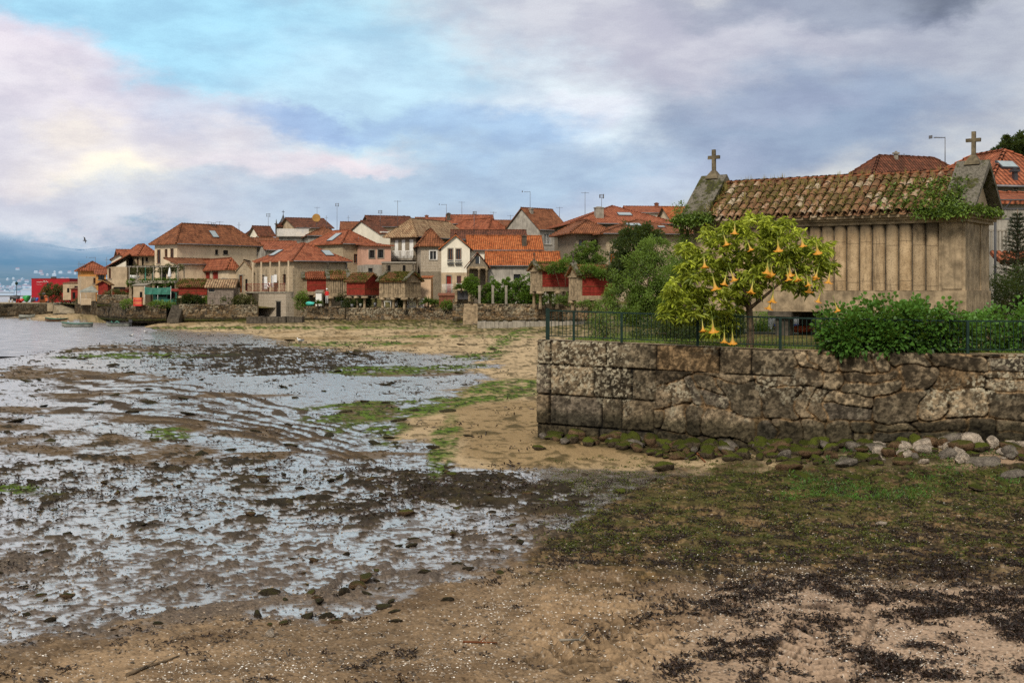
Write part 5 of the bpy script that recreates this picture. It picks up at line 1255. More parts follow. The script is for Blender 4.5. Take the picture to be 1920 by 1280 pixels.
    for (px_, py_, sw_, sh_) in skyl:
        h_ = onroof(px_, py_)
        if not h_: print('skylight missed', name, px_, py_); continue
        _, p, u_, v_, n_ = h_
        m = MB(); m.obox(p+n_*.05, u_*sw_/2, v_*sh_/2, n_*.05); so_ = m.build('skylight', M['metald'], f.roof)
        m = MB(); m.obox(p+n_*.11, u_*(sw_/2-.07), v_*(sh_/2-.07), n_*.012); m.build('pane', M['sky_glass'], so_) if False else m.build('skylight_pane', M['sky_glass'], f.roof)
    for (px_, py_, ww_, hh_, mt) in chim:
        h_ = onroof(px_, py_+hh_*.8); 
        if not h_: print('chimney missed', name, px_, py_); continue
        p = h_[1]; k_ = f.C.y/F; zt_ = f.z(py_, (f.C+f.dx*p.x+f.dy*p.y).y); hw = ww_*k_*.42
        m = MB(); m.box(p.x-hw, p.y-hw, p.z-.5, p.x+hw, p.y+hw, zt_-.12); m.box(p.x-hw-.08, p.y-hw-.08, zt_-.118, p.x+hw+.08, p.y+hw+.08, zt_); m.box(p.x-hw*.6, p.y-hw*.6, zt_+.002, p.x+hw*.6, p.y+hw*.6, zt_+.10); m.build('chimney', M[mt], f.roof)
    for (px_, py_, kd) in ants: antenna(f, px_, py_, kd)
    return f
def antenna(f, px, py, kd=0):
    """mast with a small aerial whose top is seen at px,py; stands on the ridge of f"""
    if isinstance(f, Frame):
        yc = (f.C+f.dx*f.w/2+f.dy*f.d/2).y; top = f.loc(Wp(px, py, yc)); 
        h_ = None
        for dy_ in range(4, 60, 3):
            h_ = f.onroof(px, py+dy_)
            if h_: break
        base = h_[1] if h_ else Vector((top.x, top.y, f.he)); top = Vector((base.x, base.y, f.z(py, (f.C+f.dx*base.x+f.dy*base.y).y))); par = f.root; a_ = f.a
    m = MB(); m.tube(base-Vector((0, 0, .3)), top, .035, .03, 5)
    c_, s_ = math.cos(-a_+.3), math.sin(-a_+.3); d = Vector((c_, s_, 0)); n_ = Vector((-s_, c_, 0))
    if kd == 0:
        q = top-Vector((0, 0, .12)); m.tube(q-d*.55, q+d*.55, .02, n=4)
        for i in range(6): e = q-d*.5+d*i*.2; m.tube(e-n_*.22, e+n_*.22, .012, n=4)
    elif kd == 1:
        for z_ in (.1, .5): m.tube(top-Vector((0, 0, z_))-d*.35, top-Vector((0, 0, z_))+d*.35, .022, n=4)
        m.obox(top+d*.25-Vector((0, 0, .3)), d*.02, n_*.2, Vector((0, 0, .3))); m.obox(top-d*.25-Vector((0, 0, .3)), d*.02, n_*.2, Vector((0, 0, .25)))
    elif kd == 2:
        q = top-Vector((0, 0, .05)); m.tube(q, q-d*.95+Vector((0, 0, -.05)), .025, n=4); 
        for i in range(5): e = q-d*(.2+i*.17); m.tube(e-n_*.2, e+n_*.2, .012, n=4)
        m.obox(q-d*1.25, n_*.2, Vector((0, 0, .12)), d*.02)
    elif kd == 3: m.tube(top-d*.3-Vector((0, 0, .4)), top+d*.3-Vector((0, 0, .4)), .018, n=4)
    m.build('aerial', M['metal'], par)

# ------------------------------------------------------------ houses, near to far
# cream hip-roofed house on the left
h1 = house('cream_house', 'large cream plastered house with a broad brown tiled hip roof left of centre', 332, 178, 50, 290, 483, 2.6, 456, 'hip', 421, 'cream', 'tile_b', .6,
  wins=[('L', 294, 468, 301, 494, 'wb'), ('L', 308.5, 467, 314, 482, 'wb'), ('L', 319, 466, 325.5, 493, 'wb'), ('R', 403.5, 468, 409, 477, 'wk'), ('R', 418.5, 469, 427.6, 477, 'wk'), ('L', 300, 506, 312, 530, 'dk'), ('R', 342, 500, 350, 522, 'wb')],
  skyl=[(401, 439.5, 1.1, 1.5)], ants=[(390, 415, 0), (400, 417, 1), (412, 415, 0), (448, 417, 3)])
# its lean-to roof
h1b = house('lean_to', 'cream lean-to with a brown tiled pent roof against the large cream house', 334, 174, 45, 326, 415, 2.6, 494, 'shedy', 484, 'cream', 'tile_b', .3, d=3.0, cat='outbuilding')
house('balcony_house', 'narrow house with an orange roof and an upstairs balcony left of the cream house', 262, 186, 40, 238, 291, 2.6, 478, 'hip', 458, 'beige', 'tile_r', .5,
  wins=[('L', 240, 484, 249, 499, 'dk'), ('L', 256, 483, 260, 498, 'wb'), ('R', 266, 482, 270, 499, 'dk'), ('R', 273, 482, 277.5, 490, 'wk')], ants=[(291, 446, 3), (265, 456, 0)])
house('gable_house', 'beige house with a single sloping gable facing the beach between orange and cream houses', 201, 184, 12, 190, 238, 2.6, 500, 'shedl', 477, 'beige', 'tile_r', .3, d=9, wins=[('R', 204, 503, 208, 522, 'wb')])
house('dormer_house', 'small pale gable showing above the beige sloping gable', 209, 196, 15, 204, 236, 3, 486, 'y', 477, 'white', 'tile_d', .3, d=8)
house('orange_house', 'low house with orange upper wall and orange tiled hip roof near the jetty', 152, 190, 22, 148, 199, 2.5, 506, 'hip', 491, 'orangew', 'tile_r', .45, d=8, lower=(518, 'beige'), wins=[('R', 175, 521, 181, 531, 'wb')], ants=[(148, 490, 3), (155, 494, 1), (179, 482, 2), (200, 482, 3)])
house('orange_porch', 'small orange tiled porch beside the orange walled house', 181, 186, 20, 178, 199, 2.5, 513, 'shedy', 504, 'orangew', 'tile_r', .3, d=4, cat='porch', wins=[('R', 184, 515, 196, 524, 'wk')])
h2 = house('low_cream_house', 'low cream house with an orange tiled roof and two red doors under the cream house', 428, 168, 30, 357, 444, 2.5, 504, 'hip', 486, 'cream', 'tile_r', .4,
  wins=[('L', 365, 510, 370.5, 523, 'wb'), ('L', 382, 510, 393.6, 524, 'dr'), ('L', 398, 509.5, 409, 524, 'dr')], ants=[])
house('stone_gable_house', 'narrow tawny stone house with a steep gable left of the balcony house', 443, 167, 6, 440, 473, 2.5, 508, 'y', 489, 'stone', 'tile_t', .15, d=8, wins=[('R', 449, 516, 454, 548, 'db'), ('R', 460, 523, 464, 545, 'dk')])
# stone house with the balcony
h4 = house('stone_balcony_house', 'stone house with a hip roof and open post balcony, its foot on the beach', 551, 160, 40, 484, 650, .9, 488, 'hip', 456, 'stone', 'tile_r', .55,
  wins=[('L', 518, 557.5, 526.5, 585, 'dk'), ('L', 489, 516, 496, 545, 'dg'), ('L', 530, 514, 536, 531, 'wb')], skyl=[(518, 474.5, 1.3, 1.7), (614, 475, 1.3, 1.5)])
f = h4; mb = MB(); d_ = f.d; zf = f.z(547); yo = f.len_to('L', 473)
mb.box(-1.22, .02, zf-.16, -.002, yo+.5, zf); mb.build('balcony_floor', M['conc'], f.root)
yl__ = f.hit('L', 485, 570, -1.1)[0]; mb = MB(); mb.box(-1.12, .0, 0, -.003, yl__, zf-.162); mb.build('ground_floor_wall', M['stonel'], f.root)
a0 = f.hit('L', 518, 575, -1.12)[0]; a1 = f.hit('L', 526.5, 575, -1.12)[0]; mb = MB(); mb.box(-1.135, min(a0, a1), .15, -1.10, max(a0, a1), 2.2); gd_ = mb.build('door', M['dark'], f.root); mb = MB(); mb.box(-1.17, min(a0, a1)-.14, 2.2, -1.10, max(a0, a1)+.14, 2.36); mb.build('lintel', M['conc'], gd_)
for px in (474.5, 490, 507, 524, 541):
    s_, _ = f.hit('L', px, 520, -1.05); mb = MB(); mb.box(-1.13, s_-.07, zf+.002, -.99, s_+.07, f.he-.08); mb.build('balcony_post', M['cream'], f.root)
mb = MB(); y0_, y1_ = .3, yo+.4
for z_ in (zf+1.0, zf+.12): mb.box(-1.09, y0_, z_, -1.04, y1_, z_+.05)
k_ = int((y1_-y0_)/.16)
for i in range(k_): mb.tube((-1.065, y0_+i*.16, zf+.12), (-1.065, y0_+i*.16, zf+1.0), .012, n=4, cap=False)
mb.build('balcony_railing', M['redp'], f.root)
mb = MB(); mb.box(-.01, d_-.002, zf, .3, yo+.4, f.he-.05); mb.build('side_wall', M['stone'], f.root)
for px0, px1, y0_, y1_ in ((495, 501, 518, 541), (507, 512.5, 516, 538), (513, 519, 514.5, 529)):
    a0, _ = f.hit('L', px0, 520, -.75); a1, _ = f.hit('L', px1, 520, -.75); p = f.C+f.dy*((a0+a1)/2)-f.dx*.75
    rt = empty('hanging_sheet', (p.x, p.y, f.C.z+f.z(y1_)), f.a, {495: 'pale green sheet drying on the balcony', 507: 'narrow white towel drying on the balcony', 513: 'short white shirt drying at the right of the balcony washing'}[px0], 'laundry')
    m = MB(); hh = f.z(y0_)-f.z(y1_); n_ = 6
    for i in range(n_):
        ya, yb = -(a1-a0)/2+(a1-a0)*i/n_, -(a1-a0)/2+(a1-a0)*(i+1)/n_; xa, xb = .03*math.sin(i*2.1), .03*math.sin((i+1)*2.1); m.face([(xa, ya, 0), (xb, yb, 0), (xb*.3, yb, hh), (xa*.3, ya, hh)], smooth=True)
    m.build('cloth', M['cloth'], rt)
s_, z_ = f.hit('L', 504.5, 534, -1.12); p = f.C+f.dy*s_-f.dx*1.17; rt = empty('life_ring', (p.x, p.y, f.C.z+z_-.33), f.a, 'white and red life ring hanging on the balcony railing', 'life ring')
def torus(mb, R0, r0, c, ax='x', n=18, m=7, a0=0, a1=2*math.pi):
    k = len(mb.v)
    for i in range(n+1):
        w = a0+(a1-a0)*i/n
        for j in range(m):
            q = 2*math.pi*j/m; rr = R0+r0*math.cos(q); mb.v.append((c[0]+r0*math.sin(q), c[1]+rr*math.cos(w), c[2]+rr*math.sin(w)))
    for i in range(n):
        for j in range(m): j2 = (j+1) % m; mb.f.append((k+i*m+j, k+i*m+j2, k+(i+1)*m+j2, k+(i+1)*m+j)); mb.sm.append(True); mb.uv += [(0, 0)]*4
m = MB(); torus(m, .27, .065, (0, 0, .33)); m.build('ring', M['whitep'], rt)
for i in range(4):
    m = MB(); torus(m, .27, .07, (0, 0, .33), n=4, a0=i*1.571, a1=i*1.571+.45); m.build('band', M['red'], rt)
h5 = house('stone_house', 'square grey stone house with orange hip roof behind the balcony house', 643, 184, 40, 580, 700, 3, 456, 'hip', 432, 'stone', 'tile_r', .5,
  wins=[('R', 663.5, 476, 671.5, 493, 'wb')], skyl=[(627, 445, 1.6, 2.1)], ants=[(672, 444, 3)])
h6 = house('pink_house', 'pink and grey two storey house with a thin tiled roof edge, centre of the village', 688, 180, 20, 683, 733, 3, 459, 'shedy', 455, 'pink', 'tile_r', .45, d=7, lower=(496, 'grey'),
  wins=[('R', 692.4, 469, 702, 483.5, 'wkf'), ('R', 708.7, 468, 719, 483, 'wkf'), ('R', 690.5, 502.5, 699, 510, 'wk')])
h7 = house('balustrade_house', 'grey stone house with tan mossy roof and a white balustrade balcony', 780, 184, 62, 732, 815, 3, 443, 'hip', 413, 'stoned', 'tile_t', .8, d=None,
  wins=[('L', 739.5, 450, 746.6, 480, 'hw'), ('L', 752.7, 449, 759.5, 480, 'hw'), ('L', 767, 448.5, 775, 480, 'hw'), ('L', 755, 497, 760, 511, 'wk')], w=15, ants=[(745.5, 376, 0)])
f = h7; zf = f.z(488); mb = MB(); y0_, _ = f.hit('L', 780, 480, -.9); y1_, _ = f.hit('L', 719, 480, -.9); y0_ = 0; mb.box(-1.0, y0_, zf, -.004, y1_, zf+.32); mb.build('balcony_slab', M['conc'], f.root)
mb = MB(); zt_ = zf+.32; mb.box(-.98, y0_, zt_+.98, -.86, y1_, zt_+1.08)
n_ = int((y1_-y0_)/.23)
for i in range(n_+1): yy = y0_+(y1_-y0_)*i/n_; mb.box(-.96, yy-.045, zt_+.002, -.88, yy+.045, zt_+.978)
mb.build('balustrade', M['whitep'], f.root)
h8 = house('block_house', 'pale block built upper storey with one white window beside the white gable house', 789, 176, 8, 782, 829, 3, 460, 'hip', 431, 'stonel', 'tile_b', .55, d=11, lower=(509, 'stoned'),
  wins=[('R', 806, 470.5, 818.5, 487, 'wwf')])
h9 = house('white_gable_house', 'white house with an orange roof, twin tall windows and small ornamental balconies', 881, 160, 68, 827, 962, 2.6, 465, 'y', 442, 'white', 'tile_o', .45, w=None,
  wins=[('L', 840.7, 465.5, 848.5, 487, 'wbf'), ('L', 855.4, 465.5, 863.7, 486.5, 'wbf'), ('L', 837.5, 517, 845.7, 549, 'dr'), ('L', 856.5, 517, 864.7, 531, 'wr')], lower=(511, 'beige')) if False else None
# the gable faces the beach: build it with the front on the right face
h9 = house('white_gable_house', 'white house with an orange roof, twin tall windows and small ornamental balconies', 827.5, 158, 2, 820, 881, 2.4, 466, 'y', 442, 'white', 'tile_o', .35, d=7, lower=(511, 'beige'),
  wins=[('R', 840.7, 465.5, 848.5, 487, 'wbf'), ('R', 855.4, 465.5, 863.7, 486.5, 'wbf'), ('R', 837.5, 517, 845.7, 549, 'dr'), ('R', 856.5, 517, 864.7, 531, 'wr')])
f = h9
for i, (x0, x1) in enumerate(((838.5, 850.5), (853, 865.5))):
    a0, z0 = f.hit('R', x0, 494.5); a1, z1 = f.hit('R', x1, 487.5); mb = MB(); mb.box(a0, -.35, z0-.06, a1, -.003, z0+.02)
    mb.box(a0, -.35, z1-.05, a1, -.29, z1)
    for j in range(5): s_ = a0+(a1-a0)*(j+.5)/5; torus(mb, .11, .028, (0, 0, 0), n=10, m=4) if False else mb.tube((s_-.06, -.32, z0+.02), (s_+.06, -.32, z1-.05), .022, n=4); mb.tube((s_+.06, -.32, z0+.02), (s_-.06, -.32, z1-.05), .022, n=4)
    mb.build('window_balcony', M['metald'], f.root)
mb = MB(); a0, z0 = f.hit('R', 829, 550, .9); a1, z1 = f.hit('R', 850, 533, .9); mb.box(a0, -.9, z0-.15, a1, -.003, z0); mb.box(a0, -.9, z1-.06, a1, -.84, z1)
for j in range(12): s_ = a0+(a1-a0)*(j+.5)/12; mb.tube((s_, -.87, z0), (s_, -.87, z1-.05), .02, n=4)
mb.build('lower_balcony', M['whitep'], f.root)
h9w = house('white_wing', 'long white wing under a bright orange roof with a brown chimney', 881.5, 159, 4, 870, 1014, 2.4, 468, 'x', 442, 'white', 'tile_o', .4, d=6.5, chim=[(983, 442, 10, 22, 'granited')])
house('brown_roof_house', 'long house with a dark brown tiled roof behind the bright orange one', 850, 172, 3, 843, 984, 2.8, 448, 'x', 431, 'grey', 'tile_d', .4, d=7, ants=[(889, 396, 3)])
h10 = house('portico_house', 'low whitewashed house with an orange roof and a stone gabled portico', 916, 149, 3, 905, 1048, 2.4, 497, 'x', 472, 'grey', 'tile_o', .35, d=6, wins=[('R', 963, 514, 976, 525, 'wk')])
fq = Frame('stone_portico', 876, 148, 3, 2.4, 'grey stone portico with a small gable, a window and round columns', 'portico'); f = fq; w = f.len_to('R', 915)-.05
z0, z1, zp = f.z(501), f.z(498), f.z(472)
mb = MB(); mb.box(0, 0, z0-.15, w, 5, z0+.1); mb.build('floor_beam', M['granite'], f.root)
mb = MB(); mb.face([(0, 0, z0+.102), (w, 0, z0+.102), (w/2+.05, 0, zp-.1)], [(0, 0), (w, 0), (w/2, 1.6)]); mb.build('gable', M['stoned'], f.root)
mb = MB(); s_, zz_ = f.hit('R', 895, 491); mb.box(s_-.22, -.03, zz_-.2, s_+.22, -.004, zz_+.62); wn = mb.build('window', M['glass'], f.root); 
mb = MB(); mb.box(s_+.22, -.05, zz_-.2, s_+.30, -.004, zz_+.62); mb.build('frame', M['whitep'], wn)
mb = MB()
for sg in (0, 1):
    e = (-.35, z0-.02) if sg == 0 else (w+.35, z0-.02); mb.face([(e[0], -.3, e[1]), (w/2, -.3, zp), (w/2, 5.2, zp), (e[0], 5.2, e[1])][::1 if sg else -1]); mb.face([(e[0], -.3, e[1]-.15), (w/2, -.3, zp-.15), (w/2, -.3, zp), (e[0], -.3, e[1])][::1 if sg else -1])
    mb.face([(e[0], -.3, e[1]-.15), (w/2, -.3, zp-.15), (w/2, 5.2, zp-.15), (e[0], 5.2, e[1]-.15)][::-1 if sg else 1])
mb.build('roof', M['tile_d'], f.root)
for px in (877.5, 898.5, 914): s_, _ = f.hit('R', px, 515, .15); mb = MB(); mb.lathe((min(max(s_, .15), w-.1), .18, 0), [(.17, 0), (.14, z0-.35), (.2, z0-.30), (.2, z0-.155)], 10); mb.build('column', M['granite'], f.root)
mb = MB(); mb.box(.0, 2.5, 0, w, 2.6, z0-.16); mb.build('back_wall', M['stoned'], f.root)
h11 = house('grey_gable_house', 'tall grey rendered house with a blank gable, dark roof and white barred windows', 1011.5, 192, 42, 948, 1066, 3, 430, 'x', 392, 'grey', 'tile_b', .3,
  wins=[('R', 1020.4, 437.5, 1034, 458, 'gw'), ('R', 1055, 438, 1063, 447, 'gw')], ants=[(994, 359, 2), (1049, 388, 0)], chim=[(996, 391, 7, 10, 'conc')]) if False else house('grey_gable_house', 'tall grey rendered house with a blank gable, dark roof and white barred windows', 1011.5, 192, 42, 948, 1066, 3, 430, 'x', 391, 'grey', 'tile_b', .3,
  wins=[('R', 1020.4, 437.5, 1034, 458, 'gw'), ('R', 1055, 438, 1063, 447, 'gw')], ants=[(994, 359, 2), (1049, 388, 0)], chim=[(996, 391, 7, 10, 'conc')])
h13 = house('long_roof_house', 'long stone house with a low brown tiled roof, skylights and an orange door', 1137, 150, 12, 1085, 1305, 2.6, 437, 'hip', 412, 'stone', 'tile_b', .9, d=11,
  wins=[('R', 1144, 474, 1159, 503, 'do'), ('R', 1258, 478, 1266, 500, 'wk')], skyl=[(1188, 422, 1.8, 1.2), (1216, 425, .9, .6), (1240, 426, .9, .6)])
mb = MB(); f = h13
house('veranda_wing', 'dark timber veranda end of the long stone house with a brown roof', 1080, 153, 12, 1062, 1137, 2.6, 436, 'hip', 414, 'stoned', 'tile_b', .9, d=9, cat='veranda', wins=[('R', 1085, 450, 1100, 470, 'wb'), ('R', 1108, 450, 1125, 470, 'dk')])
h14 = house('red_roof_house', 'house with a wide red tiled roof, skylight and two block chimneys above the long house', 1080, 172, 10, 1062, 1262, 3, 418, 'hip', 386, 'stoned', 'tile_r', .9, d=14,
  skyl=[(1171, 402, 2.0, 1.3)], chim=[(1090, 384.5, 18, 26, 'conc'), (1123, 389, 18, 22, 'conc')], ants=[(1097, 360, 0), (1128, 364, 1)])
house('ridge_house', 'house with a long red roof and brick chimney showing beyond the red roofed one', 1185, 205, 8, 1178, 1275, 4, 398, 'x', 387, 'white', 'tile_r', .4, d=9, chim=[(1231, 381, 8, 8, 'brick')], ants=[(1148, 385, 3)])
house('bright_roof_house', 'house with a bright orange roof slope left of the big granary', 1262, 190, 8, 1248, 1330, 4, 414, 'x', 388, 'cream', 'tile_o', .4, d=10)
house('hip_orange_house', 'small house with an orange hip roof between brown roofs and the grey gable', 916, 205, 35, 905, 952, 4, 434, 'hip', 411, 'grey', 'tile_r', .5, d=12, ants=[(925, 397, 0), (957, 403, 0)])
house('dark_chimney_house', 'house with a long faded red roof and a dark chimney on the skyline', 842, 215, 5, 835, 924, 4, 419, 'x', 403, 'beige', 'tile_r', .4, d=9, chim=[(841, 400, 8, 16, 'granited')], ants=[(837, 383, 2), (866, 378, 0), (890, 396, 1)])
house('skyline_red_house', 'house with a low red roof on the skyline left of the dark chimney', 805, 222, 8, 800, 838, 4, 419, 'x', 408, 'white', 'tile_r', .4, d=9)
house('white_gable_wing', 'white rendered house with a gable and metal shed roof above the stone house', 712, 208, 30, 647, 731, 3.5, 437, 'x', 414, 'white', 'tile_d', .25, d=None, ants=[(713, 394, 1)], wins=[('R', 716, 428, 724, 434, 'wk')])
house('dark_roof_house', 'house with a dark weathered roof behind the white gable', 700, 214, 20, 690, 778, 4, 424, 'x', 405, 'beige', 'tile_d', .4, d=9)
house('brown_long_house', 'house under a long plain brown roof with a small flue on the skyline', 640, 222, 6, 620, 697, 4, 437, 'x', 416, 'grey', 'tile_b', .4, d=12, ants=[(653, 404, 3)])
house('terrace_house', 'grey house with a roof terrace and pale railing on the skyline', 521, 212, 8, 512, 580, 4, 445, 'flat', None, 'grey', 'conc', .3, d=10, wins=[('R', 530, 451, 545, 458, 'wk')])
house('attic_house', 'house with a brown roof and small attic gable behind the roof terrace', 556, 222, 25, 552, 622, 4, 426, 'x', 409, 'beige', 'tile_d', .4, d=12, wins=[('R', 566, 418+10, 570, 436, 'wk')], chim=[(624, 417, 11, 22, 'beige')], ants=[(594.5, 388, 0), (632, 381, 1)])
house('white_back_house', 'white house with two narrow windows beside the roof terrace', 486, 206, 35, 468, 512, 4, 442, 'x', 424, 'white', 'tile_d', .4, wins=[('L', 470, 440, 473, 450, 'wk'), ('L', 480, 441, 483, 452, 'wk')], ants=[(503, 400, 1)])
house('dark_hip_house', 'low house with a dark brown roof just right of the cream house', 462, 216, 10, 448, 488, 4, 441, 'hip', 429, 'grey', 'tile_d', .4, d=8)
house('hidden_row_house', 'small house with a red roof wedged below the roof terrace', 500, 190, 20, 490, 560, 4, 468, 'x', 452, 'grey', 'tile_r', .4, d=8)
house('tower_house', 'house with a shallow brown roof carrying the little spire', 522, 230, 10, 514, 552, 4, 424, 'hip', 413, 'stoned', 'tile_d', .3, d=8)
house('infill_house', 'small house with a brown roof squeezed left of the roof terrace', 478, 198, 12, 470, 520, 4, 457, 'x', 446, 'beige', 'tile_b', .35, d=8, wins=[('R', 486, 462, 490, 468, 'wk')])
house('infill_house', 'house with a low brown roof between roof terrace and square stone house', 578, 204, 14, 570, 640, 4, 441, 'hip', 427, 'grey', 'tile_b', .4, d=10, ants=[(612, 404, 3)])
house('infill_house', 'house with a red roof filling the gap behind the tan mossy roof', 786, 224, 9, 778, 850, 4, 421, 'x', 408, 'cream', 'tile_b', .4, d=9, chim=[(800, 404, 7, 9, 'brick')])
house('infill_house', 'small pale house with a dark roof right of the white gable', 735, 222, 16, 728, 792, 4, 419, 'hip', 406, 'white', 'tile_d', .4, d=9)
house('infill_house', 'house with a faded roof just left of the grey blank gable', 930, 212, 10, 924, 972, 4, 423, 'x', 413, 'grey', 'tile_b', .4, d=8)
house('infill_house', 'low house with an orange roof peeping over the balcony house on the far left', 226, 199, 22, 222, 262, 3, 482, 'x', 468, 'cream', 'tile_r', .4, d=8)
f = Frame('terrace_railing', 519, 211, 8, H+(HY-445)/F*211, 'pale picket railing around the roof terrace', 'railing'); mb = MB(); w_ = f.len_to('R', 580)
for i in range(int(w_/.18)): mb.box(i*.18, 0, .2, i*.18+.12, .04, 1.35)
mb.box(0, -.02, 1.352, w_, .06, 1.42); mb.build('pickets', M['whitep'], f.root)
# little belfry spire
p = Wp(531, 424, 232); rt = empty('church_spire', p, 0, 'small dark spire with a cross and corner pinnacles on the skyline', 'spire')
mb = MB(); mb.lathe((0, 0, -2), [(1.2, 0), (1.2, 2.2), (1.35, 2.25), (1.35, 2.4)], 4, True); mb.build('belfry', M['granited'], rt)
mb = MB(); mb.lathe((0, 0, .4), [(.9, 0), (.55, .5), (.25, 1.1), (.05, 1.7)], 8); mb.build('dome', M['metald'], rt)
for sx_ in (-1, 1): mb = MB(); mb.lathe((sx_*1.25, 0, .4), [(.14, 0), (.1, .4), (.02, .9)], 6); mb.build('pinnacle', M['granited'], rt)
mb = MB(); mb.tube((0, 0, 2.0), (0, 0, 2.9), .05, n=5); mb.tube((-.25, 0, 2.6), (.25, 0, 2.6), .05, n=5); mb.build('cross', M['metald'], rt)
p = Wp(593, 409, 214); rt = empty('satellite_dish', (p.x, p.y, p.z-.9), 0, 'ochre satellite dish on a short mast on the skyline', 'dish')
mb = MB(); mb.tube((0, .1, -.6), (0, .1, .9), .04, n=6); mb.build('mast', M['metal'], rt)
mb = MB(); mb.lathe((0, 0, 0), [(.02, .0), (.35, .05), (.62, .16), (.70, .24), (.66, .25), (.3, .1)], 16); o = mb.build('dish', M['ochre'], rt); o.rotation_euler = (R(80), 0, R(10)); o.location = (0, .05, .9)

# ------------------------------------------------------------ raised granaries of the village
def granary(px, Yd, a, xl, xr, zb, yb, ye, ridge, yr, style, label, w=None, d=None, cross=True, legs=(3, 2), legh=None, tile='tile_m', ov=.3, moss=120):
    """style: 'red' all plank, 'slat' stone slats, 'mix' stone ends and red panels"""
    f = Frame('granary', px, Yd, a, zb, label, 'granary', 'raised granaries of the village')
    w = w or f.len_to('R', xr); d = d or f.len_to('L', xl); z0 = f.z(yb); z1 = f.z(ye); f.w, f.d = w, d
    yc = (f.C+f.dx*w/2+f.dy*d/2).y; zr_ = f.z(yr, yc)
    bh = .45 if style != 'red' else .12; long_x = w > d
    mb = MB(); mb.box(-.03, -.03, z0, w+.03, d+.03, z0+bh); mb.build('base_beam', M['granite' if style != 'red' else 'granited'], f.root, jitter=.04)
    if style == 'red':
        mb = MB(); mb.box(0, 0, z0+bh+.002, w, d, z1)
        mb.build('plank_wall', M['redp'], f.root)
        mb = MB()
        for i in range(int(w/.16)): mb.box(i*.16, -.014, z0+bh+.01, i*.16+.02, -.002, z1)
        for i in range(int(d/.16)): mb.box(-.014, i*.16, z0+bh+.01, -.002, i*.16+.02, z1)
        for q in (.45,): mb.box(-.03, -.03, z0+bh+(z1-z0-bh)*q, w+.03, d+.03, z0+bh+(z1-z0-bh)*q+.07)
        mb.build('battens', M['wood'], f.root)
    else:
        mb = MB(); mb.box(.08, .08, z0+bh+.002, w-.08, d-.08, z1); mb.build('inner_wall', M['granited'], f.root)
        ps = .38
        for (x0, y0) in ((0, 0), (w-ps, 0), (0, d-ps), (w-ps, d-ps)):
            mb = MB(); mb.box(x0, y0, z0+bh+.004, x0+ps, y0+ps, z1); mb.build('corner_pier', M['granite'], f.root)
        for fc, L_ in (('R', w), ('L', d)):
            lng = (fc == 'R') == long_x
            if style == 'mix' and lng:
                mb = MB(); fbox(mb, fc, ps, z0+bh+.01, L_-ps, z1-.05, -.06, -.02); mb.build('red_panel', M['redp'], f.root)
                mb = MB(); fbox(mb, fc, ps, (z0+z1+bh)/2, L_-ps, (z0+z1+bh)/2+.07, -.02, .01)
                for j in range(1, 6): zz_ = z0+bh+(z1-z0-bh)*j/6; fbox(mb, fc, ps, zz_, L_-ps, zz_+.02, -.02, -.005)
                mb.build('panel_rail', M['wood'], f.root)
            else:
                mb = MB(); n_ = max(3, int((L_-2*ps)/.26)); st = (L_-2*ps)/n_
                for j in range(n_): fbox(mb, fc, ps+j*st+.04, z0+bh+.01, ps+(j+1)*st-.04, z1-.02, -.1, -.01)
                if style != 'slat': fbox(mb, fc, ps, (z0+z1+bh)/2-.05, L_-ps, (z0+z1+bh)/2+.05, -.1, .0)
                mb.build('stone_slats', M['granite'], f.root)
        mb = MB(); mb.box(-.12, -.12, z1+.002, w+.12, d+.12, z1+.16); mb.build('cornice', M['granite'], f.root, jitter=.04)
    zt_ = z1+(.16 if style != 'red' else 0)
    x0, x1, y0, y1 = -ov, w+ov, -ov, d+ov; mb = MB(); gw = MB(); gs = MB(); zE = zt_-.04
    if ridge == 'x': A, B = (x0, d/2, zr_), (x1, d/2, zr_); sl = [[(x0, y0, zE), (x1, y0, zE), B, A], [(x1, y1, zE), (x0, y1, zE), A, B]]; ends = [([(0, 0, zt_), (0, d, zt_), (0, d/2, zr_-.1)], (-1, 0)), ([(w, 0, zt_), (w, d, zt_), (w, d/2, zr_-.1)], (1, 0))]
    else: A, B = (w/2, y0, zr_), (w/2, y1, zr_); sl = [[(x0, y1, zE), (x0, y0, zE), A, B], [(x1, y0, zE), (x1, y1, zE), B, A]]; ends = [([(0, 0, zt_), (w, 0, zt_), (w/2, 0, zr_-.1)], (0, -1)), ([(0, d, zt_), (w, d, zt_), (w/2, d, zr_-.1)], (0, 1))]
    for q in sl:
        q = [Vector(p) for p in q]; u_ = (q[1]-q[0]).normalized(); n_ = u_.cross(q[-1]-q[0]).normalized(); v_ = n_.cross(u_); L_ = (q[1]-q[0]).length; Vh = (q[-1]-q[0]).dot(v_)
        mb.face(q, [((p-q[0]).dot(u_), (p-q[0]).dot(v_)) for p in q]); mb.face([p-n_*.10 for p in q][::-1])
        for i in range(4): p1, p2 = q[i], q[(i+1) % 4]; mb.face([p1-n_*.1, p2-n_*.1, p2, p1])
        for j in range(int(L_/.27)):       # real cover tiles
            s_ = (j+.5)*.27; a1 = q[0]+u_*s_; b1 = q[-1]+u_*s_
            for r_ in range(4): mb.tube(a1.lerp(b1, r_/4)+n_*.03, a1.lerp(b1, (r_+1.15)/4)+n_*.0, .095, .075, 6, False)
    rf_ = mb.build('tile_roof', M[tile], f.root)
    for tri, (ex, ey) in ends: gw.face(tri if (ex < 0 or ey > 0) is False else tri[::-1])
    gw.build('gable_wall', M['redp' if style == 'red' else 'granite'], f.root)
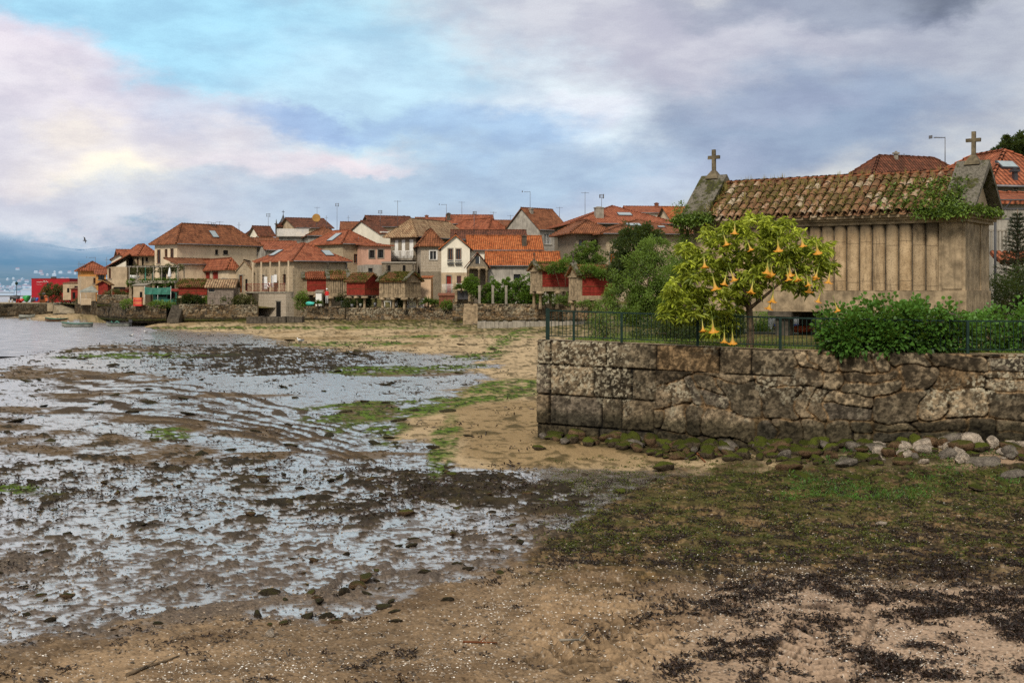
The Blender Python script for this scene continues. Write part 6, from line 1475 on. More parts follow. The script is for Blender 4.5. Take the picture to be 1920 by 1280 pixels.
    if style != 'red':
        for tri, (ex, ey) in ends:
            o_ = Vector((ex, ey, 0)); a_, b_, c_ = [Vector(p) for p in tri]; sd = (b_-a_).normalized()
            for e, sg in ((a_, -1), (b_, 1)):
                lo_ = e+sd*sg*(ov+.05)+Vector((0, 0, -.02)); hi_ = c_+Vector((0, 0, .28)); dd = hi_-lo_; n_ = dd.cross(o_).normalized(); n_ = n_ if n_.z > 0 else -n_
                gs.obox((lo_+hi_)/2+o_*.08, dd/2, o_*.24, n_*.07)
        ng = len(gs.f)//2; half_v = len(gs.v)//2
        for h_ in (0, 1):
            g2 = MB(); g2.v = gs.v[h_*half_v:(h_+1)*half_v]; g2.f = [tuple(i-h_*half_v for i in q) for q in gs.f[h_*ng:(h_+1)*ng]]; g2.sm = gs.sm[h_*ng:(h_+1)*ng]; g2.uv = gs.uv[h_*ng*4:(h_+1)*ng*4]; g2.build('gable_slab', M['gable'], f.root)
        if cross:
            for tri, (ex, ey) in ends:
                c_ = Vector(tri[2])+Vector((ex, ey, 0))*.05; m = MB(); m.lathe((c_.x, c_.y, c_.z+.2), [(.14, 0), (.10, .18), (.16, .26), (.06, .34), (.045, .40)], 8)
                m.tube(c_+Vector((0, 0, .58)), c_+Vector((0, 0, 1.2)), .05, n=6); e = Vector((-ey, ex, 0))*.2 if True else 0; m.tube(c_+Vector((0, 0, .98))-e, c_+Vector((0, 0, .98))+e, .05, n=6); m.build('cross', M['granited'], f.root)
    nx_, ny_ = legs if long_x else legs[::-1]
    for i in range(nx_):
        for j in range(ny_):
            x_ = .3+(w-.6)*i/max(1, nx_-1); y_ = .3+(d-.6)*j/max(1, ny_-1); m = MB()
            m.lathe((x_, y_, -.25), [(.24, 0), (.17, .3), (.16, z0-.05), (.46, z0-.02), (.46, z0+.10), (.40, z0+.248)], 10); m.build('leg', M['granite'], f.root)
    if moss:
        P = []
        for i in range(moss*7):
            q = sl[random.randrange(2)]; a_, b_ = random.random(), random.random()
            if fbm(np.array([a_*5+px]), np.array([b_*3]), 2, 3)[0] < .5: continue
            p = Vector(q[0]).lerp(Vector(q[1]), a_).lerp(Vector(q[-1]).lerp(Vector(q[2]), a_), b_); P.append(p+Vector((0, 0, .08)))
        P = np.array(P); P = np.repeat(P, 4, 0)+rng.normal(0, .08, (len(P)*4, 3))*[1, 1, .5]
        leaves('roof_moss', P, unit(rng.normal(0, .8, P.shape)+[0, 0, .5]), .16, .11, M['leaf_moss'], rng.random(len(P)), f.root)
    return f
granary(684, 156, 55, 650, 711, 2.35, 555, 528, 'y', 512, 'red', 'dark red plank granary with mossy orange tiles on mushroom shaped legs', legs=(3, 2), cross=False, moss=60)
granary(759, 154, 55, 711, 789, 2.35, 558, 529, 'y', 511, 'slat', 'pale stone slatted granary under a thick green moss roof', legs=(3, 2), moss=260)
granary(569.5, 160, 14, 566, 617, 2.35, 553, 524, 'x', 509, 'mix', 'stone and red granary with a gable cross, leftmost of the village centre row', d=2.6, legs=(3, 2), tile='tile_r', moss=0)
granary(616, 159, 14, 612, 652, 2.35, 556, 525, 'x', 508, 'slat', 'grey slatted stone granary squeezed between the red one and its neighbour', d=2.4, legs=(3, 2), tile='tile_m', moss=90)
granary(1010.5, 133, 22, 1004, 1082, 2.75, 546, 509, 'x', 493, 'mix', 'stone granary with red side panel and overgrown roof left of the dark green tree', d=2.3, legs=(3, 2), moss=200)
granary(1085, 124, 22, 1080, 1158, 2.65, 563, 520, 'x', 497, 'mix', 'stone granary with a cross and red panel partly hidden by the green bush', d=2.3, legs=(3, 2), moss=160)
granary(387, 160, 20, 333, 436, 2.35, 555, 536, 'x', 524, 'red', 'long low plank granary with a mossy roof, red at one end', d=3.0, w=7, legs=(4, 2), moss=200, cross=False) if False else None
f_ = granary(335, 161, 4, 330, 388, 2.35, 555, 537, 'x', 524, 'red', 'long low red plank granary with a mossy roof above the beach steps', d=3.4, legs=(4, 2), moss=220, cross=False)
house('plank_shed', 'grey weathered plank shed with a mossy tan roof joined to the red granary', 389, 160, 4, 386, 438, 2.35, 537, 'x', 524, 'woodg', 'tile_t', .35, d=3.6, cat='shed', wins=[('R', 392, 541, 402, 547, 'wk')])
house('red_hut', 'small dark red hut with a mossy gable roof behind the jetty steps', 184, 176, 10, 178, 202, 2.3, 533, 'y', 525, 'redp', 'tile_m', .35, d=4, cat='hut')
# ------------------------------------------------------------ sea walls of the village
def XY(px, Yd): return ((px-CX)/F*Yd, Yd)
def seawall(name, pts, pyt, pyb, label, seed, dark=.15, cell=(.55, .36), thick=.6, **k):
    zt = [H-(q-HY)/F*p[1] for q, p in zip(pyt, pts)]; zb = [H-(q-HY)/F*p[1] for q, p in zip(pyb, pts)]
    return stone_wall(name, [XY(*p) for p in pts], zt, zb, 'rubble', thick, label, res=.075, cell=cell, seed=seed, disp=.10, dark=dark, mossy=.8, **k)
seawall('jetty_wall', [(-60, 221), (98, 221)], [569, 569], [598, 598], 'dark wet stone wall of the jetty at the left edge', 11, .62, (.9, .5))
seawall('shore_wall', [(141, 204), (176, 189), (236, 160)], [566, 564, 571], [593, 597, 601], 'dark stone shore wall between the jetty ramp and the beach steps', 12, .45)
seawall('shore_wall', [(236, 160), (312, 160.2)], [571, 572], [601, 601], 'shore wall stretch under the stack of red crates', 13, .38)
seawall('shore_wall', [(336, 160), (483, 160)], [570, 571], [601, 602], 'pale topped shore wall stretch left of the house with the balcony', 14, .15)
seawall('shore_wall', [(563, 158.5), (647, 158)], [574, 574], [602, 603], 'shore wall stretch right of the house with the balcony, below the turquoise cloth', 15, .05)
seawall('shore_wall', [(649, 155.5), (851, 155)], [577, 577], [606, 608], 'long shore wall under the red and the mossy roofed granaries', 16, .05)
seawall('shore_wall', [(896, 139), (1025, 136.5), (1200, 132)], [569, 570, 571], [606, 606, 606], 'tall tan rubble wall under the hedge right of the steps', 17, .0)
seawall('terrace_wall', [(182, 172), (300, 171)], [552, 553], [573, 574], 'upper stone terrace wall behind the shore wall on the left', 18, .2)
seawall('gate_wall', [(849, 146), (880, 145.6)], [560, 560], [606, 606], 'short wall below the dark gate beside the stone steps', 19, .0, thick=2.5)
def ledge(pts, top, bot, dep, label, mat='granited'):
    mb = MB(); P = [Vector((*XY(*p), 0)) for p in pts]
    root = empty('stone_ledge', (P[0].x, P[0].y, H-(bot-HY)/F*P[0].y), 0, label, 'ledge'); lo = root.location
    for a, b in zip(P[:-1], P[1:]):
        n = 14
        for i in range(n):
            p, q = a.lerp(b, i/n), a.lerp(b, (i+1)/n); zt = H-(top-HY)/F*p.y-lo.z+random.uniform(-.05, .05); d = (q-p)*.5
            c = (p+q)/2+Vector((0, dep/2+random.uniform(-.15, .1), 0)); mb.obox((c.x-lo.x, c.y-lo.y, (zt-.8)/2), d*.99, (0, dep/2, 0), (0, 0, (zt+.8)/2))
    mb.build('blocks', M[mat], root, jitter=.12)
ledge([(895, 131), (1010, 129), (1190, 126)], 603, 617, 1.6, 'low dark stone ledge in front of the tan rubble wall', 'conc')
ledge([(700, 150), (852, 149)], 605, 613, 1.2, 'low weedy stone ledge in front of the long shore wall')
ledge([(836, 141), (900, 138)], 608, 618, 1.5, 'broken stone slab lying at the bottom of the steps')
ledge([(462, 153), (566, 152.5)], 594, 603, 2.0, 'dark stone footing under the house with the balcony')
# stairs
def stairs(px0, px1, Y0, pyt, pyb, n, label, side=0, run=.32, mat='granite'):
    x0, x1 = XY(px0, Y0)[0], XY(px1, Y0)[0]; zt, zb_ = H-(pyt-HY)/F*Y0, H-(pyb-HY)/F*Y0
    root = empty('stone_steps', (x0, Y0, zb_), 0, label, 'steps'); hh = (zt-zb_)/n
    for i in range(n):
        mb = MB()
        if side == 0: mb.box(0, i*run, -.3, x1-x0, n*run+.3, (i+1)*hh) if i == n-1 else mb.box(0, i*run, -.3, x1-x0, (i+1)*run+.02*0, (i+1)*hh)
        else:
            w = (x1-x0)/n; j = i if side > 0 else n-1-i; mb.box(j*w, 0, -.3, (j+1)*w-.004, 1.1, (i+1)*hh)
        mb.build('step', M[mat], root, jitter=.03)
stairs(313, 335, 158.2, 572, 601, 9, 'flight of beach steps set in the shore wall under the mossy red granary', 0, .28, 'granited')
stairs(868, 897, 139.5, 570, 604, 9, 'stone steps climbing to the gate beside the hedge', 0, .35)
stairs(150, 178, 196, 568, 592, 8, 'broad stone steps at the end of the shore wall beside the jetty ramp', 0, .5, 'granited')
# jetty deck and ramp
mb = MB(); mb.box(-135, 221.4, .2, -79.6, 240, 2.42); mb.box(-79.6, 219.2, 1, -70.5, 240, 2.42); tag(mb.build('jetty_deck', M['sandc']), kind='structure')
mb = MB(); a, b, c_, d_ = Wp(99, 568, 219), Wp(137, 568, 218), Wp(141, 590, 205), Wp(117, 591, 205); a.z = b.z = 2.43; c_.z = d_.z = .55
mb.face([d_, c_, b, a]); lo_ = [Vector((p.x, p.y, -.2)) for p in (d_, c_, b, a)]; T_ = [d_, c_, b, a]
for i in range(4): j = (i+1) % 4; mb.face([lo_[i], lo_[j], T_[j], T_[i]])
tag(mb.build('slipway', M['sandc']), kind='structure')
ledge([(100, 205), (120, 203)], 588, 597, 3, 'dark weedy foot of the jetty ramp')

# ------------------------------------------------------------ jetty and left-hand clutter
rt = empty('red_building', (*XY(59, 236), 2.43), R(3), 'plain crimson building with faint white lettering on the jetty', 'building')
k = 236/F; wv_ = 70*k; hv = H+(HY-523)/F*236-2.43
mb = MB(); mb.box(0, 0, 0, wv_, 6, hv); mb.build('wall', M['redc'], rt)
mb = MB(); mb.box(-.05, -.05, hv+.002, wv_+.05, 6.05, hv+.12); mb.build('roof_edge', M['redp'], rt)
mb = MB(); mb.box(3.2, 1, hv+.13, 4.0, 1.8, hv+.45); mb.build('roof_vent', M['metald'], rt)
mb = MB(); zl = H+(HY-529.5)/F*236-2.43      # a line of cursive strokes and a shorter one below; illegible in the photo
r_ = random.Random(4); x = .95
for wd in (5, 3, 2):
    for i in range(wd):
        hgt = .17*(1.0 if r_.random() < .6 else 2.2)
        mb.tube((x, -.02, zl), (x+.07, -.02, zl+hgt), .022, n=4); mb.tube((x+.07, -.02, zl+hgt), (x+.15, -.02, zl), .02, n=4); mb.tube((x+.15, -.02, zl), (x+.19, -.02, zl+.08), .02, n=4); x += .19
    x += .10
for i in range(6): mb.tube((.95+i*.16, -.02, zl-.42), (1.07+i*.16, -.02, zl-.36), .02, n=4)
mb.build('lettering', M['whitep'], rt)
def lamp(px, Yd, pyb, pyt, label):
    z0 = H-(pyb-HY)/F*Yd; h_ = (pyb-pyt)/F*Yd; rt = empty('street_lamp', (*XY(px, Yd), z0), 0, label, 'street lamp')
    mb = MB(); mb.lathe((0, 0, 0), [(.16, 0), (.14, .3), (.06, .4), (.05, h_-.6)], 8); mb.build('post', M['metald'], rt)
    mb = MB(); mb.lathe((0, 0, h_-.6), [(.05, 0), (.20, .08), (.26, .40), (.10, .55), (.02, .62)], 6); mb.build('lantern', M['fence'], rt)
lamp(31, 223, 567, 528, 'green lantern street lamp on the jetty left of the crimson building'); lamp(90, 221.9, 568, 530, 'green lantern street lamp in front of the olive tree on the jetty')
def heap(px, py, w, h, Yd, mat, label, cat, name, seed):
    p = Wp(px, py, Yd); kk = Yd/F; o = D.objects.new(name, rock_mesh(name, seed, 3, .5, .9, M[mat])); o.location = p; o.scale = (w*kk/2, w*kk/2.4, h*kk/2); link(o); tag(o, label, cat)
heap(30, 560, 24, 17, 224, 'metald', 'dark heap of fishing nets under the jetty lamp', 'nets', 'net_heap', 3)
heap(40, 563, 11, 11, 223, 'red', 'small red tarpaulin bundle at the right of the dark nets', 'bundle', 'tarpaulin_bundle', 8)
heap(49, 558, 16, 19, 224, 'greenb', 'bright green tarpaulin heap on the jetty beside the nets', 'tarpaulin', 'tarpaulin_heap', 5)
heap(62, 562, 13, 12, 224, 'metald', 'black bin bags beside the bright green heap', 'bags', 'bag_heap', 9)
heap(69, 561, 7, 10, 223, 'blue', 'pale blue bundle next to the black bags', 'bundle', 'cloth_bundle', 15)
heap(582, 569, 18, 9, 157.2, 'teal', 'turquoise cloth draped over something on the shore wall', 'cloth', 'draped_cloth', 12)
heap(252, 519, 20, 12, 170, 'whitep', 'rounded white covered bundle on the pergola terrace', 'bundle', 'covered_bundle', 22)
for i, (px, c) in enumerate(((17, 'whitep'), (23, 'whitep'), (32, 'red'), (36, 'red'))):
    p = Wp(px, 568, 222.3); rt = empty('mooring_post', (p.x, p.y, 2.43), 0, ['leftmost white mooring post on the jetty edge', 'second white mooring post on the jetty edge', 'first small red drum on the jetty edge right of the white posts', 'second small red drum on the jetty edge right of the white posts'][i], 'post'); m = MB(); m.lathe((0, 0, 0), [(.16, 0), (.13, .5), (.18, .55), (.1, .62)], 8); m.build('post', M[c], rt)
def small_box(name, label, cat, px0, px1, pyt, pyb, Yd, dep, mat, roofmat=None, wins=()):
    x0, x1 = XY(px0, Yd)[0], XY(px1, Yd)[0]; zb_ = H-(pyb-HY)/F*Yd; h_ = (pyb-pyt)/F*Yd
    rt = empty(name, (x0, Yd, zb_), R(random.uniform(-4, 4)), label, cat); mb = MB(); mb.box(0, 0, -.2, x1-x0, dep, h_); mb.build('body', M[mat], rt)
    mb = MB(); mb.face([(-.15, -.15, h_-.02), (x1-x0+.15, -.15, h_-.02), (x1-x0+.15, dep+.15, h_+.25), (-.15, dep+.15, h_+.25)]); mb.face([(-.15, -.15, h_-.10), (x1-x0+.15, -.15, h_-.10), (x1-x0+.15, -.15, h_-.02), (-.15, -.15, h_-.02)]); mb.build('lid', M[roofmat or mat], rt)
    for (a, b, c, d) in wins: m = MB(); m.box(XY(a, Yd)[0]-x0, -.05, (pyb-d)/F*Yd, XY(b, Yd)[0]-x0, -.004, (pyb-c)/F*Yd); m.build('opening', M['dark'], rt)
    return rt
small_box('kiosk', 'small brown wooden kiosk in front of the crimson building', 'kiosk', 74, 86, 551, 567, 224, 2, 'wood', 'metald', [(76, 82, 555, 561)])
small_box('planter', 'pinkish round topped planter between kiosk and olive tree', 'planter', 85, 90, 555, 562, 222.5, .5, 'orange')
small_box('garden_store', 'low red brown store behind the white awning', 'store', 133, 150, 541, 562, 205, 3, 'redp', 'tile_d', [(136, 141, 548, 560)])
small_box('tiled_store', 'long low store with a weathered tiled roof behind the olive tree', 'store', 118, 158, 530, 560, 215, 4, 'beige', 'tile_b', [(126, 130, 540, 548), (140, 146, 536, 546)])
small_box('red_shelter', 'low red wooden counter between terrace wall and gable house', 'counter', 210, 238, 542, 556, 176, 2, 'redp', 'tile_d', [(213, 235, 538, 542)])
small_box('kiosk', 'open fronted hut with a red brown roof beside the beach steps', 'hut', 287, 331, 545, 570, 162.5, 2, 'green', 'redp', [(292, 312, 549, 556), (314, 329, 549, 560)])
small_box('outhouse', 'tawny outhouse with a small dark doorway above the red crates', 'outhouse', 250, 272, 534, 572, 165, 3, 'beige', 'conc', [(262, 266.5, 547, 560)])
small_box('peach_annex', 'smooth peach coloured annex right of the moss roofed granary', 'annex', 789, 808, 520, 572, 158, 3, 'peach', 'tile_o')
small_box('brick_annex', 'low red brick garden wall under the small white balcony', 'wall', 823, 852, 553, 575, 155.6, 1, 'brick', 'brick')
small_box('white_door_hut', 'small whitewashed lean-to with a dark doorway beneath the leftmost granary', 'hut', 592, 603, 547, 573, 159, 1.0, 'whitep', 'conc', [])
small_box('rendered_annex', 'flat roofed grey annex between pink house and balustrade house', 'annex', 716, 778, 492, 560, 176, 5, 'stoned', 'conc', [(727, 732, 497, 508), (755, 760, 497, 511)])
small_box('low_store', 'pale low store with a grey roof left of the narrow stone gable house', 'store', 412, 441, 524, 560, 166, 3, 'stonel', 'conc', [(418, 424, 535, 546)])
# awning tent
rt = empty('market_tent', (*XY(151, 186), 2.5), 0, 'white and pink awning tent with a pale lattice fence behind the beach steps', 'tent'); k = 186/F; w_ = 32*k; zt_ = H+(HY-545)/F*186-2.5
for (x_, y_) in ((0, 0), (w_, 0), (0, 2.4), (w_, 2.4)): m = MB(); m.tube((x_, y_, 0), (x_, y_, zt_), .03, n=5); m.build('pole', M['whitep'], rt)
mb = MB(); ap = (w_/2, 1.2, zt_+.75); cs4 = [(-.1, -.1, zt_), (w_+.1, -.1, zt_), (w_+.1, 2.5, zt_), (-.1, 2.5, zt_)]
for i in range(4): mb.face([cs4[i], cs4[(i+1) % 4], ap]); q = [cs4[i], cs4[(i+1) % 4]]; mb.face([(q[0][0], q[0][1], zt_-.25), (q[1][0], q[1][1], zt_-.25), q[1], q[0]])
mb.build('canopy', M['boatw'], rt)
mb = MB()
for i in range(9): mb.box(.1+i*.17, -.15, -.1, .18+i*.17, -.11, .75)
mb.box(.05, -.17, .75, 1.6, -.09, .82); mb.build('lattice', M['cream'], rt)
# red crates in a stack
for i in range(4):
    p = Wp(250, 573.5, 159.3); hh = 4.05/F*159.3; rt = empty('fish_crate', (p.x, p.y, p.z+i*hh), R(random.uniform(-3, 3)), ['red crate at the bottom of the stack on the shore wall', 'second red crate from the bottom of the stack on the shore wall', 'third red crate from the bottom of the stack on the shore wall', 'topmost red crate of the stack on the shore wall'][i], 'crate')
    mb = MB(); w_ = 1.02; mb.box(0, 0, 0, w_, .6, hh*.25); mb.box(0, 0, hh*.252, .05, .6, hh*.95); mb.box(w_-.05, 0, hh*.252, w_, .6, hh*.95); mb.box(.05, 0, hh*.252, w_-.05, .04, hh*.82); mb.box(.05, .56, hh*.252, w_-.05, .6, hh*.82); mb.build('crate', M['orange' if i % 2 else 'red'], rt)
# green net screen
p0, p1 = Wp(271, 552, 161.8), Wp(320, 552, 161.8); rt = empty('green_screen', p0, 0, 'dark green netting stretched beside the open fronted hut', 'netting'); w_ = p1.x-p0.x; h_ = 14/F*161.8
mb = MB()
for i in range(12): a_, b_ = w_*i/12, w_*(i+1)/12; mb.face([(a_, .06*math.sin(i*1.7), 0), (b_, .06*math.sin((i+1)*1.7), 0), (b_, .03, h_-.12*math.sin(math.pi*(i+1)/12)), (a_, .03, h_-.12*math.sin(math.pi*i/12))])
mb.build('net', M['green'], rt)
for x_ in (0, w_/2, w_): m = MB(); m.tube((x_, .08, -1.2), (x_, .08, h_+.1), .04, n=5); m.build('pole', M['whitep'], rt)
# pergola terrace
Yp = 169; zt_ = H+(HY-526)/F*Yp; x0, x1 = XY(240, Yp)[0], XY(334, Yp)[0]
rt = empty('pergola_terrace', (x0, Yp, 2.5), 0, 'raised terrace with a pale green pergola and climbing vines below the cream house', 'pergola'); w_ = x1-x0; zt_ -= 2.5
mb = MB(); mb.box(0, 0, zt_-.35, w_, 5, zt_); mb.build('terrace_slab', M['conc'], rt)
for i in range(5): m = MB(); x_ = .3+(w_-.6)*i/4; m.box(x_-.18, .1, -.2, x_+.18, .5, zt_-.352); m.build('pillar', M['granite'], rt)
mb = MB(); mb.box(.2, 4.6, -.2, w_-.2, 4.9, zt_-.352); mb.build('back_wall', M['stoned'], rt)
hp = (526-501)/F*Yp
for i in range(7):
    for yy in (.2, 3.4): m = MB(); x_ = .1+(w_-.2)*i/6; m.box(x_-.06, yy, zt_+.002, x_+.06, yy+.12, zt_+hp); m.build('post', M['boatg'] if i in (2, 5) else M['conc'], rt)
m = MB()
for yy in (.2, 3.4): m.box(-.4, yy, zt_+hp+.002, w_+.1, yy+.12, zt_+hp+.14)
for i in range(14): x_ = -.2+(w_)*i/13; m.box(x_, -.2, zt_+hp+.142, x_+.07, 3.9, zt_+hp+.22)
m.build('beams', M['conc'], rt)
for nm, zc_, rz_, n_, tsh in (('vine', zt_+hp*.85, .38, 2600, -.05), ('hanging_creeper', zt_-.15, .38, 3000, 0)):
    E_ = [(w_*(.08+.84*i/6), (.4 if nm != 'vine' else 1.6), zc_+random.uniform(-.2, .15), w_/9, .45 if nm != 'vine' else 1.6, rz_*random.uniform(.5, 1.2)) for i in range(7)]
    P, O, T = crown_pts(E_, n_, .4, 60); leaves(nm, P, O, .22, .14, M['leaf_hdg'] if nm != 'vine' else M['leaf_olv'], T+tsh, rt)
rt2 = empty('closed_parasol', (*XY(318, 167.5), 2.5+zt_), 0, 'closed white parasol standing on the pergola terrace', 'parasol'); m = MB(); m.tube((0, 0, 0), (0, 0, 1.7), .03, n=5); m.build('pole', M['woodg'], rt2); m = MB(); m.lathe((0, 0, .45), [(.22, 0), (.27, .1), (.13, .9), (.03, 1.25)], 8); m.build('canopy', M['cloth'], rt2)
# garden pickets, tables, plants under the granaries
rt = empty('picket_fence', (*XY(764, 157), 2.3), 0, 'row of white and red pickets right of the moss roofed granary legs', 'fence'); w_ = 33/F*157; mb = MB()
for i in range(int(w_/.14)): mb.box(i*.14, 0, 0, i*.14+.07, .03, 1.15+.05*(i % 2))
mb.build('pickets', M['whitep'], rt); mb = MB(); mb.box(0, .032, .3, w_, .06, .38); mb.box(0, .032, .85, w_, .06, .93); mb.build('rails', M['redp'], rt)
def table(px, Yd, z, label, mat='whitep', w=.9):
    rt = empty('garden_table', (*XY(px, Yd), z), 0, label, 'table'); m = MB(); m.box(-w/2, -w/2, .70, w/2, w/2, .74); m.build('tabletop', M[mat], rt)
    for sx_ in (-1, 1):
        for sy_ in (-1, 1): m = MB(); m.tube((sx_*w*.42, sy_*w*.42, 0), (sx_*w*.40, sy_*w*.40, .70), .03, n=5); m.build('leg', M[mat], rt)
table(727, 155.9, 2.42, 'white plastic garden table under the moss roofed granary'); table(740, 157.5, 2.42, 'second white garden table behind the first under the granary'); table(646, 158.8, 2.42, 'blue grey table beside the legs of the slatted granary', 'metal')
def yucca(px, py, Yd, size, label):
    p = Wp(px, py, Yd); rt = empty('yucca', p, 0, label, 'plant'); n = 90; d_ = rng.normal(0, 1, (n, 3)); d_[:, 2] = np.abs(d_[:, 2])*.8+.1
    leaves('spiky_leaves', np.zeros((n, 3))+[0, 0, size*.25], unit(d_), size*(.7+.5*rng.random(n)), .09, M['leaf_grn'], .1+.4*rng.random(n), rt, droop=.35)
    m = MB(); m.tube((0, 0, -.3), (0, 0, size*.3), .12, .08, 7); m.build('stem', M['bark'], rt)
yucca(803, 571, 156, 1.2, 'spiky dark yucca left of the brick garden wall'); yucca(815, 572, 155.8, 1.0, 'spiky yucca touching the brick garden wall'); yucca(865, 544, 144.6, 1.1, 'dark yucca rising behind the gate'); yucca(596, 571, 158, .8, 'small spiky plant beneath the leftmost granary'); yucca(440, 572, 160.6, .9, 'spiky plant on the shore wall beside the grey plank shed')
# gate with its posts
rt = empty('garden_gate', (*XY(855, 145), H-(562-HY)/F*145), 0, 'dark solid garden gate between two stone posts at the top of the steps', 'gate'); w_ = 25/F*145; mb = MB(); mb.box(.1, .1, .05, w_-.1, .16, 1.05); mb.build('gate_leaf', M['metald'], rt)
for x_, hh in ((0, 1.3), (w_, 1.2)): m = MB(); m.box(x_-.14, 0, -.2, x_+.14, .3, hh); m.box(x_-.2, -.06, hh+.002, x_+.2, .36, hh+.1); m.build('gate_post', M['granite'], rt)
# hedge with stone posts
shrub('hedge', [Ell(940, 548, 40, 26, 143.5, 1.2), Ell(985, 543, 32, 30, 143.5, 1.3), Ell(915, 555, 26, 22, 143.2, 1.0), Ell(1000, 552, 22, 24, 143, 1.2), Ell(962, 560, 50, 14, 142.4, .8)], 15000, .22, .15, M['leaf_hdg'], 'dense green climber hedge on top of the tan rubble wall', 'hedge', stem=2.9, clump=.22, ncl=330)
shrub('round_bush', [Ell(884, 531, 14, 14, 142.2, .9), Ell(889, 540, 10, 10, 142, .8)], 2500, .2, .14, M['leaf_hdg'], 'round bright green bush above the stone steps', 'shrub', stem=2.9, clump=.3, ncl=60, tshift=.12)
for i, px in enumerate((899, 924, 949)):
    rt = empty('stone_post', (*XY(px, 139.6), 2.95), 0, ['stone post at the left end of the hedge', 'middle stone post in front of the hedge', 'right stone post in front of the hedge'][i], 'post'); m = MB(); m.box(-.13, -.13, -.1, .13, .13, 1.95); m.box(-.16, -.16, 1.952, .16, .16, 2.05); m.build('shaft', M['conc'], rt)
shrub('dark_bush', [Ell(1100, 478, 32, 22, 147.5, 1.5), Ell(1080, 490, 22, 14, 147, 1.2), Ell(1118, 495, 22, 18, 146.5, 1.2), Ell(1065, 498, 16, 10, 146, 1)], 9000, .2, .13, M['leaf_grn'], 'sprawling dark bush in front of the timber veranda', 'shrub', stem=2.8, clump=.25, ncl=180, tshift=-.12)
shrub('granary_creeper', [Ell(1060, 497, 26, 9, 132.5, .6), Ell(1040, 503, 20, 7, 132.3, .5), Ell(1105, 508, 28, 9, 124, .6), Ell(1130, 513, 24, 6, 123.6, .5)], 3600, .17, .11, M['leaf_hdg'], 'yellow green creeper sprawling over the two granary roofs left of the bushes', 'plant', stem=2.8, clump=.3, ncl=80, tshift=.1)
shrub('under_granary_plants', [Ell(1065, 560, 30, 10, 131, 1), Ell(1105, 573, 30, 8, 122, .8), Ell(1030, 560, 20, 9, 134, 1)], 3000, .16, .11, M['leaf_grn'], 'dark plants growing among the legs of the two right hand granaries', 'plant', stem=2.7, clump=.3, ncl=60, tshift=-.1)
for (px, py, rx, ry, Y_, m_, lb, n_) in ((360, 561, 34, 8, 161.3, 'leaf_drk', 'dark plants in the shade under the long red granary', 2600), (410, 562, 30, 8, 161, 'leaf_grn', 'dark green plants under the grey plank shed', 2200), (452, 562, 26, 8, 160.8, 'leaf_olv', 'brownish shrub on the pale topped shore wall', 2200), (300, 572, 30, 6, 160.9, 'leaf_grn', 'weeds along the wall top right of the red crates', 1500), (216, 556, 30, 12, 173, 'leaf_olv', 'dry ivy over the upper terrace wall', 2600), (672, 566, 30, 8, 157.6, 'leaf_drk', 'dark bushes behind the legs of the red plank granary', 2400), (752, 566, 22, 7, 158.5, 'leaf_drk', 'dark planting behind the white garden tables', 1600), (566, 565, 10, 16, 159, 'leaf_grn', 'bush growing against the corner of the balcony house', 1600), (838, 571, 12, 5, 155.2, 'leaf_hdg', 'small green plants in front of the brick garden wall', 700), (120, 562, 30, 5, 217, 'leaf_olv', 'low planting behind the jetty ramp', 1200), (640, 556, 12, 6, 160, 'leaf_drk', 'dark shrub in the gap between the granaries', 900), (160, 563, 20, 5, 200, 'leaf_drk', 'dark shrubs below the awning tent', 1200), (240, 590-20, 12, 6, 160.9, 'leaf_grn', 'tuft of weeds at the corner of the shore wall', 700), (1215, 575, 30, 12, 128, 'leaf_drk', 'dark shrubs behind the railing beyond the far wall', 1500)):
    shrub('garden_shrub', [Ell(px, py, rx, ry, Y_, 1.0)], n_, .2, .13, M[m_], lb, 'shrub', stem=H-(py+ry-HY)/F*Y_-.3, clump=.35, ncl=50, tshift=.05)
shrub('olive_tree', [Ell(98, 544, 17, 13, 216, 1.5), Ell(112, 541, 10, 9, 216, 1), Ell(88, 550, 10, 9, 216, 1)], 3600, .24, .12, M['leaf_olv'], 'olive green tree in front of the crimson building', 'tree', stem=2.43, clump=.3, ncl=90, tshift=.1)
# laundry-like bright spots, signs
for (px, py, w, h, Y_, c, nm, lb) in ((703, 571, 6, 8, 157, 'metal', 'bucket', 'grey bucket among the granary legs'), (676, 572, 5, 6, 156.2, 'boatw', 'bucket', 'pale bucket beneath the red plank granary'), (742, 571, 6, 7, 156.2, 'whitep', 'bucket', 'white tub under the moss roofed granary'), (660, 573, 6, 6, 156.2, 'metal', 'bucket', 'dark tub beneath the red plank granary, left side')):
    p = Wp(px, py+h/2, Y_); rt = empty(nm, p, 0, lb, 'bucket'); m = MB(); q = w/F*Y_/2; m.lathe((0, 0, 0), [(q*.75, 0), (q, h/F*Y_), (q*.9, h/F*Y_), (q*.7, .1)], 10); m.build('tub', M[c], rt)

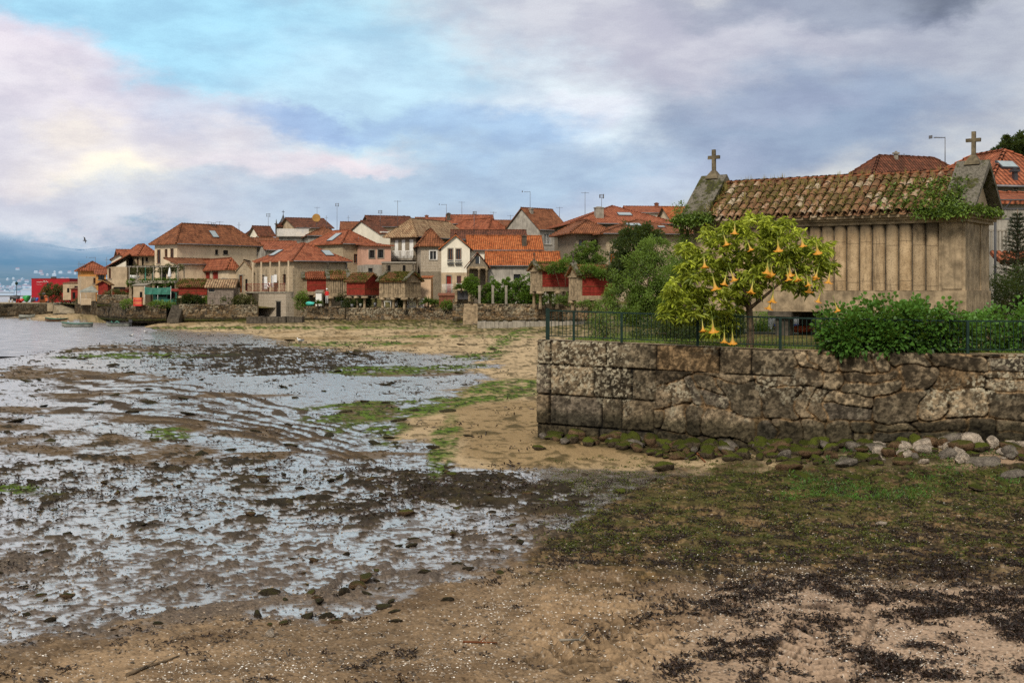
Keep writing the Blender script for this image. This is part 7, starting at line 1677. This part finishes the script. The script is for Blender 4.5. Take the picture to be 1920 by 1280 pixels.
# ------------------------------------------------------------ boats and birds
def boat(px0, px1, pyw, label, rz, outer, trim, z=0., motor=False, pitch=0, beam=1.35):
    Yb = F*(H-z)/(pyw-HY); L_ = (px1-px0)/F*Yb; p = Wp((px0+px1)/2, pyw, Yb); rt = empty('rowing_boat', (p.x, p.y, z-.10), rz, label, 'boat')
    rows = hull(L_, beam, .52, 13, .32, .72); mb = MB(); hull_mesh(mb, rows, .05); o = mb.build('hull', M[outer], rt); 
    mb = MB()
    for sd in (0, 6):
        for i in range(len(rows)-1): mb.tube(Vector(rows[i][sd])+Vector((0, 0, .02)), Vector(rows[i+1][sd])+Vector((0, 0, .02)), .035, n=5, cap=False)
    mb.build('gunwale', M[trim], rt)
    for f_ in (.25, .5, .74):
        i = int(f_*12); r_ = rows[i]; m = MB(); m.box(r_[0][0]-.12, r_[0][1]*.9, .34, r_[0][0]+.12, -r_[0][1]*.9, .38); m.build('thwart', M[trim], rt)
    if motor:
        m = MB(); x_ = -L_/2; m.box(x_-.30, -.14, .62, x_+.12, .14, .95); m.box(x_-.20, -.05, -.25, x_-.08, .05, .62); m.build('outboard_motor', M['metald'], rt)
        m = MB()
        for i in range(8): m.tube((-.2+i*.12, -.3, .45), (-.15+i*.13, .3, .62+.14*math.sin(i)), .10, .08, 6)
        m.build('folded_cover', M['green'], rt)
    if pitch: rt.rotation_euler[1] = pitch
    return rt
boat(116, 172, 613, 'green and pale wooden rowing boat afloat nearest to us', R(183), 'boatw', 'boatg')
boat(84, 126, 603, 'dark brown rowing boat with a green bow moored near the jetty ramp', R(176), 'boatb', 'boatg')
boat(199, 244, 612, 'pale boat with an outboard motor and bundled green cover at the water edge', R(178), 'boatw', 'metald', motor=True)
boat(37, 65, 596, 'small pale boat drawn up against the dark jetty wall', R(8), 'boatw', 'boatw', z=.25, beam=1.1)
def gull(px, py, label, rz, z=None, s_=1.0):
    p = G(px, py) if z is None else Vector((*XY(px, F*(H-z)/(py-HY)), z)); rt = empty('gull', p, rz, label, 'gull'); rt.scale = (s_,)*3
    m = MB(); m.lathe((0, 0, 0), [(.01, -.22), (.045, -.14), (.075, -.04), (.08, .04), (.06, .12), (.035, .17), (.02, .18)], 8); o = m.build('body', M['whitep'], rt); o.rotation_euler = (0, R(75), 0); o.location = (0, 0, .22)
    m = MB(); m.lathe((.17, 0, .28), [(.02, 0), (.042, .04), (.038, .08), (.01, .105)], 8); m.build('head', M['whitep'], rt)
    m = MB(); m.tube((.20, 0, .335), (.27, 0, .325), .012, .004, 5); m.build('beak', M['ochre'], rt)
    for y_ in (-.03, .03): m = MB(); m.tube((0, y_, 0), (0, y_, .18), .008, n=4); m.build('leg', M['ochre'], rt)
    m = MB()
    for y_ in (-.07, .07): m.obox((-.06, y_, .23), (.15, 0, -.03), (0, .012, 0), (0, 0, .045))
    m.build('folded_wings', M['metal'], rt)
gull(273, 626, 'white gull standing on the sand, rightmost of the pair by the water', R(160)); gull(246, 633, 'white gull at the water edge, left of the pair', R(20)); gull(563, 645, 'lone white gull standing on the wet sand in mid beach', R(170), s_=1.4)
p = Wp(159, 451, 90); rt = empty('flying_bird', p, R(30), 'dark bird in flight above the bay on the left', 'bird'); rt.rotation_euler[0] = R(35)
m = MB(); m.lathe((0, 0, 0), [(.01, -.16), (.05, 0), (.01, .16)], 7); o = m.build('body', M['metald'], rt); o.rotation_euler = (0, R(90), 0)
m = MB()
for sg in (-1, 1): q = [(-.06, 0, .02), (.07, 0, .02), (.05, sg*.25, .10), (-.04, sg*.22, .09)]; m.face(q); m.face([(.05, sg*.25, .10), (-.04, sg*.22, .09), (-.05, sg*.46, .03)])
m.build('wings', M['metald'], rt)

# ------------------------------------------------------------ person on the shore wall
def person(px, pyf, Yd, label):
    p = Wp(px, pyf, Yd); rt = empty('person', p, R(-90), label, 'person')
    J = {'pel': ((0, 0, .95), .135), 'ch': ((0, 0, 1.20), .14), 'sh': ((0, 0, 1.40), .12), 'nk': ((.01, 0, 1.50), .055), 'hd0': ((.02, 0, 1.58), .075), 'hd': ((.02, 0, 1.68), .095), 'hdt': ((.01, 0, 1.77), .06),
         'sl': ((0, .17, 1.39), .06), 'el': ((-.03, .24, 1.12), .045), 'wl': ((.10, .22, .90), .032), 'hl': ((.15, .21, .82), .035), 'sr': ((0, -.17, 1.39), .06), 'er': ((-.02, -.25, 1.12), .045), 'wr': ((.14, -.15, 1.0), .032), 'hr': ((.20, -.10, .98), .035),
         'tl': ((0, .09, .88), .095), 'kl': ((.03, .10, .48), .062), 'al': ((0, .11, .08), .04), 'fl': ((.14, .12, .04), .038), 'tr': ((0, -.09, .88), .095), 'kr': ((.02, -.10, .48), .062), 'ar': ((-.03, -.11, .08), .04), 'fr': ((.12, -.12, .04), .038)}
    E_ = [('pel', 'ch'), ('ch', 'sh'), ('sh', 'nk'), ('nk', 'hd0'), ('hd0', 'hd'), ('hd', 'hdt'), ('sh', 'sl'), ('sl', 'el'), ('el', 'wl'), ('wl', 'hl'), ('sh', 'sr'), ('sr', 'er'), ('er', 'wr'), ('wr', 'hr'), ('pel', 'tl'), ('tl', 'kl'), ('kl', 'al'), ('al', 'fl'), ('pel', 'tr'), ('tr', 'kr'), ('kr', 'ar'), ('ar', 'fr')]
    ks = list(J); me = D.meshes.new('body'); me.from_pydata([J[k][0] for k in ks], [(ks.index(a), ks.index(b)) for a, b in E_], []); o = D.objects.new('body', me); link(o, rt)
    sk = o.modifiers.new('Skin', 'SKIN'); 
    for i, k in enumerate(ks): me.skin_vertices[0].data[i].radius = (J[k][1],)*2; me.skin_vertices[0].data[i].use_root = (i == 0)
    o.modifiers.new('Sub', 'SUBSURF').levels = 2; o.modifiers['Sub'].render_levels = 2
    t = NT('person_skin_and_clothes'); z_ = t.n('ShaderNodeSeparateXYZ', Vector=t.co()).outputs[2]
    c = t.mix(t.math('GREATER_THAN', z_, .95), (.45, .45, .44, 1), (.55, .03, .03, 1)); c = t.mix(t.math('GREATER_THAN', z_, 1.47), c, (.45, .25, .17, 1)); me.materials.append(t.surf(Base_Color=c, Roughness=.8))
    m = MB(); m.lathe((.02, 0, 1.70), [(.115, 0), (.118, .05), (.09, .11), (.02, .14)], 12); m.box(.10, -.07, 1.70, .22, .07, 1.715); m.build('cap', M['cloth'], rt)
    m = MB(); m.box(.105, -.035, 1.655, .125, -.018, 1.672); m.box(.105, .018, 1.655, .125, .035, 1.672); m.build('eyes', M['dark'], rt)
person(613, 568.5, 157.6, 'person in a red top, pale trousers and white cap standing on the shore wall')

# ------------------------------------------------------------ across the bay
def hill_z(x, y):
    i = float(np.interp(y, hy, np.arange(60))); j = float(np.interp(x, hx, np.arange(150))); a, b = min(int(i), 58), min(int(j), 148); p, q = i-a, j-b
    return (HZ[a, b]*(1-q)+HZ[a, b+1]*q)*(1-p)+(HZ[a+1, b]*(1-q)+HZ[a+1, b+1]*q)*p-1
mats_far = []
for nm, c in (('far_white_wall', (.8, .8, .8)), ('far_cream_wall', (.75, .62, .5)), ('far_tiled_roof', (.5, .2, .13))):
    t = NT(nm); b_ = t.n('ShaderNodeBsdfDiffuse', Color=(*c, 1)); e_ = t.n('ShaderNodeEmission', Color=(*lin(135, 170, 200), 1), Strength=1.); x_ = t.n('ShaderNodeMixShader', Fac=.68); t.set(x_.inputs[1], b_); t.set(x_.inputs[2], e_); t.n('ShaderNodeOutputMaterial', Surface=x_); mats_far.append(t.m)  # distance haze painted in as a share of blue emission
fm = []
for i in range(6):
    mb = MB(); w, d, h = random.uniform(4, 9), 6, random.uniform(2.2, 3.8); mb.box(-w/2, 0, -4, w/2, d, h); nf_ = len(mb.f)
    mb.face([(-w/2-.6, -.6, h), (w/2+.6, -.6, h), (w/2-1, d/2, h+2.2), (-w/2+1, d/2, h+2.2)]); mb.face([(w/2+.6, d+.6, h), (-w/2-.6, d+.6, h), (-w/2+1, d/2, h+2.2), (w/2-1, d/2, h+2.2)])
    o = mb.build('far_house', [mats_far[i % 2], mats_far[2 if i % 3 == 0 else 0]]); 
    for q in range(nf_, len(mb.f)): o.data.polygons[q].material_index = 1
    fm.append(o.data); D.objects.remove(o)
for i in range(420):
    px = random.uniform(-90, 290); Yd = 2056+random.random()**1.5*800; x = (px-CX)/F*Yd; z = hill_z(x, Yd)
    if z > 62 or fbm(np.array([x*.006]), np.array([Yd*.01]), 2, 6)[0] < .38: continue
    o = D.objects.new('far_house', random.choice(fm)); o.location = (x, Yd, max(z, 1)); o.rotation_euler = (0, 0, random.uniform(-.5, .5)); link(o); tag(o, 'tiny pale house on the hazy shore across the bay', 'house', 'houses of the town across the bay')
p = Wp(12, 549, 1400); rt = empty('far_ferry', (p.x, 1400, 0), 0, 'long white vessel moored across the bay at the left edge', 'ship'); mb = MB(); mb.box(-15, 0, 0, 15, 6, 3); mb.box(-12, 1, 3.01, 10, 5, 5.2); mb.build('hull', mats_far[0], rt); mb = MB(); mb.box(-11, .95, 3.6, 9, 1.0, 4.4); mb.build('window_band', M['metal'], rt)
p = Wp(26, 549, 1300); rt = empty('far_sail_boat', (p.x, 1300, 0), 0, 'white yacht with a tall mast moored across the bay', 'yacht'); mb = MB(); hull_mesh(mb, hull(11, 3, 1.6)); mb.build('hull', mats_far[0], rt); mb = MB(); mb.tube((0, 0, 1), (1.2, 0, 15), .35, .2, 5); mb.tube((0, 0, 3), (-5, 0, 3.2), .25, n=5); mb.build('mast', mats_far[0], rt)
p = Wp(55, 549, 1350); rt = empty('far_warehouse', (p.x, 1350, 0), 0, 'white waterfront shed across the bay left of the crimson building', 'shed'); mb = MB(); mb.box(-9, 0, 0, 9, 8, 6.5); mb.build('wall', mats_far[0], rt); mb = MB(); mb.face([(-9.5, -.5, 6.5), (9.5, -.5, 6.5), (9.5, 8.5, 8.2), (-9.5, 8.5, 8.2)]); mb.build('roof', mats_far[1], rt)
rt = empty('far_breakwater', (*XY(-60, 1250), 0), 0, 'thin dark breakwater line across the bay', 'breakwater'); mb = MB(); mb.box(0, 0, -1, 78, 4, 1.2); mb.build('stones', M['metal'], rt, jitter=.3)

# ------------------------------------------------------------ houses and trees beyond the big granary on the right
house('brown_hip_house', 'house whose brown pyramid roof shows above the ridge of the big granary', 1640, 92, 20, 1600, 1800, 2.9, 326, 'hip', 294, 'beige', 'tile_d', .5, ants=[(1772, 257, 2), (1695, 288, 0)], chim=[(1680, 286, 7, 14, 'conc')])
hR = house('right_edge_house', 'house with a clean orange roof and skylight at the right edge behind the granary', 1858, 62, 14, 1840, 2030, 2.9, 346, 'hip', 287, 'grey', 'tile_r', .4, d=8, skyl=[(1888, 311, 1.0, .7)], wins=[('R', 1862, 440, 1872, 475, 'ww'), ('R', 1905, 400, 1935, 470, 'wr')], chim=[(1903, 318, 9, 22, 'metald')])
house('right_edge_porch', 'small red tiled porch roof below the orange roof at the right edge', 1862, 57, 10, 1850, 1990, 2.9, 376, 'shedy', 356, 'grey', 'tile_r', .3, d=3, cat='porch')
rt = empty('iron_pergola', (*XY(1866, 50), 2.9), R(8), 'dark iron pergola frame at the right edge above the conifer', 'pergola'); mb = MB(); z_ = H+(HY-375)/F*50-2.9
for q in (0, .35, .75): mb.tube((-.3, 0, z_-q), (4.5, 0, z_-q+.03), .03, n=5)
for i in range(4): mb.tube((i*1.1, 0, z_-.75), (i*1.1+.7, 0, z_), .02, n=4)
for x_ in (0, 4): mb.tube((x_, 0, 0), (x_, 0, z_), .05, n=6)
mb.build('frame', M['metald'], rt)
rt = empty('porch_railing', (*XY(1858, 53), H-(468-HY)/F*53), R(8), 'pale railing on a tiled ledge right of the granary', 'railing'); mb = MB()
for i in range(14): mb.box(i*.16, 0, 0, i*.16+.06, .05, .75)
mb.box(-.05, -.02, .752, 2.4, .07, .82); mb.build('bars', M['conc'], rt); mb = MB()
for i in range(9):
    for j in range(3): mb.tube((i*.27, -.1-j*.28, -.12-j*.12), (i*.27, -.42-j*.28, -.30-j*.12), .12, .14, 8)
mb.build('ledge_tiles', M['tile_r'], rt)
def conifer(px, Yd, pyb, pyt, wpx, label, n=26):
    p = Wp(px, pyb, Yd); h_ = (pyb-pyt)/F*Yd; w = wpx/F*Yd/2; rt = empty('conifer', p, 0, label, 'tree'); m = MB(); m.tube((0, 0, -.2), (0, 0, h_), .10, .015, 7); P = []; Dn = []
    for i in range(n):
        f_ = i/n
        for j in range(6):
            a_ = j*1.05+i*.7+random.uniform(-.2, .2); L_ = w*(1-f_)**.8*random.uniform(.75, 1.1)+.06; z0 = h_*(.03+.95*f_); e = Vector((math.cos(a_)*L_, math.sin(a_)*L_, z0+L_*.25)); b0 = Vector((0, 0, z0)); m.tube(b0, e, .018, .006, 4, False)
            k = int(26+L_*60)
            for q in range(k):
                t_ = random.random()**.7; c = b0.lerp(e, t_); P.append(c+Vector((random.gauss(0, .03), random.gauss(0, .03), random.gauss(0, .02)))); Dn.append((math.cos(a_)+random.gauss(0, .6), math.sin(a_)+random.gauss(0, .6), random.gauss(.1, .5)))
    m.build('trunk', M['bark'], rt); P = np.array(P); leaves('needles', P, unit(np.array(Dn)), .13, .022, M['leaf_con'], rng.random(len(P))*.6+.3*P[:, 2]/h_, rt, droop=.05)
conifer(1908, 46, 600, 392, 110, 'dark conifer with spiky branches at the right edge behind the granary')
shrub('dark_hedge', [Ell(1885, 560, 50, 46, 44, 1.2), Ell(1930, 540, 40, 50, 44, 1.2)], 7000, .09, .05, M['leaf_drk'], 'very dark hedge right of the granary below the conifer', 'hedge', stem=2.8, clump=.3, ncl=90)
shrub('eucalyptus_tree', [Ell(1896, 285, 30, 22, 118, 3), Ell(1915, 268, 20, 16, 118, 2), Ell(1872, 296, 20, 8, 118, 2), Ell(1945, 270, 30, 30, 120, 3), Ell(1882, 262, 9, 6, 117, 1)], 9000, .32, .14, M['leaf_drk'], 'dark wooded treetops above the orange roof at the right edge', 'tree', stem=3, clump=.28, ncl=130, tshift=.1)
bpy.context.view_layer.update()
